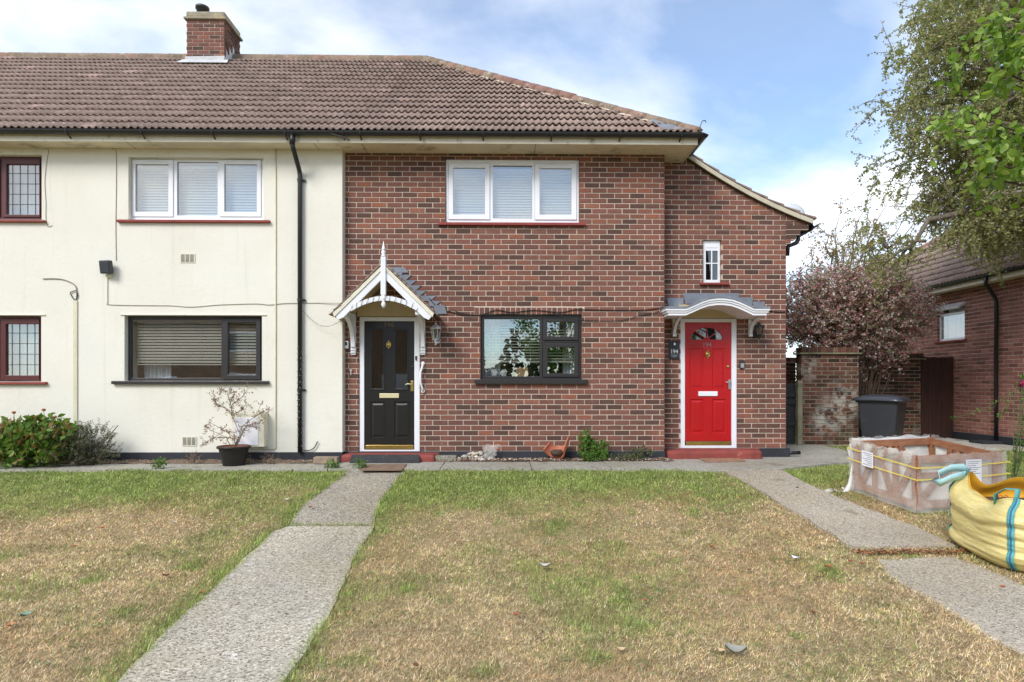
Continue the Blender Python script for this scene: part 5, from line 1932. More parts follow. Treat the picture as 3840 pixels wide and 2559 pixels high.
# fairy lights wound on the canopy arch, its brackets and the downpipe
def fairy(label, pts, r=0.0028, bulbs=30):
    F = thing('fairy_lights', label, 'fairy lights', pts[0])
    MB().tube(pts, r, 4).build('wire', M['cable'], F)
    for k in range(bulbs):
        t = (k + 0.5) / bulbs * (len(pts) - 1)
        i = int(t)
        p = Vector(pts[i]).lerp(Vector(pts[min(i + 1, len(pts) - 1)]), t - i)
        d = Vector((random.uniform(-1, 1), -0.6, random.uniform(-1, 1))).normalized() * 0.016
        MB().tube([p, p + d], [0.003, 0.0045], 5).build('bulb', M['bulb'], F)
    return F


pts = []
for k in range(85):
    t = k / 84
    i = t * 24
    a_, b_ = hi, lo
    x = xa0 + (xa1 - xa0) * t
    zz_ = zsp + (zcr - zsp) * math.sin(math.pi * (0.08 + 0.84 * t)) ** 0.85 - 0.033
    an = k * 0.9
    pts.append(Vector((x + random.uniform(-0.01, 0.01), YK + 0.018 - 0.03 * math.cos(an), zz_ + 0.048 * math.sin(an))))
fairy('dark string of fairy lights wound round the white canopy arch', pts, bulbs=34)
pts = []
for k in range(150):
    t = k / 149
    an = k * 0.75
    z = 0.2 + t * 1.55
    pts.append(Vector((xp + 0.040 * math.cos(an), yp + 0.040 * math.sin(an), z)))
fairy('string of fairy lights wound round the lower black downpipe', pts, bulbs=70)
pts = [at(1135, 1166, YC - 0.05).lerp(at(1285, 1200, -0.3), t / 14) - Vector((0, 0, 0.16 * math.sin(math.pi * t / 14))) for t in range(15)]
fairy('fairy light string drooping from downpipe to canopy', pts, bulbs=16)

# satellite dish behind the wing verge
dc = at(2974, 800, 1.3)
DI = thing('satellite_dish', 'pale satellite dish behind the sloping wing roof edge', 'dish', dc)
MB().lathe([(0.0, 0.05), (0.13, 0.034), (0.205, 0.012), (0.21, 0.0), (0.2, 0.0), (0.0, 0.03)], dc, 28, M=Matrix.Rotation(R(68), 4, 'X') @ Matrix.Rotation(R(10), 4, 'Z')).build('reflector', M['dish'], DI, smooth=True)
MB().tube([dc, dc + Vector((0, 0.2, -0.25))], 0.02, 8).build('mast', M['dark_metal'], DI)

# ================================================================ ground, paths, lawn
def vnoise(x, y, scale, seed, octaves=4, rough=0.55):
    """value noise on numpy arrays, 0..1"""
    tot, amp, norm = np.zeros_like(x, dtype=float), 1.0, 0.0
    for o in range(octaves):
        g = np.random.default_rng(seed + o * 13).random((256, 256))
        u, v = x * scale * 2 ** o + 1000.3, y * scale * 2 ** o + 1000.7
        iu, iv = np.floor(u).astype(int), np.floor(v).astype(int)
        fu, fv = u - iu, v - iv
        fu, fv = fu * fu * (3 - 2 * fu), fv * fv * (3 - 2 * fv)
        a, b = g[iu % 256, iv % 256], g[(iu + 1) % 256, iv % 256]
        c, d = g[iu % 256, (iv + 1) % 256], g[(iu + 1) % 256, (iv + 1) % 256]
        tot += amp * ((a * (1 - fu) + b * fu) * (1 - fv) + (c * (1 - fu) + d * fu) * fv)
        norm += amp
        amp *= rough
    return tot / norm


G2 = lambda pts: [onground(*p) for p in pts]
LP_up = [(1289, 1785), (1204, 1844), (1140, 1887), (1091, 1955), (1089, 1969), (1403, 1969), (1412, 1920), (1425, 1883), (1470, 1822), (1514, 1776), (1516, 1762), (1300, 1762)]
LP_lo = [(1086, 1974), (1022, 1996), (910, 2100), (801, 2209), (635, 2353), (442, 2559), (300, 2680), (960, 2680), (1062, 2559), (1150, 2440), (1200, 2356), (1244, 2285), (1282, 2200), (1316, 2118), (1345, 2056), (1380, 2010), (1397, 1990), (1403, 1974)]
RP_up = [(2719, 1774), (2790, 1812), (2863, 1851), (2979, 1924), (3132, 2016), (3193, 2058), (3585, 2056), (3426, 1979), (3212, 1900), (3040, 1826), (2930, 1770), (2924, 1762), (2740, 1762)]
RP_lo = [(3279, 2095), (3322, 2150), (3420, 2210), (3518, 2261), (3677, 2371), (3836, 2453), (4000, 2560), (4500, 2560), (4100, 2290), (3805, 2175), (3579, 2083)]
EDGE_PATHS = {}


def densify(P, jag=0.012, step=0.12):
    out = []
    for i in range(len(P)):
        a, b = P[i], P[(i + 1) % len(P)]
        n = max(1, int((b - a).length / step))
        for k in range(n):
            q = a.lerp(b, k / n)
            d = (b - a).normalized()
            if k:
                q = q + Vector((d.y, -d.x, 0)) * random.uniform(-jag, jag)
            out.append(Vector((q.x, q.y, gz(q.y))))
    return out


def slab(name, outline, mat, top=0.016, thick=0.14, jag=0.012, follow=None, kind=True):
    import bmesh
    P = densify(outline, jag)
    bm = bmesh.new()
    vs = [bm.verts.new((p.x, p.y, 0)) for p in P]
    f = bm.faces.new(vs)
    bmesh.ops.triangulate(bm, faces=[f])
    ys = [p.y for p in P]
    y = math.floor(min(ys) / 0.25) * 0.25
    while y < max(ys):
        bmesh.ops.bisect_plane(bm, geom=list(bm.verts) + list(bm.edges) + list(bm.faces), plane_co=(0, y, 0), plane_no=(0, 1, 0))
        y += 0.25
    r = bmesh.ops.extrude_face_region(bm, geom=list(bm.faces))
    upv = [e for e in r['geom'] if isinstance(e, bmesh.types.BMVert)]
    ups = set(upv)
    hf = follow or gz
    for v in bm.verts:
        v.co.z = hf(v.co.y) + (top if v in ups else -thick)
    bmesh.ops.recalc_face_normals(bm, faces=bm.faces)
    me = bpy.data.meshes.new(name)
    bm.to_mesh(me)
    bm.free()
    me.materials.append(mat)
    o = link(name, me)
    EDGE_PATHS[name + str(len(EDGE_PATHS))] = P
    if kind:
        structure(o)
    return o


slab('path_slab', G2(LP_up), M['slab_old'], 0.0, jag=0.010)
slab('path_slab', G2(LP_lo), M['slab'], 0.004, jag=0.010)
rp_top = 0.05
o = slab('side_path', G2(RP_up), M['slab_grey'], 0.022, jag=0.02)
o2 = slab('side_path', G2(RP_lo), M['slab_grey'], -0.006, jag=0.02)
# walkway along the house front, in bays with open joints
walk_y0, walk_y1 = -0.97, -0.22
xs = [XL, -11.4, -9.9, -8.4, -6.9, -5.4, wx(1128, -0.6), wx(1255, -0.6), wx(1660, -0.6), 0.4, 1.5, wx(2490, -0.3)]
for k in range(len(xs) - 1):
    a, b = xs[k] + 0.006, xs[k + 1] - 0.006
    yb1 = walk_y1 if b > XC else YC - 0.22
    slab('walkway', [Vector((a, walk_y0 + random.uniform(-0.02, 0.02), 0)), Vector((b, walk_y0 + random.uniform(-0.02, 0.02), 0)), Vector((b, yb1, 0)), Vector((a, yb1, 0))], M['walk'], 0.032 + random.uniform(-0.006, 0.006), jag=0.008)
# paving before the red door, round the corner to the side gate
pave = [Vector((xs[-1] + 0.006, -0.98, 0)), onground(2725, 1772), onground(2930, 1768), onground(3000, 1758), onground(3100, 1748), onground(3215, 1738),
        onground(3210, 1712), onground(3150, 1690), onground(3050, 1672), onground(3000, 1667), onground(2950, 1660), Vector((XWR + 0.06, 3.2, 0)), Vector((XWR + 0.06, YW - 0.03, 0)), Vector((xs[-1] + 0.006, YW - 0.03, 0))]
slab('paving', pave, M['walk'], 0.03, jag=0.01)
# path along the neighbour's wall to the brown gate
gat = [atx(3620, 1650, 9.6), onground(3870, 1716), onground(3870, 1676), onground(3600, 1652), onground(3470, 1648)]
slab('side_paving', [Vector((7.6, 2.2, 0)), Vector((9.75, 1.2, 0)), Vector((9.75, 3.9, 0)), Vector((8.0, 3.9, 0))], M['walk'], 0.02, jag=0.01)

POLYS = [np.array([(p.x, p.y) for p in P]) for P in EDGE_PATHS.values()]


def inside(x, y, poly):
    c = np.zeros(len(x), bool)
    n = len(poly)
    for i in range(n):
        x0, y0 = poly[i]
        x1, y1 = poly[(i + 1) % n]
        if y0 == y1:
            continue
        hit = ((y0 > y) != (y1 > y)) & (x < (x1 - x0) * (y - y0) / (y1 - y0) + x0)
        c ^= hit
    return c


def edge_dist(x, y, poly, closed=True):
    d = np.full(len(x), 9.0)
    n = len(poly)
    for i in range(n if closed else n - 1):
        a, b = poly[i], poly[(i + 1) % n]
        ab = b - a
        L2 = max(1e-9, ab @ ab)
        t = np.clip(((x - a[0]) * ab[0] + (y - a[1]) * ab[1]) / L2, 0, 1)
        d = np.minimum(d, np.hypot(x - a[0] - t * ab[0], y - a[1] - t * ab[1]))
    return d


LPn = [np.array([(p.x, p.y) for p in G2(q)]) for q in (LP_up, LP_lo)]


def greenness(x, y):
    """0 scorched straw .. 1 fresh grass: green by the house and along the path's edge, scorched in the open"""
    g = 0.16 + 0.9 * (vnoise(x, y, 0.9, 5, 4) - 0.5)
    g += 0.80 * np.clip((y + 2.95 + 1.1 * (vnoise(x, y, 0.7, 91, 3) - 0.5)) / 1.5, 0, 1)
    g += 0.25 * (vnoise(x, y, 4.0, 17, 3) - 0.5)
    g += np.where(x < -2.2, -0.10, 0.0) + np.where((x > -0.4) & (x < 3.2), 0.03, 0)
    d = np.minimum(edge_dist(x, y, LPn[0]), edge_dist(x, y, LPn[1]))
    left = x < np.interp(y, [-7, -4, -2.5, -1], [-0.9, -1.7, -2.3, -2.7])
    g += np.where(left, 0.48, 0.22) * np.clip(1 - d / np.where(left, 0.20, 0.16), 0, 1)
    g += 0.55 * np.clip(vnoise(x, y, 3.2, 33, 2) - 0.70, 0, 1) / 0.2
    g -= np.where(x > 2.8, 0.12, 0)
    return np.clip(g, 0, 1)


STRAW = np.array([srgb(222, 200, 162), srgb(206, 182, 140), srgb(196, 166, 122), srgb(230, 214, 182), srgb(184, 162, 124)])
GREEN = np.array([srgb(150, 166, 88), srgb(138, 158, 84), srgb(164, 176, 104), srgb(126, 144, 82), srgb(174, 180, 118)])
OLIVE = np.array([srgb(162, 152, 104), srgb(150, 142, 94), srgb(174, 162, 114)])

# the ground: one sheet to the horizon, fine near the house
gx = np.unique(np.concatenate([np.linspace(-10.5, 11, 280), np.linspace(-30, 30, 40), np.array([-900, -300, -120, -60, 60, 120, 300, 900])]))
gy = np.unique(np.concatenate([np.linspace(-8, 4.5, 170), np.linspace(-40, 40, 40), np.array([-900, -300, -120, -70, 70, 120, 300, 900])]))
GX, GY = np.meshgrid(gx, gy)
fx, fy = GX.ravel(), GY.ravel()
fz = gz_np(fy)
near = (fx > -10.5) & (fx < 11) & (fy > -8) & (fy < 4.5)
ed_ = np.full(len(fx), 9.0)
ins_ = np.zeros(len(fx), bool)
for poly in POLYS:
    ii = np.where((fx > poly[:, 0].min() - 0.6) & (fx < poly[:, 0].max() + 0.6) & (fy > poly[:, 1].min() - 0.6) & (fy < poly[:, 1].max() + 0.6))[0]
    if len(ii):
        ed_[ii] = np.minimum(ed_[ii], edge_dist(fx[ii], fy[ii], poly))
        ins_[ii] |= inside(fx[ii], fy[ii], poly)
fz = fz + np.where(near, 0.028 * (vnoise(fx, fy, 1.6, 3, 3) - 0.5) * np.clip(ed_ / 0.4, 0.05, 1), 0) - 0.006 - np.where(ins_, 0.03, 0)
gg = greenness(fx, fy)
base = STRAW[1] * 0.60 * (1 - gg[:, None]) + np.array(srgb(106, 118, 56)) * gg[:, None]  # straw tone darkened so gaps between blades look shaded
base = base * (0.75 + 0.5 * vnoise(fx, fy, 6.0, 77, 3)[:, None])
far = np.clip((np.hypot(fx, fy) - 12) / 10, 0, 1)[:, None]
base = base * (1 - far) + np.array(srgb(112, 112, 66)) * far
nx_, ny_ = len(gx), len(gy)
idx = np.arange(nx_ * ny_).reshape(ny_, nx_)
faces = np.stack([idx[:-1, :-1].ravel(), idx[:-1, 1:].ravel(), idx[1:, 1:].ravel(), idx[1:, :-1].ravel()], 1)


def ground_mat():
    m, nd, lk, bs, _ = newmat('lawn_soil')
    a_ = N(nd, 'ShaderNodeAttribute', attribute_name='tint')
    f = noise(nd, lk, 34, 6, 0.7)
    r = ramp(nd, [(0.3, (0.55,) * 3), (0.7, (1.35,) * 3)])
    lk.new(f, r.inputs[0])
    lk.new(mixc(nd, lk, 1.0, a_.outputs['Color'], r.outputs[0], 'MULTIPLY'), bs.inputs['Base Color'])
    bs.inputs['Roughness'].default_value = 1.0
    bs.inputs['Specular IOR Level'].default_value = 0.1
    bump(nd, lk, bs, noise(nd, lk, 60, 5, 0.7), 0.9, 0.02)
    return m


me = np_mesh('lawn', np.stack([fx, fy, fz], 1), faces, ground_mat(), base)
me.polygons.foreach_set('use_smooth', [True] * len(me.polygons))
structure(link('lawn', me))
structure(MB().box(-200, 200, -22.5, -16.5, -1.0, -0.40).build('road', plain('asphalt', srgb(70, 70, 72), 0.9, 0.2, 4.0, 0.4), None))

# grass blades
pts_ = []
for (d0, d1, dens) in ((2.9, 4.3, 17000), (4.3, 6.0, 12000), (6.0, 7.6, 9000), (7.6, 9.2, 8000)):
    x0, x1 = -0.86 * d1 - 2.2, 0.86 * d1 + 2.2
    n = int(dens * (x1 - x0) * (d1 - d0))
    x = RNG.uniform(x0, x1, n)
    d = RNG.uniform(d0, d1, n)
    k = np.abs(x) < 0.86 * d + 2.1
    k &= (np.abs(x) < 0.86 * d + 0.45) | (RNG.random(n) < 0.5)
    pts_.append(np.stack([x[k], CAMP.y + d[k]], 1))
# the patches beyond the paths on the right and by the garden walls
n = 60000
pts_.append(np.stack([RNG.uniform(3.5, 11, n), RNG.uniform(-0.6, 4.2, n)], 1))
P2 = np.concatenate(pts_)
x, y = P2[:, 0], P2[:, 1]
keep = np.ones(len(x), bool)
wob = 0.16 * (vnoise(x, y, 6.0, 61, 3) - 0.5) + 0.02 * RNG.normal(size=len(x))
for poly in POLYS:
    bb = (x > poly[:, 0].min() - 0.1) & (x < poly[:, 0].max() + 0.1) & (y > poly[:, 1].min() - 0.1) & (y < poly[:, 1].max() + 0.1)
    ii = np.where(bb)[0]
    if len(ii):
        ins = inside(x[ii] + 0.7 * wob[ii], y[ii] + wob[ii], poly)
        if len(poly) > 20:
            ins &= edge_dist(x[ii], y[ii], poly) > 0.018 + 0.25 * np.abs(wob[ii])
        keep[ii[ins]] = False
keep &= ~((y > YC - 0.25) & (x < XWR + 0.1))
x, y = x[keep], y[keep]
g = greenness(x, y)
n = len(x)
isg = RNG.random(n) < np.clip(g * 0.95 - 0.03 + 0.10 * RNG.normal(size=n), 0, 0.8)
# bare, thin places
thin = vnoise(x, y, 2.3, 44, 3)
k = (RNG.random(n) < np.clip(0.35 + 1.1 * thin, 0, 1)) | isg
x, y, g, isg = x[k], y[k], g[k], isg[k]
n = len(x)
dist = np.hypot(x - CAMP.x, y - CAMP.y)
edge = np.minimum(edge_dist(x, y, LPn[0]), edge_dist(x, y, LPn[1])) < 0.14
ln = np.where(isg, RNG.uniform(0.014, 0.040, n), RNG.uniform(0.010, 0.038, n)) * np.where(edge & isg, 1.5, 1.0)
ln *= np.where(isg & (vnoise(x, y, 3.5, 71, 2) > 0.66), 1.7, 1.0)
wd = RNG.uniform(0.0014, 0.0032, n) * np.clip(dist / 5.0, 0.8, 1.7)
az = RNG.uniform(0, 2 * np.pi, n)
tilt = np.where(isg, RNG.uniform(0.25, 1.25, n), RNG.uniform(0.75, 1.56, n))
dx, dy, dz = np.sin(tilt) * np.cos(az), np.sin(tilt) * np.sin(az), np.cos(tilt)
px_, py_ = -np.sin(az) * wd, np.cos(az) * wd
edn = np.full(n, 9.0)
for poly in POLYS[:4]:
    edn = np.minimum(edn, edge_dist(x, y, poly))
zb_ = gz_np(y) + 0.028 * (vnoise(x, y, 1.6, 3, 3) - 0.5) * np.clip(edn / 0.4, 0.05, 1) - 0.008
V = np.empty((n, 3, 3), np.float32)
V[:, 0] = np.stack([x - px_, y - py_, zb_], 1)
V[:, 1] = np.stack([x + px_, y + py_, zb_ + 0.001], 1)
V[:, 2] = np.stack([x + dx * ln, y + dy * ln, zb_ + 0.004 + dz * ln], 1)
cs = STRAW[RNG.integers(0, len(STRAW), n)]
cg = GREEN[RNG.integers(0, len(GREEN), n)]
co = OLIVE[RNG.integers(0, len(OLIVE), n)]
mid = (g > 0.25) & (RNG.random(n) < 0.35)
colr = np.where(isg[:, None], cg, np.where(mid[:, None], co, cs)) * (0.72 + 0.5 * RNG.random(n))[:, None]
colr = colr * (0.50 + 1.35 * vnoise(x, y, 38.0, 55, 2) * (0.6 + 0.9 * vnoise(x, y, 4.2, 58, 3)))[:, None]
fleck = (RNG.random(n) < 0.04 + 0.22 * (vnoise(x, y, 7.0, 66, 3) > 0.61)) & ~isg
colr = np.where(fleck[:, None], colr * np.array([0.34, 0.30, 0.26]), colr)
brown = np.clip((vnoise(x, y, 1.1, 21, 3) - 0.5) * 3, 0, 1)[:, None]
colr = np.where(isg[:, None], colr, colr * (1 - 0.30 * brown * np.array([0.6, 1.0, 1.3])))
C = np.repeat(colr[:, None, :], 3, 1).reshape(-1, 3)
me = np_mesh('grass', V.reshape(-1, 3), np.arange(n * 3).reshape(n, 3), tint_mat('grass_blade', 0.75, 0.3), C)
o = stuff(link('grass', me))
tag(o, 'short patchy lawn grass, scorched straw in the open, green by the house', 'grass')
print('blades', n)

# soil strips between walkway and walls
for (x0, x1, y0, y1) in ((XL, XC - 0.05, YC - 0.24, YC - 0.013), (XC + 0.03, XR + 0.1, -0.24, -0.017)):
    n_ = int((x1 - x0) / 0.08)
    mb = MB()
    for i in range(n_ + 1):
        xx = x0 + (x1 - x0) * i / n_
        for j in range(5):
            mb.v((xx, y0 + (y1 - y0) * j / 4 + random.uniform(-0.01, 0.01), 0.018 + 0.03 * (j / 4) + random.uniform(0, 0.025)))
    for i in range(n_):
        for j in range(4):
            a = i * 5 + j
            mb.F.append([a, a + 5, a + 6, a + 1])
    structure(mb.build('border_soil', M['litter'], None, smooth=True))


# loose chips, leaf crumbs and gravel along the walls
def scatter_flakes(name, label, n, box, mats_cols, size, zf, cat):
    xx = RNG.uniform(box[0], box[1], n)
    yy = RNG.uniform(box[2], box[3], n)
    zz_ = zf(xx, yy)
    V = np.empty((n, 4, 3), np.float32)
    a = RNG.uniform(0, 2 * np.pi, n)
    s = RNG.uniform(size[0], size[1], n)
    t1 = np.stack([np.cos(a), np.sin(a), RNG.uniform(-0.5, 0.5, n)], 1) * s[:, None]
    t2 = np.stack([-np.sin(a), np.cos(a), RNG.uniform(-0.5, 0.5, n)], 1) * (s * RNG.uniform(0.35, 0.8, n))[:, None]
    c = np.stack([xx, yy, zz_], 1)
    V[:, 0], V[:, 1], V[:, 2], V[:, 3] = c - t1, c + t2, c + t1, c - t2
    cols = np.array(mats_cols)[RNG.integers(0, len(mats_cols), n)] * (0.7 + 0.6 * RNG.random(n))[:, None]
    C = np.repeat(cols[:, None, :], 4, 1).reshape(-1, 3)
    me = np_mesh(name, V.reshape(-1, 3), np.arange(n * 4).reshape(n, 4), tint_mat(name, 0.85, 0.1), C)
    o = stuff(link(name, me))
    return tag(o, label, cat)


scatter_flakes('leaf_litter', 'brown leaf litter and stone chips along the foot of the brick wall', 2600, (wx(1720, -0.15), wx(2500, -0.15), -0.27, -0.03),
               [srgb(150, 110, 84), srgb(120, 84, 64), srgb(206, 196, 180), srgb(222, 216, 204), srgb(168, 132, 104), srgb(98, 74, 58)], (0.006, 0.02), lambda a, b: 0.05 + 0.02 * RNG.random(len(a)), 'leaf litter')
scatter_flakes('dry_litter', 'pale dry litter along the foot of the cream wall', 1200, (XL + 2, XC, YC - 0.3, YC - 0.03),
               [srgb(196, 176, 150), srgb(176, 152, 124), srgb(214, 204, 186), srgb(140, 116, 92)], (0.005, 0.015), lambda a, b: 0.045 + 0.02 * RNG.random(len(a)), 'litter')
st_ = G2([(3250, 2078), (3600, 2074)])
scatter_flakes('step_litter', 'rusty leaf litter along the foot of the path step', 700, (st_[0].x - 0.1, st_[1].x + 0.15, st_[0].y - 0.05, st_[0].y + 0.09),
               [srgb(150, 92, 64), srgb(128, 80, 58), srgb(176, 132, 92), srgb(104, 74, 54)], (0.006, 0.02), lambda a, b: gz_np(b) + 0.008 + 0.02 * RNG.random(len(a)), 'leaf litter')

# fallen leaves and scraps on the lawn, each on its own
def fallen_leaf(px, py, size, mat, curl=0.4):
    p = onground(px, py, 0.022)
    mb = MB()
    n_ = 5
    a = random.uniform(0, 6.28)
    for i in range(n_ + 1):
        t = i / n_
        w_ = size * 0.42 * math.sin(math.pi * min(0.97, t * 0.9 + 0.08))
        s_ = (t - 0.5) * size
        for k in (-1, 0, 1):
            xx, yy = s_, k * w_
            zz_ = curl * size * ((t - 0.5) ** 2 * 1.6 + (abs(k) * 0.4)) + 0.003
            mb.v((p.x + xx * math.cos(a) - yy * math.sin(a), p.y + xx * math.sin(a) + yy * math.cos(a), p.z + zz_))
    for i in range(n_):
        for k in range(2):
            q = i * 3 + k
            mb.F.append([q, q + 3, q + 4, q + 1])
    o = mb.build('fallen_leaf', mat, None, smooth=True)
    return tag(o, 'dry curled leaf lying on the scorched lawn', 'leaf', 'dry leaves lying on the lawn')


lm = [plain('leaf_tan', srgb(190, 140, 96), 0.8, 0.25, 30.0), plain('leaf_rust', srgb(160, 96, 62), 0.8, 0.25, 30.0), plain('leaf_brown', srgb(112, 72, 50), 0.8, 0.25, 30.0), plain('leaf_pale', srgb(206, 178, 140), 0.8, 0.2, 30.0)]
for (px, py, s_, k) in ((385, 1983, .07, 0), (280, 2052, .07, 0), (622, 2162, .06, 2), (40, 2350, .07, 0), (2672, 2053, .06, 1), (2780, 1866, .05, 1), (3105, 2128, .06, 1), (2810, 2140, .04, 2), (1165, 1905, .06, 1), (1685, 1957, .05, 3),
                      (2575, 2075, .04, 0), (2420, 2255, .04, 1), (1935, 2310, .05, 1), (2330, 2440, .05, 3), (1560, 2500, .04, 2), (3190, 2108, .05, 1), (3235, 2118, .05, 1), (3260, 2080, .06, 1), (760, 2225, .04, 1), (2990, 1830, .04, 2), (3760, 2205, .05, 1), (3050, 2300, .04, 2), (2705, 2445, .05, 3)):
    fallen_leaf(px, py, s_, lm[k])
for (px, py, s_, lab, c_) in ((2983, 2098, .07, 'crumpled white scrap of paper on the lawn near the path step', (228, 224, 232)), (2760, 2450, .12, 'crumpled grey leaf flat on the scorched lawn', (150, 150, 140)), (2042, 2128, .09, 'pale grey feather-like sliver on the lawn', (190, 184, 176)), (1073, 1878, .07, 'square pale scrap lying on the green lawn edge', (222, 206, 184)), (655, 1963, .05, 'small pale stone-like scrap on the left lawn', (210, 206, 196)), (95, 2312, .07, 'small teal scrap on the left lawn', (120, 150, 130))):
    o = fallen_leaf(px, py, s_, plain('scrap', srgb(*c_), 0.8, 0.1, 20.0), 0.5)
    o.name = 'litter_scrap'
    tag(o, lab, 'scrap')
    del o['group']


# ================================================================ plants
def rv():
    while True:
        v = Vector((random.uniform(-1, 1), random.uniform(-1, 1), random.uniform(-1, 1)))
        if 0.05 < v.length < 1:
            return v.normalized()


class Leaves:
    """collects leaf blades: a folded kite of four triangles each"""

    def __init__(s):
        s.P, s.D, s.S, s.L, s.W = [], [], [], [], []

    def add(s, p, d, side, l, w):
        s.P.append(tuple(p))
        s.D.append(tuple(d))
        s.S.append(tuple(side))
        s.L.append(l)
        s.W.append(w)

    def build(s, name, mat, parent, rich=False):
        P, D, S = (np.array(a, float) for a in (s.P, s.D, s.S))
        L, Wd = np.array(s.L)[:, None], np.array(s.W)[:, None]
        D /= np.linalg.norm(D, axis=1, keepdims=True)
        S = S - D * (S * D).sum(1, keepdims=True)
        S /= np.maximum(1e-6, np.linalg.norm(S, axis=1, keepdims=True))
        U = np.cross(S, D)
        n = len(P)
        if not rich:
            V = np.stack([P, P + D * L * 0.45 + S * Wd + U * Wd * 0.35, P + D * L - U * L * 0.08, P + D * L * 0.45 - S * Wd + U * Wd * 0.35], 1)
            F = np.arange(n * 4).reshape(n, 4)
            F = np.concatenate([F[:, [0, 1, 2]], F[:, [0, 2, 3]]])
        else:
            V = np.stack([P, P + D * L * 0.3 + S * Wd * 0.85 + U * Wd * 0.3, P + D * L * 0.62 + S * Wd + U * Wd * 0.28 - U * L * 0.03, P + D * L - U * L * 0.16,
                          P + D * L * 0.62 - S * Wd + U * Wd * 0.28 - U * L * 0.03, P + D * L * 0.3 - S * Wd * 0.85 + U * Wd * 0.3, P + D * L * 0.5], 1)
            b = np.arange(n)[:, None] * 7
            F = np.concatenate([b + np.array([q]) for q in ([0, 1, 6], [1, 2, 6], [2, 3, 6], [3, 4, 6], [4, 5, 6], [5, 0, 6])])
        me = np_mesh(name, V.reshape(-1, 3), F, mat)
        if rich:
            me.polygons.foreach_set('use_smooth', [True] * len(me.polygons))
        o = link(name, me, parent)
        return o


def bend(a, b, sag, n=5, jit=0.0):
    out = []
    for i in range(n + 1):
        t = i / n
        p = a.lerp(b, t) + Vector((0, 0, sag * math.sin(math.pi * t)))
        if 0 < i < n:
            p += rv() * jit
        out.append(p)
    return out


def sprig(tw, lv, p, d, L, r, nl, ll, lw, droop=0.0, spread=0.9, seg=4, jit=0.3, tilt=0.0):
    """a twig with leaves set along it"""
    path = [p.copy()]
    q, dd = p.copy(), d.normalized()
    for i in range(seg):
        dd = (dd + rv() * jit + Vector((0, 0, -droop))).normalized()
        q = q + dd * (L / seg)
        path.append(q.copy())
    if tw is not None:
        tw.tube(path, [r * (1 - 0.75 * i / seg) for i in range(seg + 1)], 4, False)
    for k in range(nl):
        t = (k + random.random()) / nl
        i = min(seg - 1, int(t * seg))
        c = path[i].lerp(path[i + 1], t * seg - i)
        ax = (path[i + 1] - path[i]).normalized()
        o_ = rv()
        o_ = (o_ - ax * o_.dot(ax)).normalized()
        ld = (ax * (1 - spread) + o_ * spread + Vector((0, 0, tilt))).normalized()
        sc = random.uniform(0.65, 1.15)
        lv.add(c, ld, rv(), ll * sc, lw * sc)
    return path


M['lf_tree'] = leaf_mat('olive_leaf', [(0, srgb(116, 128, 72)), (0.3, srgb(142, 154, 84)), (0.6, srgb(164, 170, 106)), (0.85, srgb(146, 138, 100)), (1.0, srgb(196, 188, 146))], 0.42)
M['lf_near'] = leaf_mat('fresh_leaf', [(0, srgb(92, 124, 54)), (0.35, srgb(118, 150, 62)), (0.7, srgb(140, 168, 76)), (1.0, srgb(170, 188, 100))], 0.4, 0.4, 0.5)
M['lf_back'] = leaf_mat('autumn_leaf', [(0, srgb(122, 118, 62)), (0.4, srgb(150, 138, 82)), (0.75, srgb(176, 150, 96)), (1.0, srgb(190, 138, 86))], 0.35)
M['lf_red'] = leaf_mat('red_shrub_leaf', [(0, srgb(118, 136, 92)), (0.28, srgb(144, 150, 112)), (0.40, srgb(180, 118, 116)), (0.66, srgb(200, 146, 146)), (0.82, srgb(222, 206, 204)), (1.0, srgb(242, 240, 240))], 0.42, 0.35, 0.6)
M['lf_green'] = leaf_mat('green_leaf', [(0, srgb(70, 104, 40)), (0.5, srgb(96, 134, 54)), (1.0, srgb(130, 160, 76))], 0.35)
M['lf_peony'] = leaf_mat('broad_leaf', [(0, srgb(78, 108, 44)), (0.45, srgb(104, 134, 56)), (0.8, srgb(128, 150, 72)), (0.93, srgb(140, 112, 74)), (1.0, srgb(160, 104, 86))], 0.35, 0.45)
M['lf_grey'] = leaf_mat('grey_green_leaf', [(0, srgb(70, 80, 58)), (0.5, srgb(94, 102, 74)), (1.0, srgb(128, 126, 96))], 0.25)
M['lf_dead'] = leaf_mat('dead_leaf', [(0, srgb(112, 84, 66)), (0.4, srgb(150, 120, 98)), (0.7, srgb(176, 148, 124)), (1.0, srgb(136, 130, 106))], 0.2)
M['lf_weed'] = leaf_mat('weed_leaf', [(0, srgb(112, 124, 82)), (0.5, srgb(134, 148, 98)), (1.0, srgb(150, 158, 120))], 0.25)
M['lf_yel'] = leaf_mat('yellow_flower', [(0, srgb(214, 198, 90)), (1, srgb(226, 216, 150))], 0.3)
M['lf_pink'] = leaf_mat('pink_petal', [(0, srgb(176, 36, 96)), (1, srgb(206, 60, 120))], 0.3)


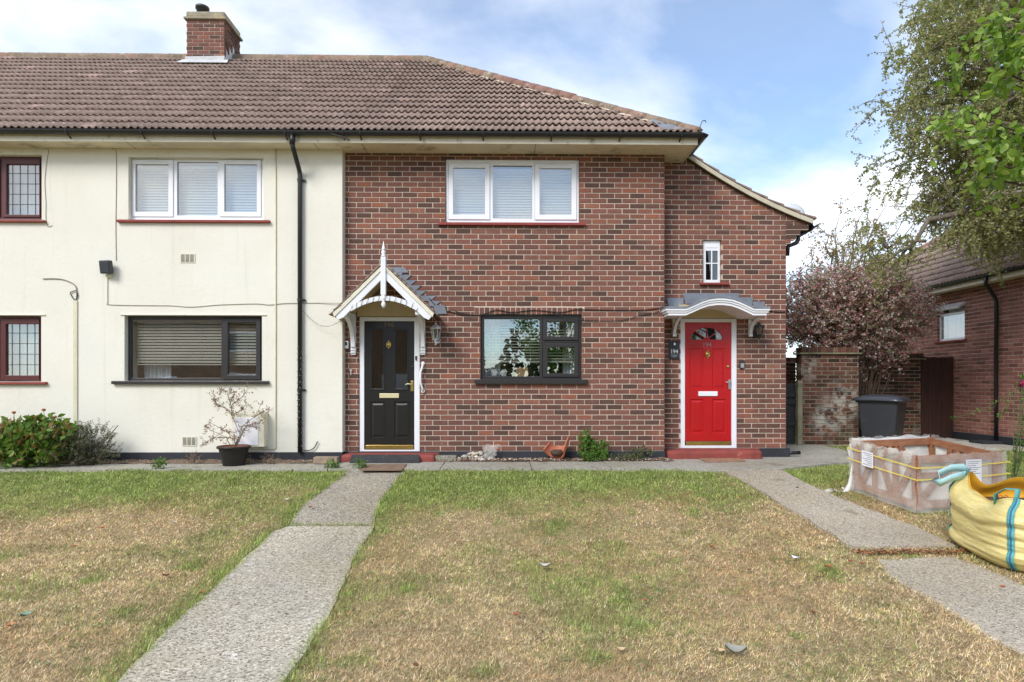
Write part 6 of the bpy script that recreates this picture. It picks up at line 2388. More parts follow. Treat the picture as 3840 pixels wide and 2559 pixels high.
# --- large small-leaved tree at the right, limbs reaching into the picture
def big_tree():
    T = thing('tree', 'large small-leaved tree with grey drooping limbs beside the neighbouring house', 'tree', (9.3, -0.9, 0))
    tw, lv = MB(), Leaves()
    base = Vector((9.3, -0.9, -0.1))
    crown = Vector((9.4, -0.7, 4.6))
    tr = MB()
    tr.tube([base, base + Vector((0.05, 0, 1.2)), Vector((9.45, -0.8, 2.8)), crown, Vector((9.3, -0.6, 6.6)), Vector((9.4, -0.4, 8.6))], [0.30, 0.24, 0.21, 0.18, 0.12, 0.04], 12)
    limbs = []
    spec = [  # px, py, depth of the limb tip
        (3440, 60, 11.2), (3380, 230, 10.6), (3330, 420, 11.0), (3400, 560, 10.4), (3330, 640, 11.6), (3420, 760, 10.8), (3560, 140, 10.2), (3600, 330, 11.4), (3560, 480, 10.2), (3660, 560, 10.8),
        (3560, 700, 11.2), (3700, 120, 11.8), (3760, 300, 10.6), (3780, 640, 10.2), (3720, 800, 10.6), (3810, 880, 11.0), (3520, 800, 10.9), (3830, 460, 11.5), (3840, 60, 11), (3500, 0, 11.3), (3620, -80, 10.9)]
    for (px, py, d) in spec:
        p = at(px, py, CAMP.y + d)
        h0 = max(2.6, min(6.2, p.z - random.uniform(0.2, 0.9)))
        t = (h0 - 2.8) / 3.8
        s = Vector((9.45, -0.8, 2.8)).lerp(Vector((9.3, -0.6, 6.6)), max(0, min(1, t)))
        path = bend(s, p, random.uniform(0.1, 0.5), 7, 0.10)
        r0 = random.uniform(0.04, 0.075)
        tr.tube(path, [r0 * (1 - 0.82 * i / 7) for i in range(8)], 7)
        limbs.append((path, d))
    # the heavy pale limb that sweeps down to the left over the far roof
    hv = [at(*q) for q in ((3890, 700, 0.6), (3716, 752, 0.7), (3600, 800, 0.7), (3480, 826, 0.8), (3455, 870, 0.8), (3418, 930, 0.9), (3398, 1010, 0.9))]
    tr.tube(hv, [0.06, 0.055, 0.05, 0.045, 0.036, 0.026, 0.012], 8)
    for (A, Bq) in (((3470, 905), (3330, 930)), ((3330, 930), (3290, 880)), ((3440, 900), (3340, 1010)), ((3560, 815), (3500, 700)), ((3418, 930), (3290, 1020)), ((3640, 780), (3700, 930)), ((3480, 826), (3560, 930))):
        a, b = at(*A, 0.85), at(*Bq, 0.9)
        path = bend(a, b, 0.05, 5, 0.035)
        tr.tube(path, [0.03 * (1 - 0.7 * i / 5) for i in range(6)], 6)
        limbs.append((path, 0))
    trunk = tr.build('trunk', M['bark'], T, smooth=True)
    for (path, d) in limbs:
        n_ = len(path)
        for k in range(40 if d else 7):
            i = random.randrange(max(1, n_ // 2 - 1), n_)
            p = path[i] + rv() * 0.22
            dirv = (rv() + Vector((-0.35, 0, 0.15))).normalized()
            sub = sprig(tw, lv, p, dirv, random.uniform(0.3, 0.7), 0.008, 14, 0.050, 0.018, 0.18)
            for j in range(3):
                sprig(tw, lv, random.choice(sub), rv() + Vector((-0.2, 0, -0.2)), random.uniform(0.15, 0.4), 0.004, 15, 0.050, 0.018, 0.25)
    # bare grey twigs in the middle of the crown
    for k in range(130):
        p = at(random.uniform(3480, 3840), random.uniform(380, 880), CAMP.y + random.uniform(10.2, 11.3))
        sprig(tw, lv, p, rv() + Vector((-0.3, 0, -0.3)), random.uniform(0.4, 0.9), 0.010, 4, 0.04, 0.013, 0.2)
    # the dense body of the crown
    poly = np.array([(3490, -80), (3420, 120), (3390, 300), (3400, 470), (3440, 620), (3500, 780), (3600, 900), (3900, 960), (3900, -80)], float)
    done = 0
    while done < 430:
        px, py = random.uniform(3390, 3900), random.uniform(-80, 960)
        if not inside(np.array([px]), np.array([py]), poly)[0]:
            continue
        done += 1
        p = at(px, py, CAMP.y + random.uniform(9.9, 12.0))
        for j in range(6):
            sprig(tw, lv, p + rv() * 0.2, rv() + Vector((-0.2, 0, -0.25)), random.uniform(0.25, 0.55), 0.006, 14, 0.052, 0.019, 0.25)
    stuff(tw.build('twigs', M['twig'], T, smooth=True))
    stuff(lv.build('crown', M['lf_tree'], T))
    return T


big_tree()


def near_tree():
    T = thing('tree', 'bright green broad-leaved branches of a tree close to the camera', 'tree', (5.3, -4.9, -0.35))
    tr, lv, tw = MB(), Leaves(), MB()
    base = Vector((5.3, -4.9, -0.4))
    top = Vector((5.0, -4.9, 4.6))
    tr.tube([base, Vector((5.25, -4.9, 1.0)), Vector((5.1, -4.85, 2.6)), top], [0.13, 0.11, 0.085, 0.03], 10)
    for (px, py, d) in ((3620, 250, 4.7), (3740, 60, 4.5), (3700, 170, 4.9), (3560, 470, 4.8), (3640, 420, 4.5), (3700, 600, 4.6), (3680, 660, 4.9), (3790, 420, 4.7), (3800, 560, 4.4), (3760, 300, 4.9), (3830, 200, 4.5), (3840, 680, 4.8), (3830, -60, 4.7), (3700, 480, 4.6), (3790, 130, 4.6)):
        p = at(px, py, CAMP.y + d)
        s = Vector((5.25, -4.9, 1.0)).lerp(top, min(1, max(0.1, (p.z - 0.7 - 1.0) / 3.6)))
        path = bend(s, p, 0.10, 6, 0.03)
        tr.tube(path, [0.020 * (1 - 0.8 * i / 6) for i in range(7)], 6)
        for k in range(15):
            q = path[random.choice((3, 4, 5, 5, 6, 6))] + rv() * 0.05
            sprig(tw, lv, q, rv() + Vector((-0.35, 0, -0.1)), random.uniform(0.12, 0.26), 0.003, 7, 0.078, 0.021, 0.25, 0.75, tilt=-0.25)
    tr.build('trunk', M['bark_dark'], T, smooth=True)
    stuff(tw.build('twigs', M['stem_green'], T, smooth=True))
    stuff(lv.build('crown', M['lf_near'], T, True))


near_tree()


def back_tree():
    T = thing('tree', 'sparse autumn-tinted tree behind the garden wall and red shrub', 'tree', (9.6, 9.0, 0))
    tr, lv, tw = MB(), Leaves(), MB()
    base = Vector((9.8, 9.0, 0))
    fork = Vector((9.9, 9.0, 2.4))
    tr.tube([base, fork, Vector((10.2, 9.0, 5.2))], [0.16, 0.12, 0.04], 9)
    for (px, py) in ((3080, 860), (3150, 800), (3240, 790), (3330, 760), (3400, 800), (3120, 940), (3050, 980), (3210, 900), (3290, 880), (3370, 900), (3440, 860), (3010, 1040), (3180, 1000), (3270, 980), (3350, 1000), (3440, 960), (3100, 1050), (3480, 760)):
        p = at(px, py, 9.0 + random.uniform(-0.9, 0.9))
        path = bend(fork.lerp(Vector((10.2, 9, 5.0)), random.uniform(0, 0.6)), p, 0.2, 6, 0.12)
        tr.tube(path, [0.045 * (1 - 0.85 * i / 6) for i in range(7)], 5)
        for k in range(11):
            q = path[random.choice((3, 4, 5, 6))] + rv() * 0.12
            sub = sprig(tw, lv, q, rv() + Vector((-0.2, 0, 0.3)), random.uniform(0.4, 0.8), 0.010, 7, 0.08, 0.028, 0.05)
            sprig(tw, lv, sub[2], rv(), random.uniform(0.25, 0.5), 0.006, 6, 0.08, 0.028, 0.05)
    tr.build('trunk', M['bark'], T, smooth=True)
    stuff(tw.build('twigs', M['twig'], T, smooth=True))
    stuff(lv.build('crown', M['lf_back'], T))


back_tree()


def shrub(name, label, base, blobs, nsprig, L, ll, lw, nl, leafm, stemm, cat='shrub', outward=1.0, up=0.4, stem_r=0.006, droop=0.05, rich=False):
    T = thing(name, label, cat, base)
    tw, lv = MB(), Leaves()
    base = Vector(base)
    tot = sum(b[1].x * b[1].z for b in blobs)
    for (c, rad) in blobs:
        for k in range(5):
            e = c + Vector((random.uniform(-0.6, 0.6) * rad.x, random.uniform(-0.6, 0.6) * rad.y, random.uniform(-0.5, 0.5) * rad.z))
            tw.tube(bend(base + Vector((random.uniform(-0.12, 0.12), random.uniform(-0.08, 0.08), 0)), e, 0.05, 5, 0.03), [stem_r * 3, stem_r * 2.5, stem_r * 2, stem_r * 1.6, stem_r * 1.2, stem_r], 5)
        for k in range(int(nsprig * rad.x * rad.z / tot)):
            d = rv()
            rr = random.uniform(0.35, 1.0) ** 0.5
            p = c + Vector((d.x * rad.x, d.y * rad.y, d.z * rad.z)) * rr
            sprig(tw, lv, p, d * outward + rv() * 0.6 + Vector((0, 0, up)), random.uniform(0.6, 1.2) * L, stem_r * 0.5, nl, ll, lw, droop)
    tw.build('stems', stemm, T, smooth=True)
    stuff(lv.build('foliage', leafm, T, rich))
    return T


yS = 3.15
sb = lambda px, py, Y=yS: at(px, py, Y)
shrub('shrub', 'tall red-tinged shrub spilling over the old garden wall', (7.3, yS, 0),
      [(sb(3040, 1160), Vector((0.62, 0.5, 0.62))), (sb(3150, 1120), Vector((0.7, 0.55, 0.55))), (sb(3270, 1110), Vector((0.62, 0.5, 0.5))), (sb(3360, 1160), Vector((0.6, 0.5, 0.55))), (sb(3200, 1220), Vector((0.85, 0.5, 0.5))), (sb(3290, 1280, 3.3), Vector((0.5, 0.4, 0.5))), (sb(3250, 1350, 3.4), Vector((0.22, 0.2, 0.32))), (sb(3060, 1250), Vector((0.5, 0.45, 0.45)))],
      3100, 0.36, 0.048, 0.020, 20, M['lf_red'], M['bark_dark'], up=0.5, droop=0.05)

# peony-like bush and grey herb at the foot of the cream wall, left
pb = lambda px, py, Y=-0.55: at(px, py, Y)
shrub('leafy_bush', 'broad-leaved green bush with a few reddish leaves under the maroon window', (pb(120, 1740).x, -0.62, 0.02),
      [(pb(60, 1650, -0.62), Vector((0.42, 0.28, 0.22))), (pb(170, 1630, -0.62), Vector((0.40, 0.28, 0.24))), (pb(110, 1690, -0.66), Vector((0.52, 0.3, 0.17))), (pb(-60, 1660, -0.62), Vector((0.3, 0.28, 0.22)))],
      330, 0.12, 0.105, 0.027, 8, M['lf_peony'], M['stem_green'], 'bush', rich=True, up=0.3, droop=0.12)
for (px, py) in ((52, 1548), (164, 1538), (206, 1565)):
    p = pb(px, py, -0.62)
    F_ = thing('seed_head', 'brown seed head on a thin stalk above the leafy bush', 'seed head', (p.x, p.y, p.z - 0.2), 'seed heads above the leafy bush')
    MB().tube([(p.x + 0.02, p.y, p.z - 0.24), (p.x + 0.008, p.y, p.z - 0.1), p], 0.0035, 5).build('stalk', M['stem_green'], F_)
    MB().lathe([(0.0, -0.02), (0.02, -0.012), (0.028, 0.008), (0.012, 0.02), (0.0, 0.022)], p, 8).build('head', lm[1], F_)
shrub('herb_bush', 'wispy grey-green bush beside the trunking on the cream wall', (pb(310, 1740).x, -0.5, 0.02),
      [(pb(270, 1670, -0.55), Vector((0.34, 0.2, 0.22))), (pb(340, 1660, -0.5), Vector((0.30, 0.2, 0.2))), (pb(230, 1715, -0.66), Vector((0.40, 0.2, 0.13))), (pb(370, 1705, -0.5), Vector((0.22, 0.16, 0.14)))],
      420, 0.17, 0.028, 0.006, 16, M['lf_grey'], M['bark_dark'], 'bush', up=0.7, droop=-0.05)
cable('garden_cane', 'thin bare cane leaning out of the grey-green bush', [at(372, 1682, -0.42), at(405, 1640, -0.4), at(443, 1596, -0.38)], 0.006, M['bark_dark'], 'cane')
# upright weeds before the brick wall
shrub('weed', 'bushy bright green weed standing against the brick plinth', (at(2230, 1725, -0.16).x, -0.16, 0.04),
      [(at(2205, 1690, -0.16), Vector((0.12, 0.09, 0.15))), (at(2195, 1650, -0.16), Vector((0.07, 0.06, 0.13))), (at(2255, 1690, -0.16), Vector((0.11, 0.09, 0.12))), (at(2230, 1715, -0.18), Vector((0.17, 0.1, 0.07)))],
      260, 0.08, 0.034, 0.007, 16, M['lf_green'], M['stem_green'], 'weed', up=1.0, droop=-0.05, stem_r=0.003)
shrub('weed', 'low dark green weed sprawling at the corner of the brick plinth', (at(2400, 1725, -0.16).x, -0.16, 0.04),
      [(at(2410, 1700, -0.16), Vector((0.14, 0.08, 0.09))), (at(2340, 1715, -0.2), Vector((0.2, 0.08, 0.05)))],
      130, 0.07, 0.022, 0.008, 12, M['lf_grey'], M['stem_green'], 'weed', up=0.4, stem_r=0.002)
for (px, Y, lab) in ((1245, -0.9, 'small weed clump growing in the walkway joint left of the doormat'), (1350, -0.93, 'small leafy weed at the corner of the brown doormat'), (915, -0.45, 'tall dry seeding weed beside the black plant pot'), (1010, -0.4, 'thin dry weed between plant pot and downpipe'), (600, -0.9, 'spiky grass tuft at the walkway edge under the cream wall'), (720, -0.35, 'straggly weed under the lower air brick')):
    p = at(px, 1745, Y)
    dry = 'dry' in lab or 'straggly' in lab
    shrub('weed', lab, (p.x, Y, 0.02), [(Vector((p.x, Y, 0.07)), Vector((0.07, 0.05, 0.06)))], 26, 0.12 if dry else 0.07, 0.02 if dry else 0.035, 0.004 if dry else 0.008, 8, M['lf_dead'] if dry else M['lf_green'], M['twig'] if dry else M['stem_green'], 'weed', up=1.2, droop=-0.02, stem_r=0.002)
# rose-like stems entering at the right edge
def edge_bush():
    T = thing('rose_bush', 'thin arching leafy stems with a pink flower at the right edge', 'bush', (6.5, -1.6, -0.1))
    tw, lv, fl = MB(), Leaves(), Leaves()
    base = Vector((6.6, -1.6, -0.1))
    for pts in (((3800, 1470), (3700, 1530), (3577, 1568)), ((3830, 1420), (3790, 1500), (3750, 1560)), ((3840, 1560), (3830, 1640), (3800, 1700)), ((3850, 1330), (3830, 1440), (3835, 1560)), ((3840, 1690), (3810, 1740), (3790, 1790)), ((3845, 1640), (3825, 1680), (3815, 1760))):
        P = [base] + [at(px, py, -1.6) for px, py in pts]
        S = []
        for i in range(len(P) - 1):
            S += [P[i].lerp(P[i + 1], k / 4) + rv() * 0.01 for k in range(4)]
        S.append(P[-1])
        tw.tube(S, [0.006 - 0.004 * i / len(S) for i in range(len(S))], 5)
        for k in range(26):
            q = random.choice(S[4:])
            sprig(None, lv, q + rv() * 0.02, rv(), 0.05, 0.001, 2, 0.032, 0.011)
    for k in range(26):
        c = at(3832, 1440, -1.6)
        fl.add(c + rv() * 0.02, rv(), rv(), 0.05, 0.02)
    tw.build('stems', M['stem_green'], T, smooth=True)
    stuff(lv.build('foliage', M['lf_green'], T))
    stuff(fl.build('flower', M['lf_pink'], T))


edge_bush()

# yellow specks of flowers and weed rosettes in the lawn
lv = Leaves()
for k in range(300):
    px, py = random.uniform(20, 3400), random.uniform(1800, 2540)
    p = onground(px, py, 0.0)
    if any(inside(np.array([p.x]), np.array([p.y]), q)[0] for q in POLYS):
        continue
    for j in range(random.randint(6, 11)):
        an = random.uniform(0, 6.28)
        lv.add(p + Vector((random.uniform(-0.05, 0.05), random.uniform(-0.05, 0.05), 0.005)), Vector((math.cos(an), math.sin(an), random.uniform(0.15, 0.7))), rv(), random.uniform(0.012, 0.034), random.uniform(0.003, 0.006))
o = stuff(lv.build('lawn_weeds', M['lf_weed'], None))
tag(o, 'small dark weed rosettes dotted through the scorched lawn', 'weeds')


# ================================================================ potted dead plant
pc_ = onground(877, 1752)
py_ = pc_.y
zt_ = wz(877, 1672, py_)
rt = (wx(937, py_) - wx(816, py_)) / 2
POT = thing('plant_pot', 'black tapered plant pot standing on the walkway edge', 'pot', (pc_.x, py_, pc_.z))
rb = rt * 0.64
H_ = zt_ - 0.02
MB().lathe([(rb * 0.96, 0.02), (rb, 0.03), (rt * 0.86, zt_ - 0.06), (rt * 0.9, zt_ - 0.035), (rt, zt_ - 0.03), (rt * 1.0, zt_ - 0.004), (rt * 0.955, zt_), (rt * 0.93, zt_ - 0.006), (rt * 0.84, zt_ - 0.07)], (pc_.x, py_, 0), 36).build('pot_body', M['pot_black'], POT, smooth=True)
MB().lathe([(rt * 0.905, zt_ - 0.014), (rt * 0.9, zt_ - 0.012), (rt * 0.84, zt_ - 0.05), (0.01, zt_ - 0.045)], (pc_.x, py_, 0), 28).build('soil', M['pot_rust'], POT, smooth=True)
DP = thing('dead_shrub', 'withered brown shrub standing in the black plant pot', 'dead plant', (pc_.x, py_, zt_ - 0.05))
tw, lv = MB(), Leaves()
root = Vector((pc_.x, py_, zt_ - 0.06))
main = [((905, 1640), (870, 1560), (845, 1530), (812, 1500)), ((870, 1560), (868, 1520), (850, 1470), (825, 1460)), ((868, 1520), (900, 1500), (930, 1458)), ((900, 1630), (905, 1600), (960, 1560), (985, 1500)), ((960, 1560), (985, 1545), (1005, 1535)), ((890, 1650), (850, 1640), (800, 1620), (770, 1600)), ((850, 1640), (800, 1640), (765, 1660), (748, 1672)), ((905, 1600), (950, 1590), (985, 1575)), ((900, 1640), (925, 1600), (965, 1600)), ((845, 1530), (815, 1520), (805, 1490)), ((870, 1560), (900, 1540), (925, 1510)), ((880, 1640), (830, 1610), (790, 1585)), ((860, 1520), (880, 1480), (872, 1460))]
for k, poly in enumerate(main):
    yy = py_ + random.uniform(-0.10, 0.10)
    P = [at(px, py, yy) for px, py in poly]
    if poly[0][1] > 1600:
        P = [root + Vector((random.uniform(-0.04, 0.04), 0, 0))] + P
    S = []
    for i in range(len(P) - 1):
        S += [P[i].lerp(P[i + 1], j / 3) + rv() * 0.008 for j in range(3)]
    S.append(P[-1])
    tw.tube(S, [0.007 * (1 - 0.7 * i / len(S)) for i in range(len(S))], 5)
    for j in range(12):
        q = S[random.randrange(len(S) // 3, len(S))]
        sprig(tw, lv, q, rv() + Vector((0, 0, 0.2)), random.uniform(0.06, 0.14), 0.002, 7, 0.036, 0.008, 0.08)
tw.build('stems', M['twig'], DP, smooth=True)
stuff(lv.build('foliage', M['lf_dead'], DP))


# ================================================================ pebbles, torn bag, broken terracotta
pm = [plain('pebble_white', srgb(214, 208, 198), 0.8, 0.12, 20.0, 0.15), plain('pebble_cream', srgb(196, 182, 162), 0.8, 0.12, 20.0, 0.15), plain('pebble_grey', srgb(168, 162, 154), 0.8, 0.14, 20.0, 0.15)]
pmesh = []
for k in range(6):
    mb = MB()
    mb.lathe([(math.cos(R(a)) * 1.0, math.sin(R(a)) * 0.62) for a in (-88, -60, -30, 0, 30, 60, 88)], (0, 0, 0), 10)
    rr_ = random.Random(k)
    mb.V = [(x * (1 + rr_.uniform(-0.12, 0.12)), y * (0.78 + rr_.uniform(-0.1, 0.1)), z * (1 + rr_.uniform(-0.15, 0.15))) for x, y, z in mb.V]
    pmesh.append(mb.mesh('pebble', pm[k % 3], True))
c0 = onground(1778, 1738)
placed = []
for k in range(96):
    lay = 0 if k < 52 else (1 if k < 80 else 2)
    rr_ = (0.29, 0.19, 0.11)[lay]
    a, q = random.uniform(0, 6.28), random.random() ** 0.5
    s_ = random.uniform(0.024, 0.046)
    x_, y_ = c0.x + rr_ * q * math.cos(a) * 1.05, c0.y + 0.12 + rr_ * 0.5 * q * math.sin(a)
    z_ = 0.045 + lay * 0.042 + s_ * 0.4 - q * 0.012
    o = link('pebble', random.choice(pmesh), None, (x_, y_, z_))
    o.scale = (s_, s_, s_)
    o.rotation_euler = (random.uniform(-0.5, 0.5), random.uniform(-0.5, 0.5), random.uniform(0, 6))
    tag(o, 'pale rounded pebble heaped by the brick plinth', 'pebble', 'pebbles heaped by the plinth')
for k in range(30):
    s_ = random.uniform(0.008, 0.016)
    o = link('pebble', random.choice(pmesh), None, (random.uniform(c0.x + 0.1, wx(2330, -0.2)), random.uniform(-0.25, -0.06), 0.062))
    o.scale = (s_, s_, s_)
    o.rotation_euler = (0.2, 0.3, random.uniform(0, 6))
    tag(o, 'small pale stone scattered in the litter below the brick wall', 'stone', 'small stones in the litter')
mb = MB()
bp = at(1836, 1690, -0.12)
n_, m_ = 22, 9
for j in range(m_):
    t = j / (m_ - 1)
    for i in range(n_):
        an = 2 * math.pi * i / n_
        r_ = 0.05 + 0.045 * t + 0.018 * math.sin(an * 5 + j) + 0.012 * math.sin(an * 3 - 2 * j)
        mb.v((bp.x + 0.02 * t + r_ * 1.25 * math.cos(an), -0.13 + r_ * 0.6 * math.sin(an), 0.07 + 0.20 * t + 0.015 * math.sin(an * 4) * t))
for j in range(m_ - 1):
    for i in range(n_):
        i2 = (i + 1) % n_
        mb.F.append([j * n_ + i, j * n_ + i2, (j + 1) * n_ + i2, (j + 1) * n_ + i])
o = mb.build('plastic_bag', M['film'], None, smooth=True)
tag(o, 'torn clear plastic sack standing open on the pebble heap', 'bag')

# half of a broken terracotta chimney pot lying with soil in it
tc0 = at(2090, 1690, -0.16)
TP = thing('terracotta_pot', 'broken half of a terracotta pot leaning by the plinth, soil inside', 'pot', (tc0.x, -0.16, 0.03))
mb = MB()
n_ = 18
Cm = at(2076, 1692, -0.24)
dirp = Vector((0.42, 0.62, 0.66)).normalized()
side = dirp.cross(Vector((0, 0, 1))).normalized()
upp = side.cross(dirp)
for j in range(5):
    for i in range(n_ + 1):
        an = math.pi * (0.96 + 1.08 * i / n_)
        lim = 0.15 + 0.15 * (i / n_)
        for rr_ in (0.175, 0.155):
            r_ = rr_ - 0.03 * j / 4
            mb.v(Cm + dirp * (lim * j / 4) + side * (r_ * math.cos(an)) + upp * (r_ * math.sin(an)))
w2 = (n_ + 1) * 2
for j in range(4):
    for i in range(n_):
        a = j * w2 + i * 2
        mb.F.append([a, a + 2, a + 2 + w2, a + w2])
        mb.F.append([a + 1, a + 1 + w2, a + 3 + w2, a + 3])
for i in range(n_):
    a = i * 2
    mb.F.append([a, a + 1, a + 3, a + 2])
    b = 4 * w2 + i * 2
    mb.F.append([b, b + 2, b + 3, b + 1])
for j in range(4):
    a = j * w2
    mb.F.append([a, a + w2, a + w2 + 1, a + 1])
    b = j * w2 + n_ * 2
    mb.F.append([b, b + 1, b + w2 + 1, b + w2])
mb.build('shell', M['terracotta'], TP, smooth=False, fix=True)
MB().lathe([(0.0, 0.03), (0.07, 0.025), (0.11, 0.0), (0.09, -0.05), (0.01, -0.06)][::-1], Cm + dirp * 0.07 - upp * 0.085, 14).build('soil', M['soil'], TP, smooth=True)

# ================================================================ garden walls, gates
def garden_wall(label, px0, px1, ptop, Y, ret=None, z_creasing=0.16):
    x0, x1 = wx(px0, Y), wx(px1, Y)
    zt = wz((px0 + px1) / 2, ptop, Y)
    Wl = thing('garden_wall', label, 'wall', ((x0 + x1) / 2, Y, 0))
    zc_ = zt - 0.135                       # top of the stretcher courses
    n_ = int(round(zc_ / BH))
    z0 = zc_ - n_ * BH
    body = MB().box(x0 + 0.008, x1 - 0.008, Y + 0.008, Y + 0.215, z0 - 0.1, zc_).build('wall_core', M['old_mortar'], Wl)
    lay_bricks(body, courses(x0, x1, z0, zc_, [], 0.06), lambda u, d, w: Vector((u, Y + d, w)), 0.0, M['old_brick'], M['old_brick_mass'], 0.03, 300)
    MB().box(x0 - 0.04, x1 + 0.04, Y - 0.045, Y + 0.26, zc_ + 0.001, zc_ + 0.03).build('creasing_tile', M['post'], Wl, bevel=0.006)
    k, xx = 0, x0
    while xx < x1 - 0.03:
        me = brick_mesh(M['old_brick'], 0.22, 0.0792, 0.112, 0.008, 7 + k % 3)
        o = link('coping_brick', me, Wl, (xx + 0.0396, Y - 0.003, zc_ + 0.031 + 0.052))
        o.rotation_euler = (random.uniform(-0.02, 0.02), random.uniform(-0.03, 0.03), random.uniform(-0.02, 0.02))
        xx += 0.0792
        k += 1
    MB().box(x0 + 0.006, x1 - 0.006, Y + 0.006, Y + 0.21, zc_ + 0.03, zc_ + 0.125).build('coping_mortar', M['old_mortar'], Wl)
    # end facing the camera's other side
    lay_bricks(body, courses(Y + 0.035, Y + 0.215, z0, zc_, [], 0.06), lambda u, d, w: Vector((x0 + d, u, w)), R(-90), M['old_brick'], M['old_brick_mass'], 0.03, 0)
    return Wl


garden_wall('mossy brick garden wall with white lime bloom left of the wheelie bin', 3004, 3221, 1303, 2.4)
garden_wall('brick garden wall running behind the wheelie bin to the brown gate', 3222, 3463, 1326, 3.95)
# low wall glimpsed in the gap by the wing
garden_wall('narrow strip of far brick wall seen in the gap beside the house corner', 2950, 2985, 1341, 4.6)
# brown board gate
q = pxrect(3465, 1340, 3612, 1646, 3.95)
GT = thing('gate', 'tall dark brown board gate between garden wall and neighbouring house', 'gate', ((q[0] + q[1]) / 2, 3.95, 0))
nb = 9
for k in range(nb):
    xa = q[0] + (q[1] - q[0]) * k / nb
    xb = q[0] + (q[1] - q[0]) * (k + 1) / nb
    MB().box(xa + 0.003, xb - 0.003, 3.95 + random.uniform(0, 0.004), 3.975, q[2] + 0.02, q[3] + random.uniform(-0.008, 0.008)).build('board', M['gate'], GT, bevel=0.003)
MB().box(q[0], q[1], 3.976, 4.02, q[2] + 0.3, q[2] + 0.42).build('rail', M['gate'], GT)
MB().box(q[0], q[1], 3.976, 4.02, q[3] - 0.4, q[3] - 0.28).build('rail', M['gate'], GT)
MB().box(q[0] - 0.07, q[0] - 0.004, 3.93, 4.02, -0.02, q[3] + 0.02).build('gate_post', M['gate'], GT)
MB().box(q[0] + 0.05, q[0] + 0.08, 3.93, 3.949, 1.05, 1.2).build('latch', M['dark_metal'], GT)
# concrete post and black side gate in the gap beside the wing
q = pxrect(2988, 1428, 3006, 1664, 2.25)
PS = MB()
PS.box(q[0], q[1], 2.2, 2.31, -0.05, q[3])
tag(PS.build('concrete_post', M['post'], None, bevel=0.01), 'green-stained concrete gate post at the end of the mossy wall', 'post')
xg0, xg1 = XWR + 0.03, wx(2982, 2.3)
SG = thing('side_gate', 'black slatted side gate in the gap beside the house corner', 'gate', ((xg0 + xg1) / 2, 2.3, 0))
zg = wz(2965, 1450, 2.3)
for k in range(3):
    xa = xg0 + (xg1 - xg0) * k / 3
    MB().box(xa + 0.003, xa + (xg1 - xg0) / 3 - 0.003, 2.3, 2.325, 0.05, zg + 0.03 * k).build('board', M['gate_black'], SG, bevel=0.003)
for z in (0.4, zg - 0.2, zg - 0.34):
    MB().box(xg0, xg1, 2.265, 2.298, z, z + 0.08).build('rail', M['gate_black'], SG, bevel=0.003)

# ================================================================ neighbouring house on the right
XN = 9.85
NH = thing('neighbour_house', 'red brick neighbouring house with stepped tiled roofs behind the trees', 'house', (XN + 4, 3, 0))
ny0, ny1 = -3.5, 8.0
ez = 3.22
wn0, wn1 = atx(3617, 1200, XN).y, atx(3515, 1200, XN).y
zw0, zw1 = atx(3566, 1277, XN).z, atx(3566, 1137, XN).z
hole = (wn0, wn1, zw0, zw1)
TN = lambda u, d, w: Vector((XN + d, u, w))
# wall plane: u runs along world y, wall faces -x
mbw = MB().plate(ny0, ny1, 0.0, ez, [shrink(hole)], 0.008, 0.24)
mbw.V = [(XN + p[1], p[0], p[2]) for p in mbw.V]
mbw.F = [f[::-1] for f in mbw.F]
nwall = mbw.build('brick_wall', M['mortar'], NH)
pcs = courses(ny0, ny1, 0.17, ez - 0.002, [hole], 0.04)
lay_bricks(nwall, pcs, TN, R(-90), M['far_brick'], M['far_brick_mass'], 0.06, 300)
MB().box(XN - 0.03, XN + 0.2, ny0, ny1, -0.1, 0.165).build('plinth', M['plinth'], NH, bevel=0.006)
MB().box(XN + 0.25, XN + 9, ny0, ny0 + 0.25, -0.1, 5.2).build('front_wall', M['far_brick_mass'], NH)
MB().box(XN + 1.5, XN + 9, ny1 + 0.9, ny1 + 1.1, -0.1, 4.3).build('back_wall', M['far_brick_mass'], NH)
MB().box(XN + 1.6, XN + 1.8, ny0, ny1 + 1.0, 2.5, 4.3).build('upper_wall', M['far_brick_mass'], NH)
# window with its top light propped open
fw = 0.05
win = MB().plate(hole[0] + 0.002, hole[1] - 0.002, hole[2] + 0.002, hole[3] - 0.002, [(hole[0] + fw, hole[1] - fw, hole[2] + fw, hole[2] + 0.56), (hole[0] + fw, hole[1] - fw, hole[2] + 0.61, hole[3] - fw)], 0.05, 0.11)
win.V = [(XN + p[1], p[0], p[2]) for p in win.V]
win.F = [f[::-1] for f in win.F]
wino = win.build('window', M['upvc'], NH, bevel=0.004)
MB().box(XN + 0.075, XN + 0.08, hole[0] + fw, hole[1] - fw, hole[2] + fw, hole[2] + 0.56).build('pane', M['glass'], wino)
MB().box(XN - 0.04, XN + 0.06, hole[0] - 0.06, hole[1] + 0.06, hole[2] - 0.04, hole[2] - 0.002).build('sill', M['red_sill'], wino, bevel=0.004)
Mt = Matrix.Translation((XN + 0.045, 0, hole[3] - fw)) @ Matrix.Rotation(R(58), 4, 'Y')
sh = hole[3] - fw - hole[2] - 0.61
mbp = MB().plate(hole[0] + fw, hole[1] - fw, -sh, 0, [(hole[0] + fw + 0.05, hole[1] - fw - 0.05, -sh + 0.05, -0.05)], -0.02, 0.02)
mbp.V = [tuple(Mt @ Vector((p[1], p[0], p[2]))) for p in mbp.V]
sash_ = mbp.build('open_sash', M['upvc'], wino, fix=True)
mbg = MB().box(-0.003, 0.003, hole[0] + fw + 0.05, hole[1] - fw - 0.05, -sh + 0.05, -0.05, Mt)
mbg.build('pane', M['glass'], wino)
mb = MB()
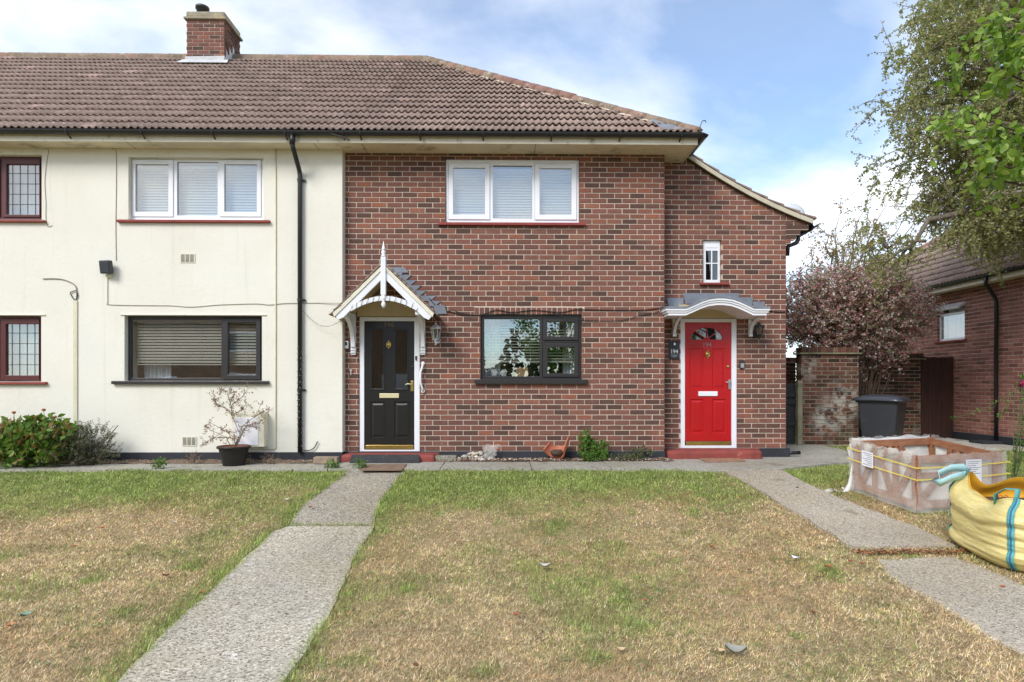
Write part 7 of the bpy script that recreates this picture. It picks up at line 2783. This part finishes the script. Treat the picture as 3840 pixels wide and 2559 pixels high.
for i in range(25):
    t = i / 24
    yy = hole[0] + 0.06 + (hole[1] - hole[0] - 0.12) * t
    xx = XN + 0.2 + 0.025 * math.sin(t * 34)
    mb.v((xx, yy, hole[2]))
    mb.v((xx, yy, hole[3]))
for i in range(24):
    mb.F.append([2 * i, 2 * i + 1, 2 * i + 3, 2 * i + 2])
tag(mb.build('curtain', M['curtain'], None, smooth=True), 'pale net curtain inside the neighbouring house window', 'curtain')
MB().box(XN + 0.5, XN + 0.6, ny0 + 0.3, ny1, 0, ez).build('room_wall', M['room'], NH)
# eave, gutter, downpipe
MB().box(XN - 0.30, XN + 0.0, ny0 - 0.3, ny1 + 0.1, ez, ez + 0.02).build('soffit', M['soffit'], NH)
MB().box(XN - 0.32, XN - 0.301, ny0 - 0.3, ny1 + 0.1, ez - 0.015, ez + 0.12).build('fascia_board', M['fascia'], NH)
gutter('gutter', [(XN - 0.37, ny1 + 0.12, ez + 0.12), (XN - 0.37, ny0 - 0.3, ez + 0.12)], NH, 0.055)
dpy = atx(3745, 1300, XN).y
mb = MB().tube([(XN - 0.37, dpy - 0.15, ez + 0.08), (XN - 0.37, dpy - 0.14, ez - 0.05), (XN - 0.08, dpy, ez - 0.30), (XN - 0.05, dpy, ez - 0.38), (XN - 0.05, dpy, 0.1)], 0.036, 10)
mb.build('downpipe', M['black_pvc'], NH, smooth=True)
mb = MB().box(XN - 0.45, XN - 0.05, dpy - 0.2, dpy + 0.2, -0.03, 0.07)
mb.build('gully_surround', M['plinth'], NH, bevel=0.01)
# roofs: lean-to slope below, hipped main roof above
PN = R(35)
cn_, sn_ = math.cos(PN), math.sin(PN)
lx = 1.9
nroof = MB()
nroof.poly([(XN - 0.34, ny0 - 0.3, ez + 0.1), (XN - 0.34, ny1 + 0.12, ez + 0.1), (XN + lx, ny1 + 0.12, ez + 0.1 + (lx + 0.34) * math.tan(PN)), (XN + lx, ny0 - 0.3, ez + 0.1 + (lx + 0.34) * math.tan(PN))][::-1])
X2, Z2, Y2 = XN + 1.25, 4.36, ny1 + 1.4
h2 = 4.6
nroof.poly([(X2, ny0 - 1, Z2 - 0.03), (X2, Y2, Z2 - 0.03), (X2 + h2, Y2 - h2, Z2 - 0.03 + h2 * math.tan(PN)), (X2 + h2, ny0 - 1, Z2 - 0.03 + h2 * math.tan(PN))][::-1])
nroof.poly([(X2, Y2, Z2 - 0.03), (X2 + 2 * h2, Y2, Z2 - 0.03), (X2 + h2, Y2 - h2, Z2 - 0.03 + h2 * math.tan(PN))][::-1])
nr = nroof.build('roof', M['bark_dark'], NH)
ga = 0.34
wN = ny1 + 0.12 - (ny0 - 0.3)
tile_field(nr, (XN - 0.36, ny1 + 0.12, ez + 0.1), (0, -1, 0), (cn_, 0, sn_), wN, 7, ga, lambda s: 0.0, lambda s: wN, 90, M['tile'], M['tile_mass'], n=8)
wU = Y2 - (ny0 - 1)
tile_field(nr, (X2 - 0.02, Y2, Z2), (0, -1, 0), (cn_, 0, sn_), wU, 16, ga, lambda s: max(0, s) * cn_ - 0.02, lambda s: wU, 140, M['tile'], M['tile_mass'], n=8)
ridge_run(nr, (X2, Y2, Z2 + 0.04), (X2 + h2, Y2 - h2, Z2 + 0.04 + h2 * math.tan(PN)), 0.11)
MB().box(X2 - 0.02, X2 + 0.3, ny0 - 1, Y2, Z2 - 0.14, Z2 - 0.02).build('fascia_board', M['fascia'], NH)
gutter('gutter', [(X2 - 0.07, Y2, Z2 - 0.02), (X2 - 0.07, ny0 - 1, Z2 - 0.02)], NH, 0.05)

# ================================================================ wheelie bin
bc = Vector((wx(3308, 1.75), 1.75, 0.02))
BIN = thing('wheelie_bin', 'black wheelie bin standing before the garden walls', 'bin', bc)
Rz = Matrix.Translation(bc) @ Matrix.Rotation(R(42), 4, 'Z')


def taper_box(w0, d0, w1, d1, z0, z1, off=0.0):
    mb = MB()
    rings = []
    for (w_, d_, z, o_) in ((w0, d0, z0, 0), (w1, d1, z1, off)):
        rings.append([mb.v(Rz @ Vector(p)) for p in ((-w_ / 2, -d_ / 2 + o_, z), (w_ / 2, -d_ / 2 + o_, z), (w_ / 2, d_ / 2 + o_, z), (-w_ / 2, d_ / 2 + o_, z))])
    A, B = rings
    mb.F.append(A[::-1])
    mb.F.append(B)
    for k in range(4):
        mb.F.append([A[k], A[(k + 1) % 4], B[(k + 1) % 4], B[k]])
    return mb


BT = wz(3310, 1502, 1.75)
taper_box(0.46, 0.52, 0.56, 0.66, 0.06, BT - 0.02).build('body', M['bin'], BIN, bevel=0.03, seg=3)
taper_box(0.60, 0.70, 0.61, 0.72, BT - 0.06, BT - 0.015).build('rim', M['bin'], BIN, bevel=0.012)
lid = MB()
nl_ = 8
for j in range(nl_ + 1):
    v = -0.39 + 0.80 * j / nl_
    for i in range(nl_ + 1):
        u = -0.35 + 0.70 * i / nl_
        e = max(abs(u) / 0.35, abs(v + 0.0) / 0.41)
        z = BT + 0.095 * (1 - e ** 3) - 0.012 * (e > 0.99) - 0.03 * max(0, -v)
        lid.v(Rz @ Vector((u, v, z)))
for j in range(nl_):
    for i in range(nl_):
        a = j * (nl_ + 1) + i
        lid.F.append([a, a + 1, a + nl_ + 2, a + nl_ + 1])
lo_ = lid.build('lid', M['bin_lid'], BIN, smooth=True)
so = lo_.modifiers.new('thick', 'SOLIDIFY')
so.thickness = 0.014
MB().tube([Rz @ Vector((-0.26, 0.42, BT + 0.0)), Rz @ Vector((0.26, 0.42, BT + 0.0))], 0.016, 8).build('handle', M['bin'], BIN, smooth=True)
MB().box(-0.29, 0.29, -0.40, -0.33, BT - 0.045, BT - 0.005, Rz).build('lid_lip', M['bin_lid'], BIN, bevel=0.012)
for s_ in (-1, 1):
    wq = MB().lathe([(0.02, -0.025), (0.095, -0.025), (0.10, -0.015), (0.10, 0.015), (0.095, 0.025), (0.02, 0.025)], (0, 0, 0), 20, M=Rz.to_3x3().to_4x4() @ Matrix.Rotation(R(90), 4, 'Y'))
    off_ = Rz @ Vector((s_ * 0.24, 0.24, 0.1))
    wq.V = [tuple(Vector(p) + off_) for p in wq.V]
    wq.build('wheel', M['black_pvc'], BIN, smooth=True)

# ================================================================ timber crate wrapped in polythene
CF = onground(3437, 1926)                     # nearest bottom corner
ang = R(9)
e2 = Vector((math.cos(ang), math.sin(ang), 0))
e1 = Vector((-math.sin(ang) - 0.13, math.cos(ang), 0)).normalized()
cw, cl, ch = 1.10, 0.86, 0.60
tiltz = lambda p: p + Vector((0, 0, 0.13 * (p.y - CF.y)))
cpt = lambda u, v, w: tiltz(CF + e2 * u + e1 * v + Vector((0, 0, 0.03 + w)))
CR = thing('timber_crate', 'open timber crate wrapped in torn polythene on the lawn', 'crate', CF)


def cbar(a, b, w_, h_, name, up=(0, 0, 1)):
    MB().bar(cpt(*a), cpt(*b), w_, h_, up).build(name, M['crate'], CR, bevel=0.003)


for (u, v) in ((0.03, 0.03), (cw - 0.03, 0.03), (0.03, cl - 0.03), (cw - 0.03, cl - 0.03)):
    cbar((u, v, 0), (u, v, ch), 0.085 if v < 0.1 else 0.06, 0.05, 'post', e2)
for w_ in (0.05, ch - 0.05):
    cbar((0.06, 0.035, w_), (cw - 0.06, 0.035, w_), 0.025, 0.085, 'rail')
    cbar((0.06, cl - 0.035, w_), (cw - 0.06, cl - 0.035, w_), 0.025, 0.085, 'rail')
    cbar((0.035, 0.06, w_), (0.035, cl - 0.06, w_), 0.025, 0.085, 'rail')
    cbar((cw - 0.035, 0.06, w_), (cw - 0.035, cl - 0.06, w_), 0.025, 0.085, 'rail')
cbar((0.08, 0.04, ch * 0.62), (cw * 0.45, 0.04, ch * 0.62), 0.022, 0.06, 'rail')
for v in (0.30, 0.58):
    cbar((0.035, v, 0.09), (0.035, v, ch - 0.09), 0.07, 0.022, 'upright', e2)
    cbar((cw - 0.035, v, 0.09), (cw - 0.035, v, ch - 0.09), 0.07, 0.022, 'upright', e2)
for u in (0.55,):
    cbar((u, cl - 0.035, 0.09), (u, cl - 0.035, ch - 0.09), 0.022, 0.07, 'upright', e1)
for (a, b) in (((0.09, 0.05, 0.08), (0.5, 0.05, ch - 0.1)), ((cw - 0.09, 0.05, 0.08), (0.58, 0.05, ch - 0.1)), ((0.09, cl - 0.05, 0.08), (0.5, cl - 0.05, ch - 0.1)), ((cw - 0.09, cl - 0.05, 0.08), (0.6, cl - 0.05, ch - 0.1)),
               ((0.05, 0.10, ch - 0.12), (0.05, 0.29, 0.08)), ((0.05, 0.78, 0.08), (0.05, 0.60, ch - 0.12)), ((0.05, 0.36, 0.08), (0.05, 0.54, ch - 0.1)), ((cw - 0.05, 0.10, 0.1), (cw - 0.05, 0.5, ch - 0.1))):
    cbar(a, b, 0.022, 0.07, 'brace')


def film_sheet(name, fn, nu, nv, mat='film'):
    mb = MB()
    for j in range(nv + 1):
        for i in range(nu + 1):
            mb.v(fn(i / nu, j / nv))
    for j in range(nv):
        for i in range(nu):
            a = j * (nu + 1) + i
            mb.F.append([a, a + 1, a + nu + 2, a + nu + 1])
    return mb.build(name, M[mat], CR, smooth=True)


def wr(k):
    rr_ = random.Random(k)
    ph = [rr_.uniform(0, 6.28) for _ in range(6)]
    return lambda s, t: 0.012 * math.sin(9 * s + 5 * t + ph[0]) + 0.008 * math.sin(23 * s - 8 * t + ph[1]) + 0.006 * math.sin(14 * t + 17 * s + ph[2])


o_ = 0.022
w1_, w2_, w3_, w4_ = wr(1), wr(2), wr(3), wr(4)
torn = lambda s, k: 0.010 * math.sin(31 * s + k) + 0.007 * math.sin(83 * s + 2 * k)
film_sheet('polythene_wrap', lambda s, t: cpt(-o_ + (cw + 2 * o_) * s, -o_ - abs(w1_(s, t)), -0.02 + (ch + 0.035 + torn(s, 1) * (t > 0.99)) * t), 40, 14)
film_sheet('polythene_wrap', lambda s, t: cpt(-o_ - abs(w2_(s, t)), -o_ + (cl + 2 * o_) * s, -0.02 + (ch + 0.03 + 1.6 * torn(s, 2) * (t > 0.99)) * t), 34, 14)
film_sheet('polythene_wrap', lambda s, t: cpt(-o_ + (cw + 2 * o_) * s, cl + o_ + abs(w3_(s, t)), 0.0 + (ch + 0.02 + torn(s, 3) * (t > 0.99)) * t), 40, 10)
film_sheet('polythene_wrap', lambda s, t: cpt(cw + o_ + abs(w4_(s, t)), -o_ + (cl + 2 * o_) * s, 0.0 + (ch + 0.02 + torn(s, 4) * (t > 0.99)) * t), 34, 10)
# cloudy liner behind the boards
lm_ = plain('cloudy_liner', srgb(226, 222, 216), 0.35, 0.10, 5.0, 0.3, fine=14)
for fn_ in (lambda s, t: cpt(0.08 + (cw - 0.16) * s, 0.075 + abs(w1_(s, t)), 0.02 + (ch - 0.05) * t), lambda s, t: cpt(0.075 + abs(w2_(s, t)), 0.08 + (cl - 0.16) * s, 0.02 + (ch - 0.05) * t),
            lambda s, t: cpt(0.08 + (cw - 0.16) * s, cl - 0.02 + abs(w3_(s, t)), 0.02 + (ch - 0.05) * t), lambda s, t: cpt(cw - 0.02 + abs(w4_(s, t)), 0.08 + (cl - 0.16) * s, 0.02 + (ch - 0.05) * t)):
    o = film_sheet('polythene_liner', fn_, 24, 8)
    o.data.materials[0] = lm_
# turned-in and trailing pieces
film_sheet('polythene_flap', lambda s, t: cpt(-0.02 + 0.05 * t + 0.02 * math.sin(s * 30), cl * s, ch + 0.015 - 0.12 * t + torn(s, 5) + w2_(s, t)), 34, 5, 'film_bunched')
film_sheet('polythene_flap', lambda s, t: cpt(cw * s, cl + 0.02 - 0.06 * t, ch + 0.01 - 0.22 * t * (0.4 + s) + w3_(s, t)), 30, 5, 'film_bunched')
tail0 = onground(3098, 1848)
film_sheet('polythene_tail', lambda s, t: (cpt(-0.03, cl * 0.98 + 0.05 * s, ch * (1 - 0.25 * s)).lerp(tail0 + Vector((0.32 * s, 0.10 * s, 0.02 + 0.03 * math.sin(9 * s))), t ** 1.0) - Vector((0, 0, 0.28 * math.sin(math.pi * t) * (1 - 0.4 * s))) + Vector((0.10 * math.sin(math.pi * t) + 0.02 * math.sin(14 * s + 5 * t), 0.03 * math.sin(17 * s), 0)) + rv() * 0.004), 16, 16, 'film_bunched')
# yellow strapping
for w_, sag_ in ((0.50, 0.0), (0.37, 0.0)):
    pth = [cpt(-0.05, cl + 0.03, w_ + 0.0), cpt(-0.055, cl * 0.5, w_ - 0.012), cpt(-0.05, -0.05, w_ - 0.02), cpt(cw * 0.5, -0.056, w_ - 0.02), cpt(cw + 0.05, -0.05, w_), cpt(cw + 0.055, cl * 0.5, w_), cpt(cw + 0.05, cl + 0.05, w_), cpt(cw * 0.5, cl + 0.05, w_), cpt(-0.05, cl + 0.03, w_)]
    mb = MB()
    for a, b in zip(pth, pth[1:]):
        mb.bar(a, b, 0.002, 0.013)
    mb.build('strap', M['strapping'], CR)
# paper labels with faint print
for (fu, a0_) in ((lambda u, w: cpt(-0.062, u, w), (0.50, 0.66, 0.34, 0.52)), (lambda u, w: cpt(u, -0.062, w), (0.56, 0.76, 0.30, 0.55))):
    ua, ub, wa, wb_ = a0_
    mb = MB()
    mb.poly([fu(ua, wa), fu(ub, wa), fu(ub, wb_), fu(ua, wb_)])
    lb = mb.build('paper_label', M['paper'], CR)
    for k in range(7):
        zz_ = wb_ - 0.02 - k * 0.022
        d_ = (fu(0, 0) - fu(0, 0))
        off_ = (-e2 if fu(1, 0).x == fu(0, 0).x or abs((fu(1, 0) - fu(0, 0)).normalized().dot(e1)) > 0.9 else -e1) * 0.002
        mb = MB()
        mb.poly([p + off_ for p in (fu(ua + 0.015, zz_ - 0.006), fu(ub - 0.015 - 0.03 * (k % 3), zz_ - 0.006), fu(ub - 0.015 - 0.03 * (k % 3), zz_), fu(ua + 0.015, zz_))])
        mb.build('print_line', M['print_dim'], lb)

# ================================================================ yellow bulk bag
BB = onground(3805, 2150)
bagc = Vector((4.70, -4.20, gz(-4.20)))
BAG = thing('bulk_bag', 'yellow woven bulk bag of soil with blue lifting straps', 'bag', bagc)


def bag_mat():
    m, nd, lk, bs, out = newmat('woven_yellow')
    tcn = wpos(nd)
    mpn = N(nd, 'ShaderNodeMapping')
    mpn.inputs['Scale'].default_value = (4, 4, 26)
    mpn.inputs['Rotation'].default_value = (0.22, -0.1, 0)
    lk.new(tcn, mpn.inputs[0])
    f = noise(nd, lk, 1.6, 5, 0.6, mpn.outputs[0], 0.8)
    r = ramp(nd, [(0.3, srgb(216, 196, 122)), (0.55, srgb(230, 214, 146)), (0.8, srgb(238, 226, 172))])
    lk.new(f, r.inputs[0])
    lk.new(r.outputs[0], bs.inputs['Base Color'])
    bs.inputs['Roughness'].default_value = 0.42
    b1 = N(nd, 'ShaderNodeBump', i_Strength=0.55, i_Distance=0.02)
    lk.new(f, b1.inputs['Height'])
    lk.new(b1.outputs[0], bs.inputs['Normal'])
    tr = nd.new('ShaderNodeBsdfTranslucent')
    lk.new(r.outputs[0], tr.inputs['Color'])
    ms = N(nd, 'ShaderNodeMixShader', i_0=0.12)
    lk.new(bs.outputs[0], ms.inputs[1])
    lk.new(tr.outputs[0], ms.inputs[2])
    lk.new(ms.outputs[0], out.inputs[0])
    return m


M['bag'] = bag_mat()
M['bag_in'] = plain('woven_orange_inside', srgb(236, 176, 52), 0.5, 0.12, 9.0, 0.2, fine=200)
M['strap_blue'] = plain('teal_webbing', srgb(92, 168, 164), 0.7, 0.2, 40.0, 0.4, fine=240)
M['strap_pale'] = plain('pale_webbing', srgb(172, 214, 220), 0.7, 0.12, 40.0, 0.3, fine=240)
M['strap_navy'] = plain('blue_stitching', srgb(52, 104, 156), 0.7, 0.12, 40.0)
ba = R(-12)
bx_, by_ = Vector((math.cos(ba), math.sin(ba), 0)), Vector((-math.sin(ba), math.cos(ba), 0))


def bagpt(th, r, z):
    """rounded square plan"""
    c, s = math.cos(th), math.sin(th)
    n_ = 5.0
    k = (abs(c) ** n_ + abs(s) ** n_) ** (-1 / n_)
    return bagc + bx_ * (c * k * r) + by_ * (s * k * r) + Vector((0, 0, z))


NT, NZ = 160, 60
mb = MB()
zr_ = lambda th: 0.53 + 0.09 * max(0.0, math.sin(th)) ** 2 + 0.15 * max(0.0, math.cos(th - R(133))) ** 60 + 0.05 * max(0.0, math.cos(th + R(135))) ** 20 + 0.05 * math.sin(5 * th + 0.6) * max(0.0, math.sin(th)) + 0.012 * math.sin(7 * th)
fold = lambda t, th: 0.007 * math.sin(38 * t + 2.2 * math.sin(2 * th + 1) + 3 * th) * (0.5 + 0.5 * math.sin(3 * th + 4 * t)) + 0.004 * math.sin(71 * t + 4 * th + 1.5 * math.sin(5 * th)) * (0.5 + 0.5 * math.sin(2 * th - 6 * t + 2)) + 0.012 * abs(math.sin(9 * t + 1.4 * th))
rr0 = lambda t, th: 0.47 + 0.075 * math.sin(math.pi * min(1, t * 1.05)) ** 0.7 + 0.035 * max(0.0, math.sin(2 * math.pi * (t * 1.6 + 0.02))) - 0.03 * max(0, t - 0.86) / 0.14 + fold(t, th) * min(1, t * 8) * (1 - 0.5 * t)
for j in range(NZ + 1):
    t = j / NZ
    for i in range(NT):
        th = 2 * math.pi * i / NT
        mb.v(bagpt(th, rr0(t, th) + random.uniform(-0.0015, 0.0015), 0.004 + t * zr_(th)))
for j in range(NZ):
    for i in range(NT):
        i2 = (i + 1) % NT
        mb.F.append([j * NT + i, j * NT + i2, (j + 1) * NT + i2, (j + 1) * NT + i])
body = mb.build('bag_body', M['bag'], BAG, smooth=True)
mb = MB()
for j in range(9):
    t = 1 - 0.04 * j
    for i in range(NT):
        th = 2 * math.pi * i / NT
        mb.v(bagpt(th, rr0(t, th) - 0.012 - 0.003 * j, 0.002 + t * zr_(th)))
for j in range(8):
    for i in range(NT):
        i2 = (i + 1) % NT
        mb.F.append([j * NT + i, j * NT + i2, (j + 1) * NT + i2, (j + 1) * NT + i])
mb.build('bag_lining', M['bag_in'], BAG, smooth=True)
mb = MB()
mb.v(bagc + Vector((0, 0, 0.50)))
for j in range(1, 8):
    for i in range(48):
        th = 2 * math.pi * i / 48
        r_ = 0.50 * j / 7
        mb.v(bagpt(th, r_, 0.50 - 0.05 * (j / 7) ** 2 + random.uniform(-0.014, 0.014)))
for i in range(48):
    mb.F.append([0, 1 + i, 1 + (i + 1) % 48])
for j in range(6):
    for i in range(48):
        i2 = (i + 1) % 48
        mb.F.append([1 + j * 48 + i, 1 + (j + 1) * 48 + i, 1 + (j + 1) * 48 + i2, 1 + j * 48 + i2])
mb.build('soil', M['soil'], BAG, smooth=False)


def ribbon(path, width, mat, name, side=None):
    mb = MB()
    for i, p in enumerate(path):
        t = (path[min(i + 1, len(path) - 1)] - path[max(i - 1, 0)]).normalized()
        s = side[i] if side else Vector((0, 0, 1))
        s = (s - t * s.dot(t)).normalized()
        mb.v(p + s * width / 2)
        mb.v(p - s * width / 2)
    for i in range(len(path) - 1):
        mb.F.append([2 * i, 2 * i + 2, 2 * i + 3, 2 * i + 1])
    o = mb.build(name, mat, BAG, smooth=True)
    sm = o.modifiers.new('thick', 'SOLIDIFY')
    sm.thickness = 0.004
    return o


for k, th in enumerate((R(-135), R(-45), R(135), R(45))):
    pth, sd = [], []
    for j in range(NZ + 1):
        t = j / NZ
        pth.append(bagpt(th, max(rr0(t, th + q_) for q_ in (-0.06, -0.03, 0, 0.03, 0.06)) + 0.008, 0.004 + t * zr_(th)))
        tang = (bagpt(th + 0.05, 0.5, 0) - bagpt(th - 0.05, 0.5, 0)).normalized()
        sd.append(tang)
    ribbon(pth, 0.05, M['strap_blue'], 'seam_strap', sd)
    ribbon([p + (p - bagc).normalized() * 0.003 for p in pth], 0.012, M['strap_navy'], 'stitching', sd)
# lifting loops: pale one flopped out to the left, teal one standing on the near corner
tl = at(3611, 1750, -4.15 + 0.35)
P0 = bagpt(R(135), rr0(1, 0) - 0.0, zr_(R(135)))
lp = [P0, P0 + Vector((-0.06, 0.0, 0.045)), P0 + Vector((-0.18, -0.02, 0.04)), P0 + Vector((-0.30, -0.03, -0.01)), P0 + Vector((-0.335, -0.03, -0.07)), P0 + Vector((-0.29, -0.03, -0.095)), P0 + Vector((-0.17, -0.01, -0.05)), P0 + Vector((-0.03, 0.0, -0.02))]
ribbon(lp, 0.075, M['strap_pale'], 'lifting_loop', [Vector((0.12, -0.25, 1))] * len(lp))
P1 = bagpt(R(-135), rr0(1, 0), zr_(R(-135)))
lp = [P1 + Vector((-0.0, 0.02, -0.05)), P1 + Vector((0.0, 0.0, 0.03)), P1 + Vector((0.03, 0.03, 0.075)), P1 + Vector((0.0, 0.12, 0.07)), P1 + Vector((-0.04, 0.18, 0.01)), P1 + Vector((-0.02, 0.2, -0.08))]
ribbon(lp, 0.05, M['strap_blue'], 'lifting_loop', [Vector((1, 0.2, 0.2))] * len(lp))
# red print inside the far flap
M['print_red'] = plain('red_print', srgb(206, 104, 52), 0.6, 0.05, 9.0)
pi_ = bagpt(R(98), rr0(0.9, 1.7) - 0.05, 0.452)
text('02', 0.10, M['print_red'], 'print', BAG, pi_, 0.0006, (R(84), 0, ba))
pi_ = bagpt(R(128), rr0(0.9, 1.7) - 0.075, 0.455)
text('0', 0.06, M['print_red'], 'print', BAG, pi_, 0.0006, (R(84), 0, ba + 0.3))

# ================================================================ across the street: seen only as reflections in the panes
for x0_ in (-11.0,):
    O2 = thing('opposite_house', 'narrow brick house across the street, reflected in the black door panes', 'house', (x0_ + 3, -31, -0.4))
    MB().box(x0_, x0_ + 6.5, -36, -29, -0.5, 4.9).build('wall', plain('buff_brick', srgb(166, 138, 112), 0.9, 0.25, 1.5), O2)
    MB().prism([(x0_ - 0.4, 4.9), (x0_ + 6.9, 4.9), (x0_ + 3.2, 7.4)], -36.4, -28.6).build('roof', M['tile_mass'], O2)
    MB().box(x0_ + 3.6, x0_ + 5.6, -29.0, -28.95, 0.6, 1.8).build('window', M['upvc'], O2)
OP = thing('opposite_house', 'brick house across the street, reflected in the dark window panes', 'house', (-20, -30, -0.4))
M['opp'] = plain('buff_brick', srgb(166, 138, 112), 0.9, 0.25, 1.5)
MB().box(-27, -13, -36, -29, -0.5, 4.9).build('wall', M['opp'], OP)
mb = MB()
mb.prism([(-27.5, 4.9), (-12.5, 4.9), (-16.5, 8.4), (-23, 8.4)], -36.4, -28.6)
mb.build('roof', M['tile_mass'], OP)
for (xa, xb, za, zb2) in ((-25.6, -23.4, 0.7, 1.9), (-25.6, -23.4, 3.2, 4.4), (-17, -14.8, 0.7, 1.9), (-17, -14.8, 3.2, 4.4), (-20.8, -19.8, -0.4, 1.7)):
    wq = MB().box(xa, xb, -29.0, -28.95, za, zb2).build('window', M['upvc'], OP)
    MB().box(xa + 0.1, xb - 0.1, -28.95, -28.93, za + 0.1, zb2 - 0.1).build('pane', M['dark_metal'], wq)
def opp_tree(label, px, py, h):
    T = thing('tree', label, 'tree', (px, py, -0.5))
    tr, lv = MB(), Leaves()
    tr.tube([(px, py, -0.5), (px + 0.1, py, h * 0.4), (px, py, h * 0.8)], [0.3, 0.22, 0.06], 8)
    for k in range(90):
        d = rv()
        c = Vector((px, py, h * 0.62)) + Vector((d.x * 2.4, d.y * 2.4, d.z * h * 0.36))
        for j in range(75):
            lv.add(c + rv() * random.uniform(0.1, 0.8), rv(), rv(), 0.17, 0.07)
    tr.build('trunk', M['bark_dark'], T)
    stuff(lv.build('crown', M['lf_green'], T))
HG = thing('backdrop', 'added leafy hedge across the street, reflected low in the window panes', 'backdrop', (0, -40, -0.5))  # leaf row added to darken the low sky mirrored in the panes
lv = Leaves()
for k in range(7000):
    x_ = random.uniform(-34, 34)
    lv.add(Vector((x_, -40 + random.uniform(-1, 1), -0.5 + random.random() * (4.2 + 1.2 * math.sin(x_ * 0.7) + 0.8 * math.sin(x_ * 1.9)))), rv(), rv(), 0.6, 0.26)
stuff(lv.build('foliage', M['lf_grey'], HG))
opp_tree('dark leafy street tree reflected in the window beside the lantern', 3.2, -24, 9.0)
T = thing('conifer_tree', 'narrow dark conifer reflected at the left of the window beside the lantern', 'tree', (-2.0, -25, -0.5))
lv, tr = Leaves(), MB()
tr.tube([(-2.0, -25, -0.5), (-2.0, -25, 6.5)], [0.16, 0.03], 8)
for k in range(2600):
    t = random.random()
    an, rr_ = random.uniform(0, 6.28), 1.25 * (1 - t) ** 0.7 * random.random() ** 0.4
    lv.add(Vector((-2.0 + rr_ * math.cos(an), -25 + rr_ * math.sin(an), 0.2 + 6.8 * t)), rv(), rv(), 0.3, 0.12)
tr.build('trunk', M['bark_dark'], T)
stuff(lv.build('crown', M['lf_grey'], T))
opp_tree('second street tree reflected in the red door wing window', 9.0, -26, 8.0)
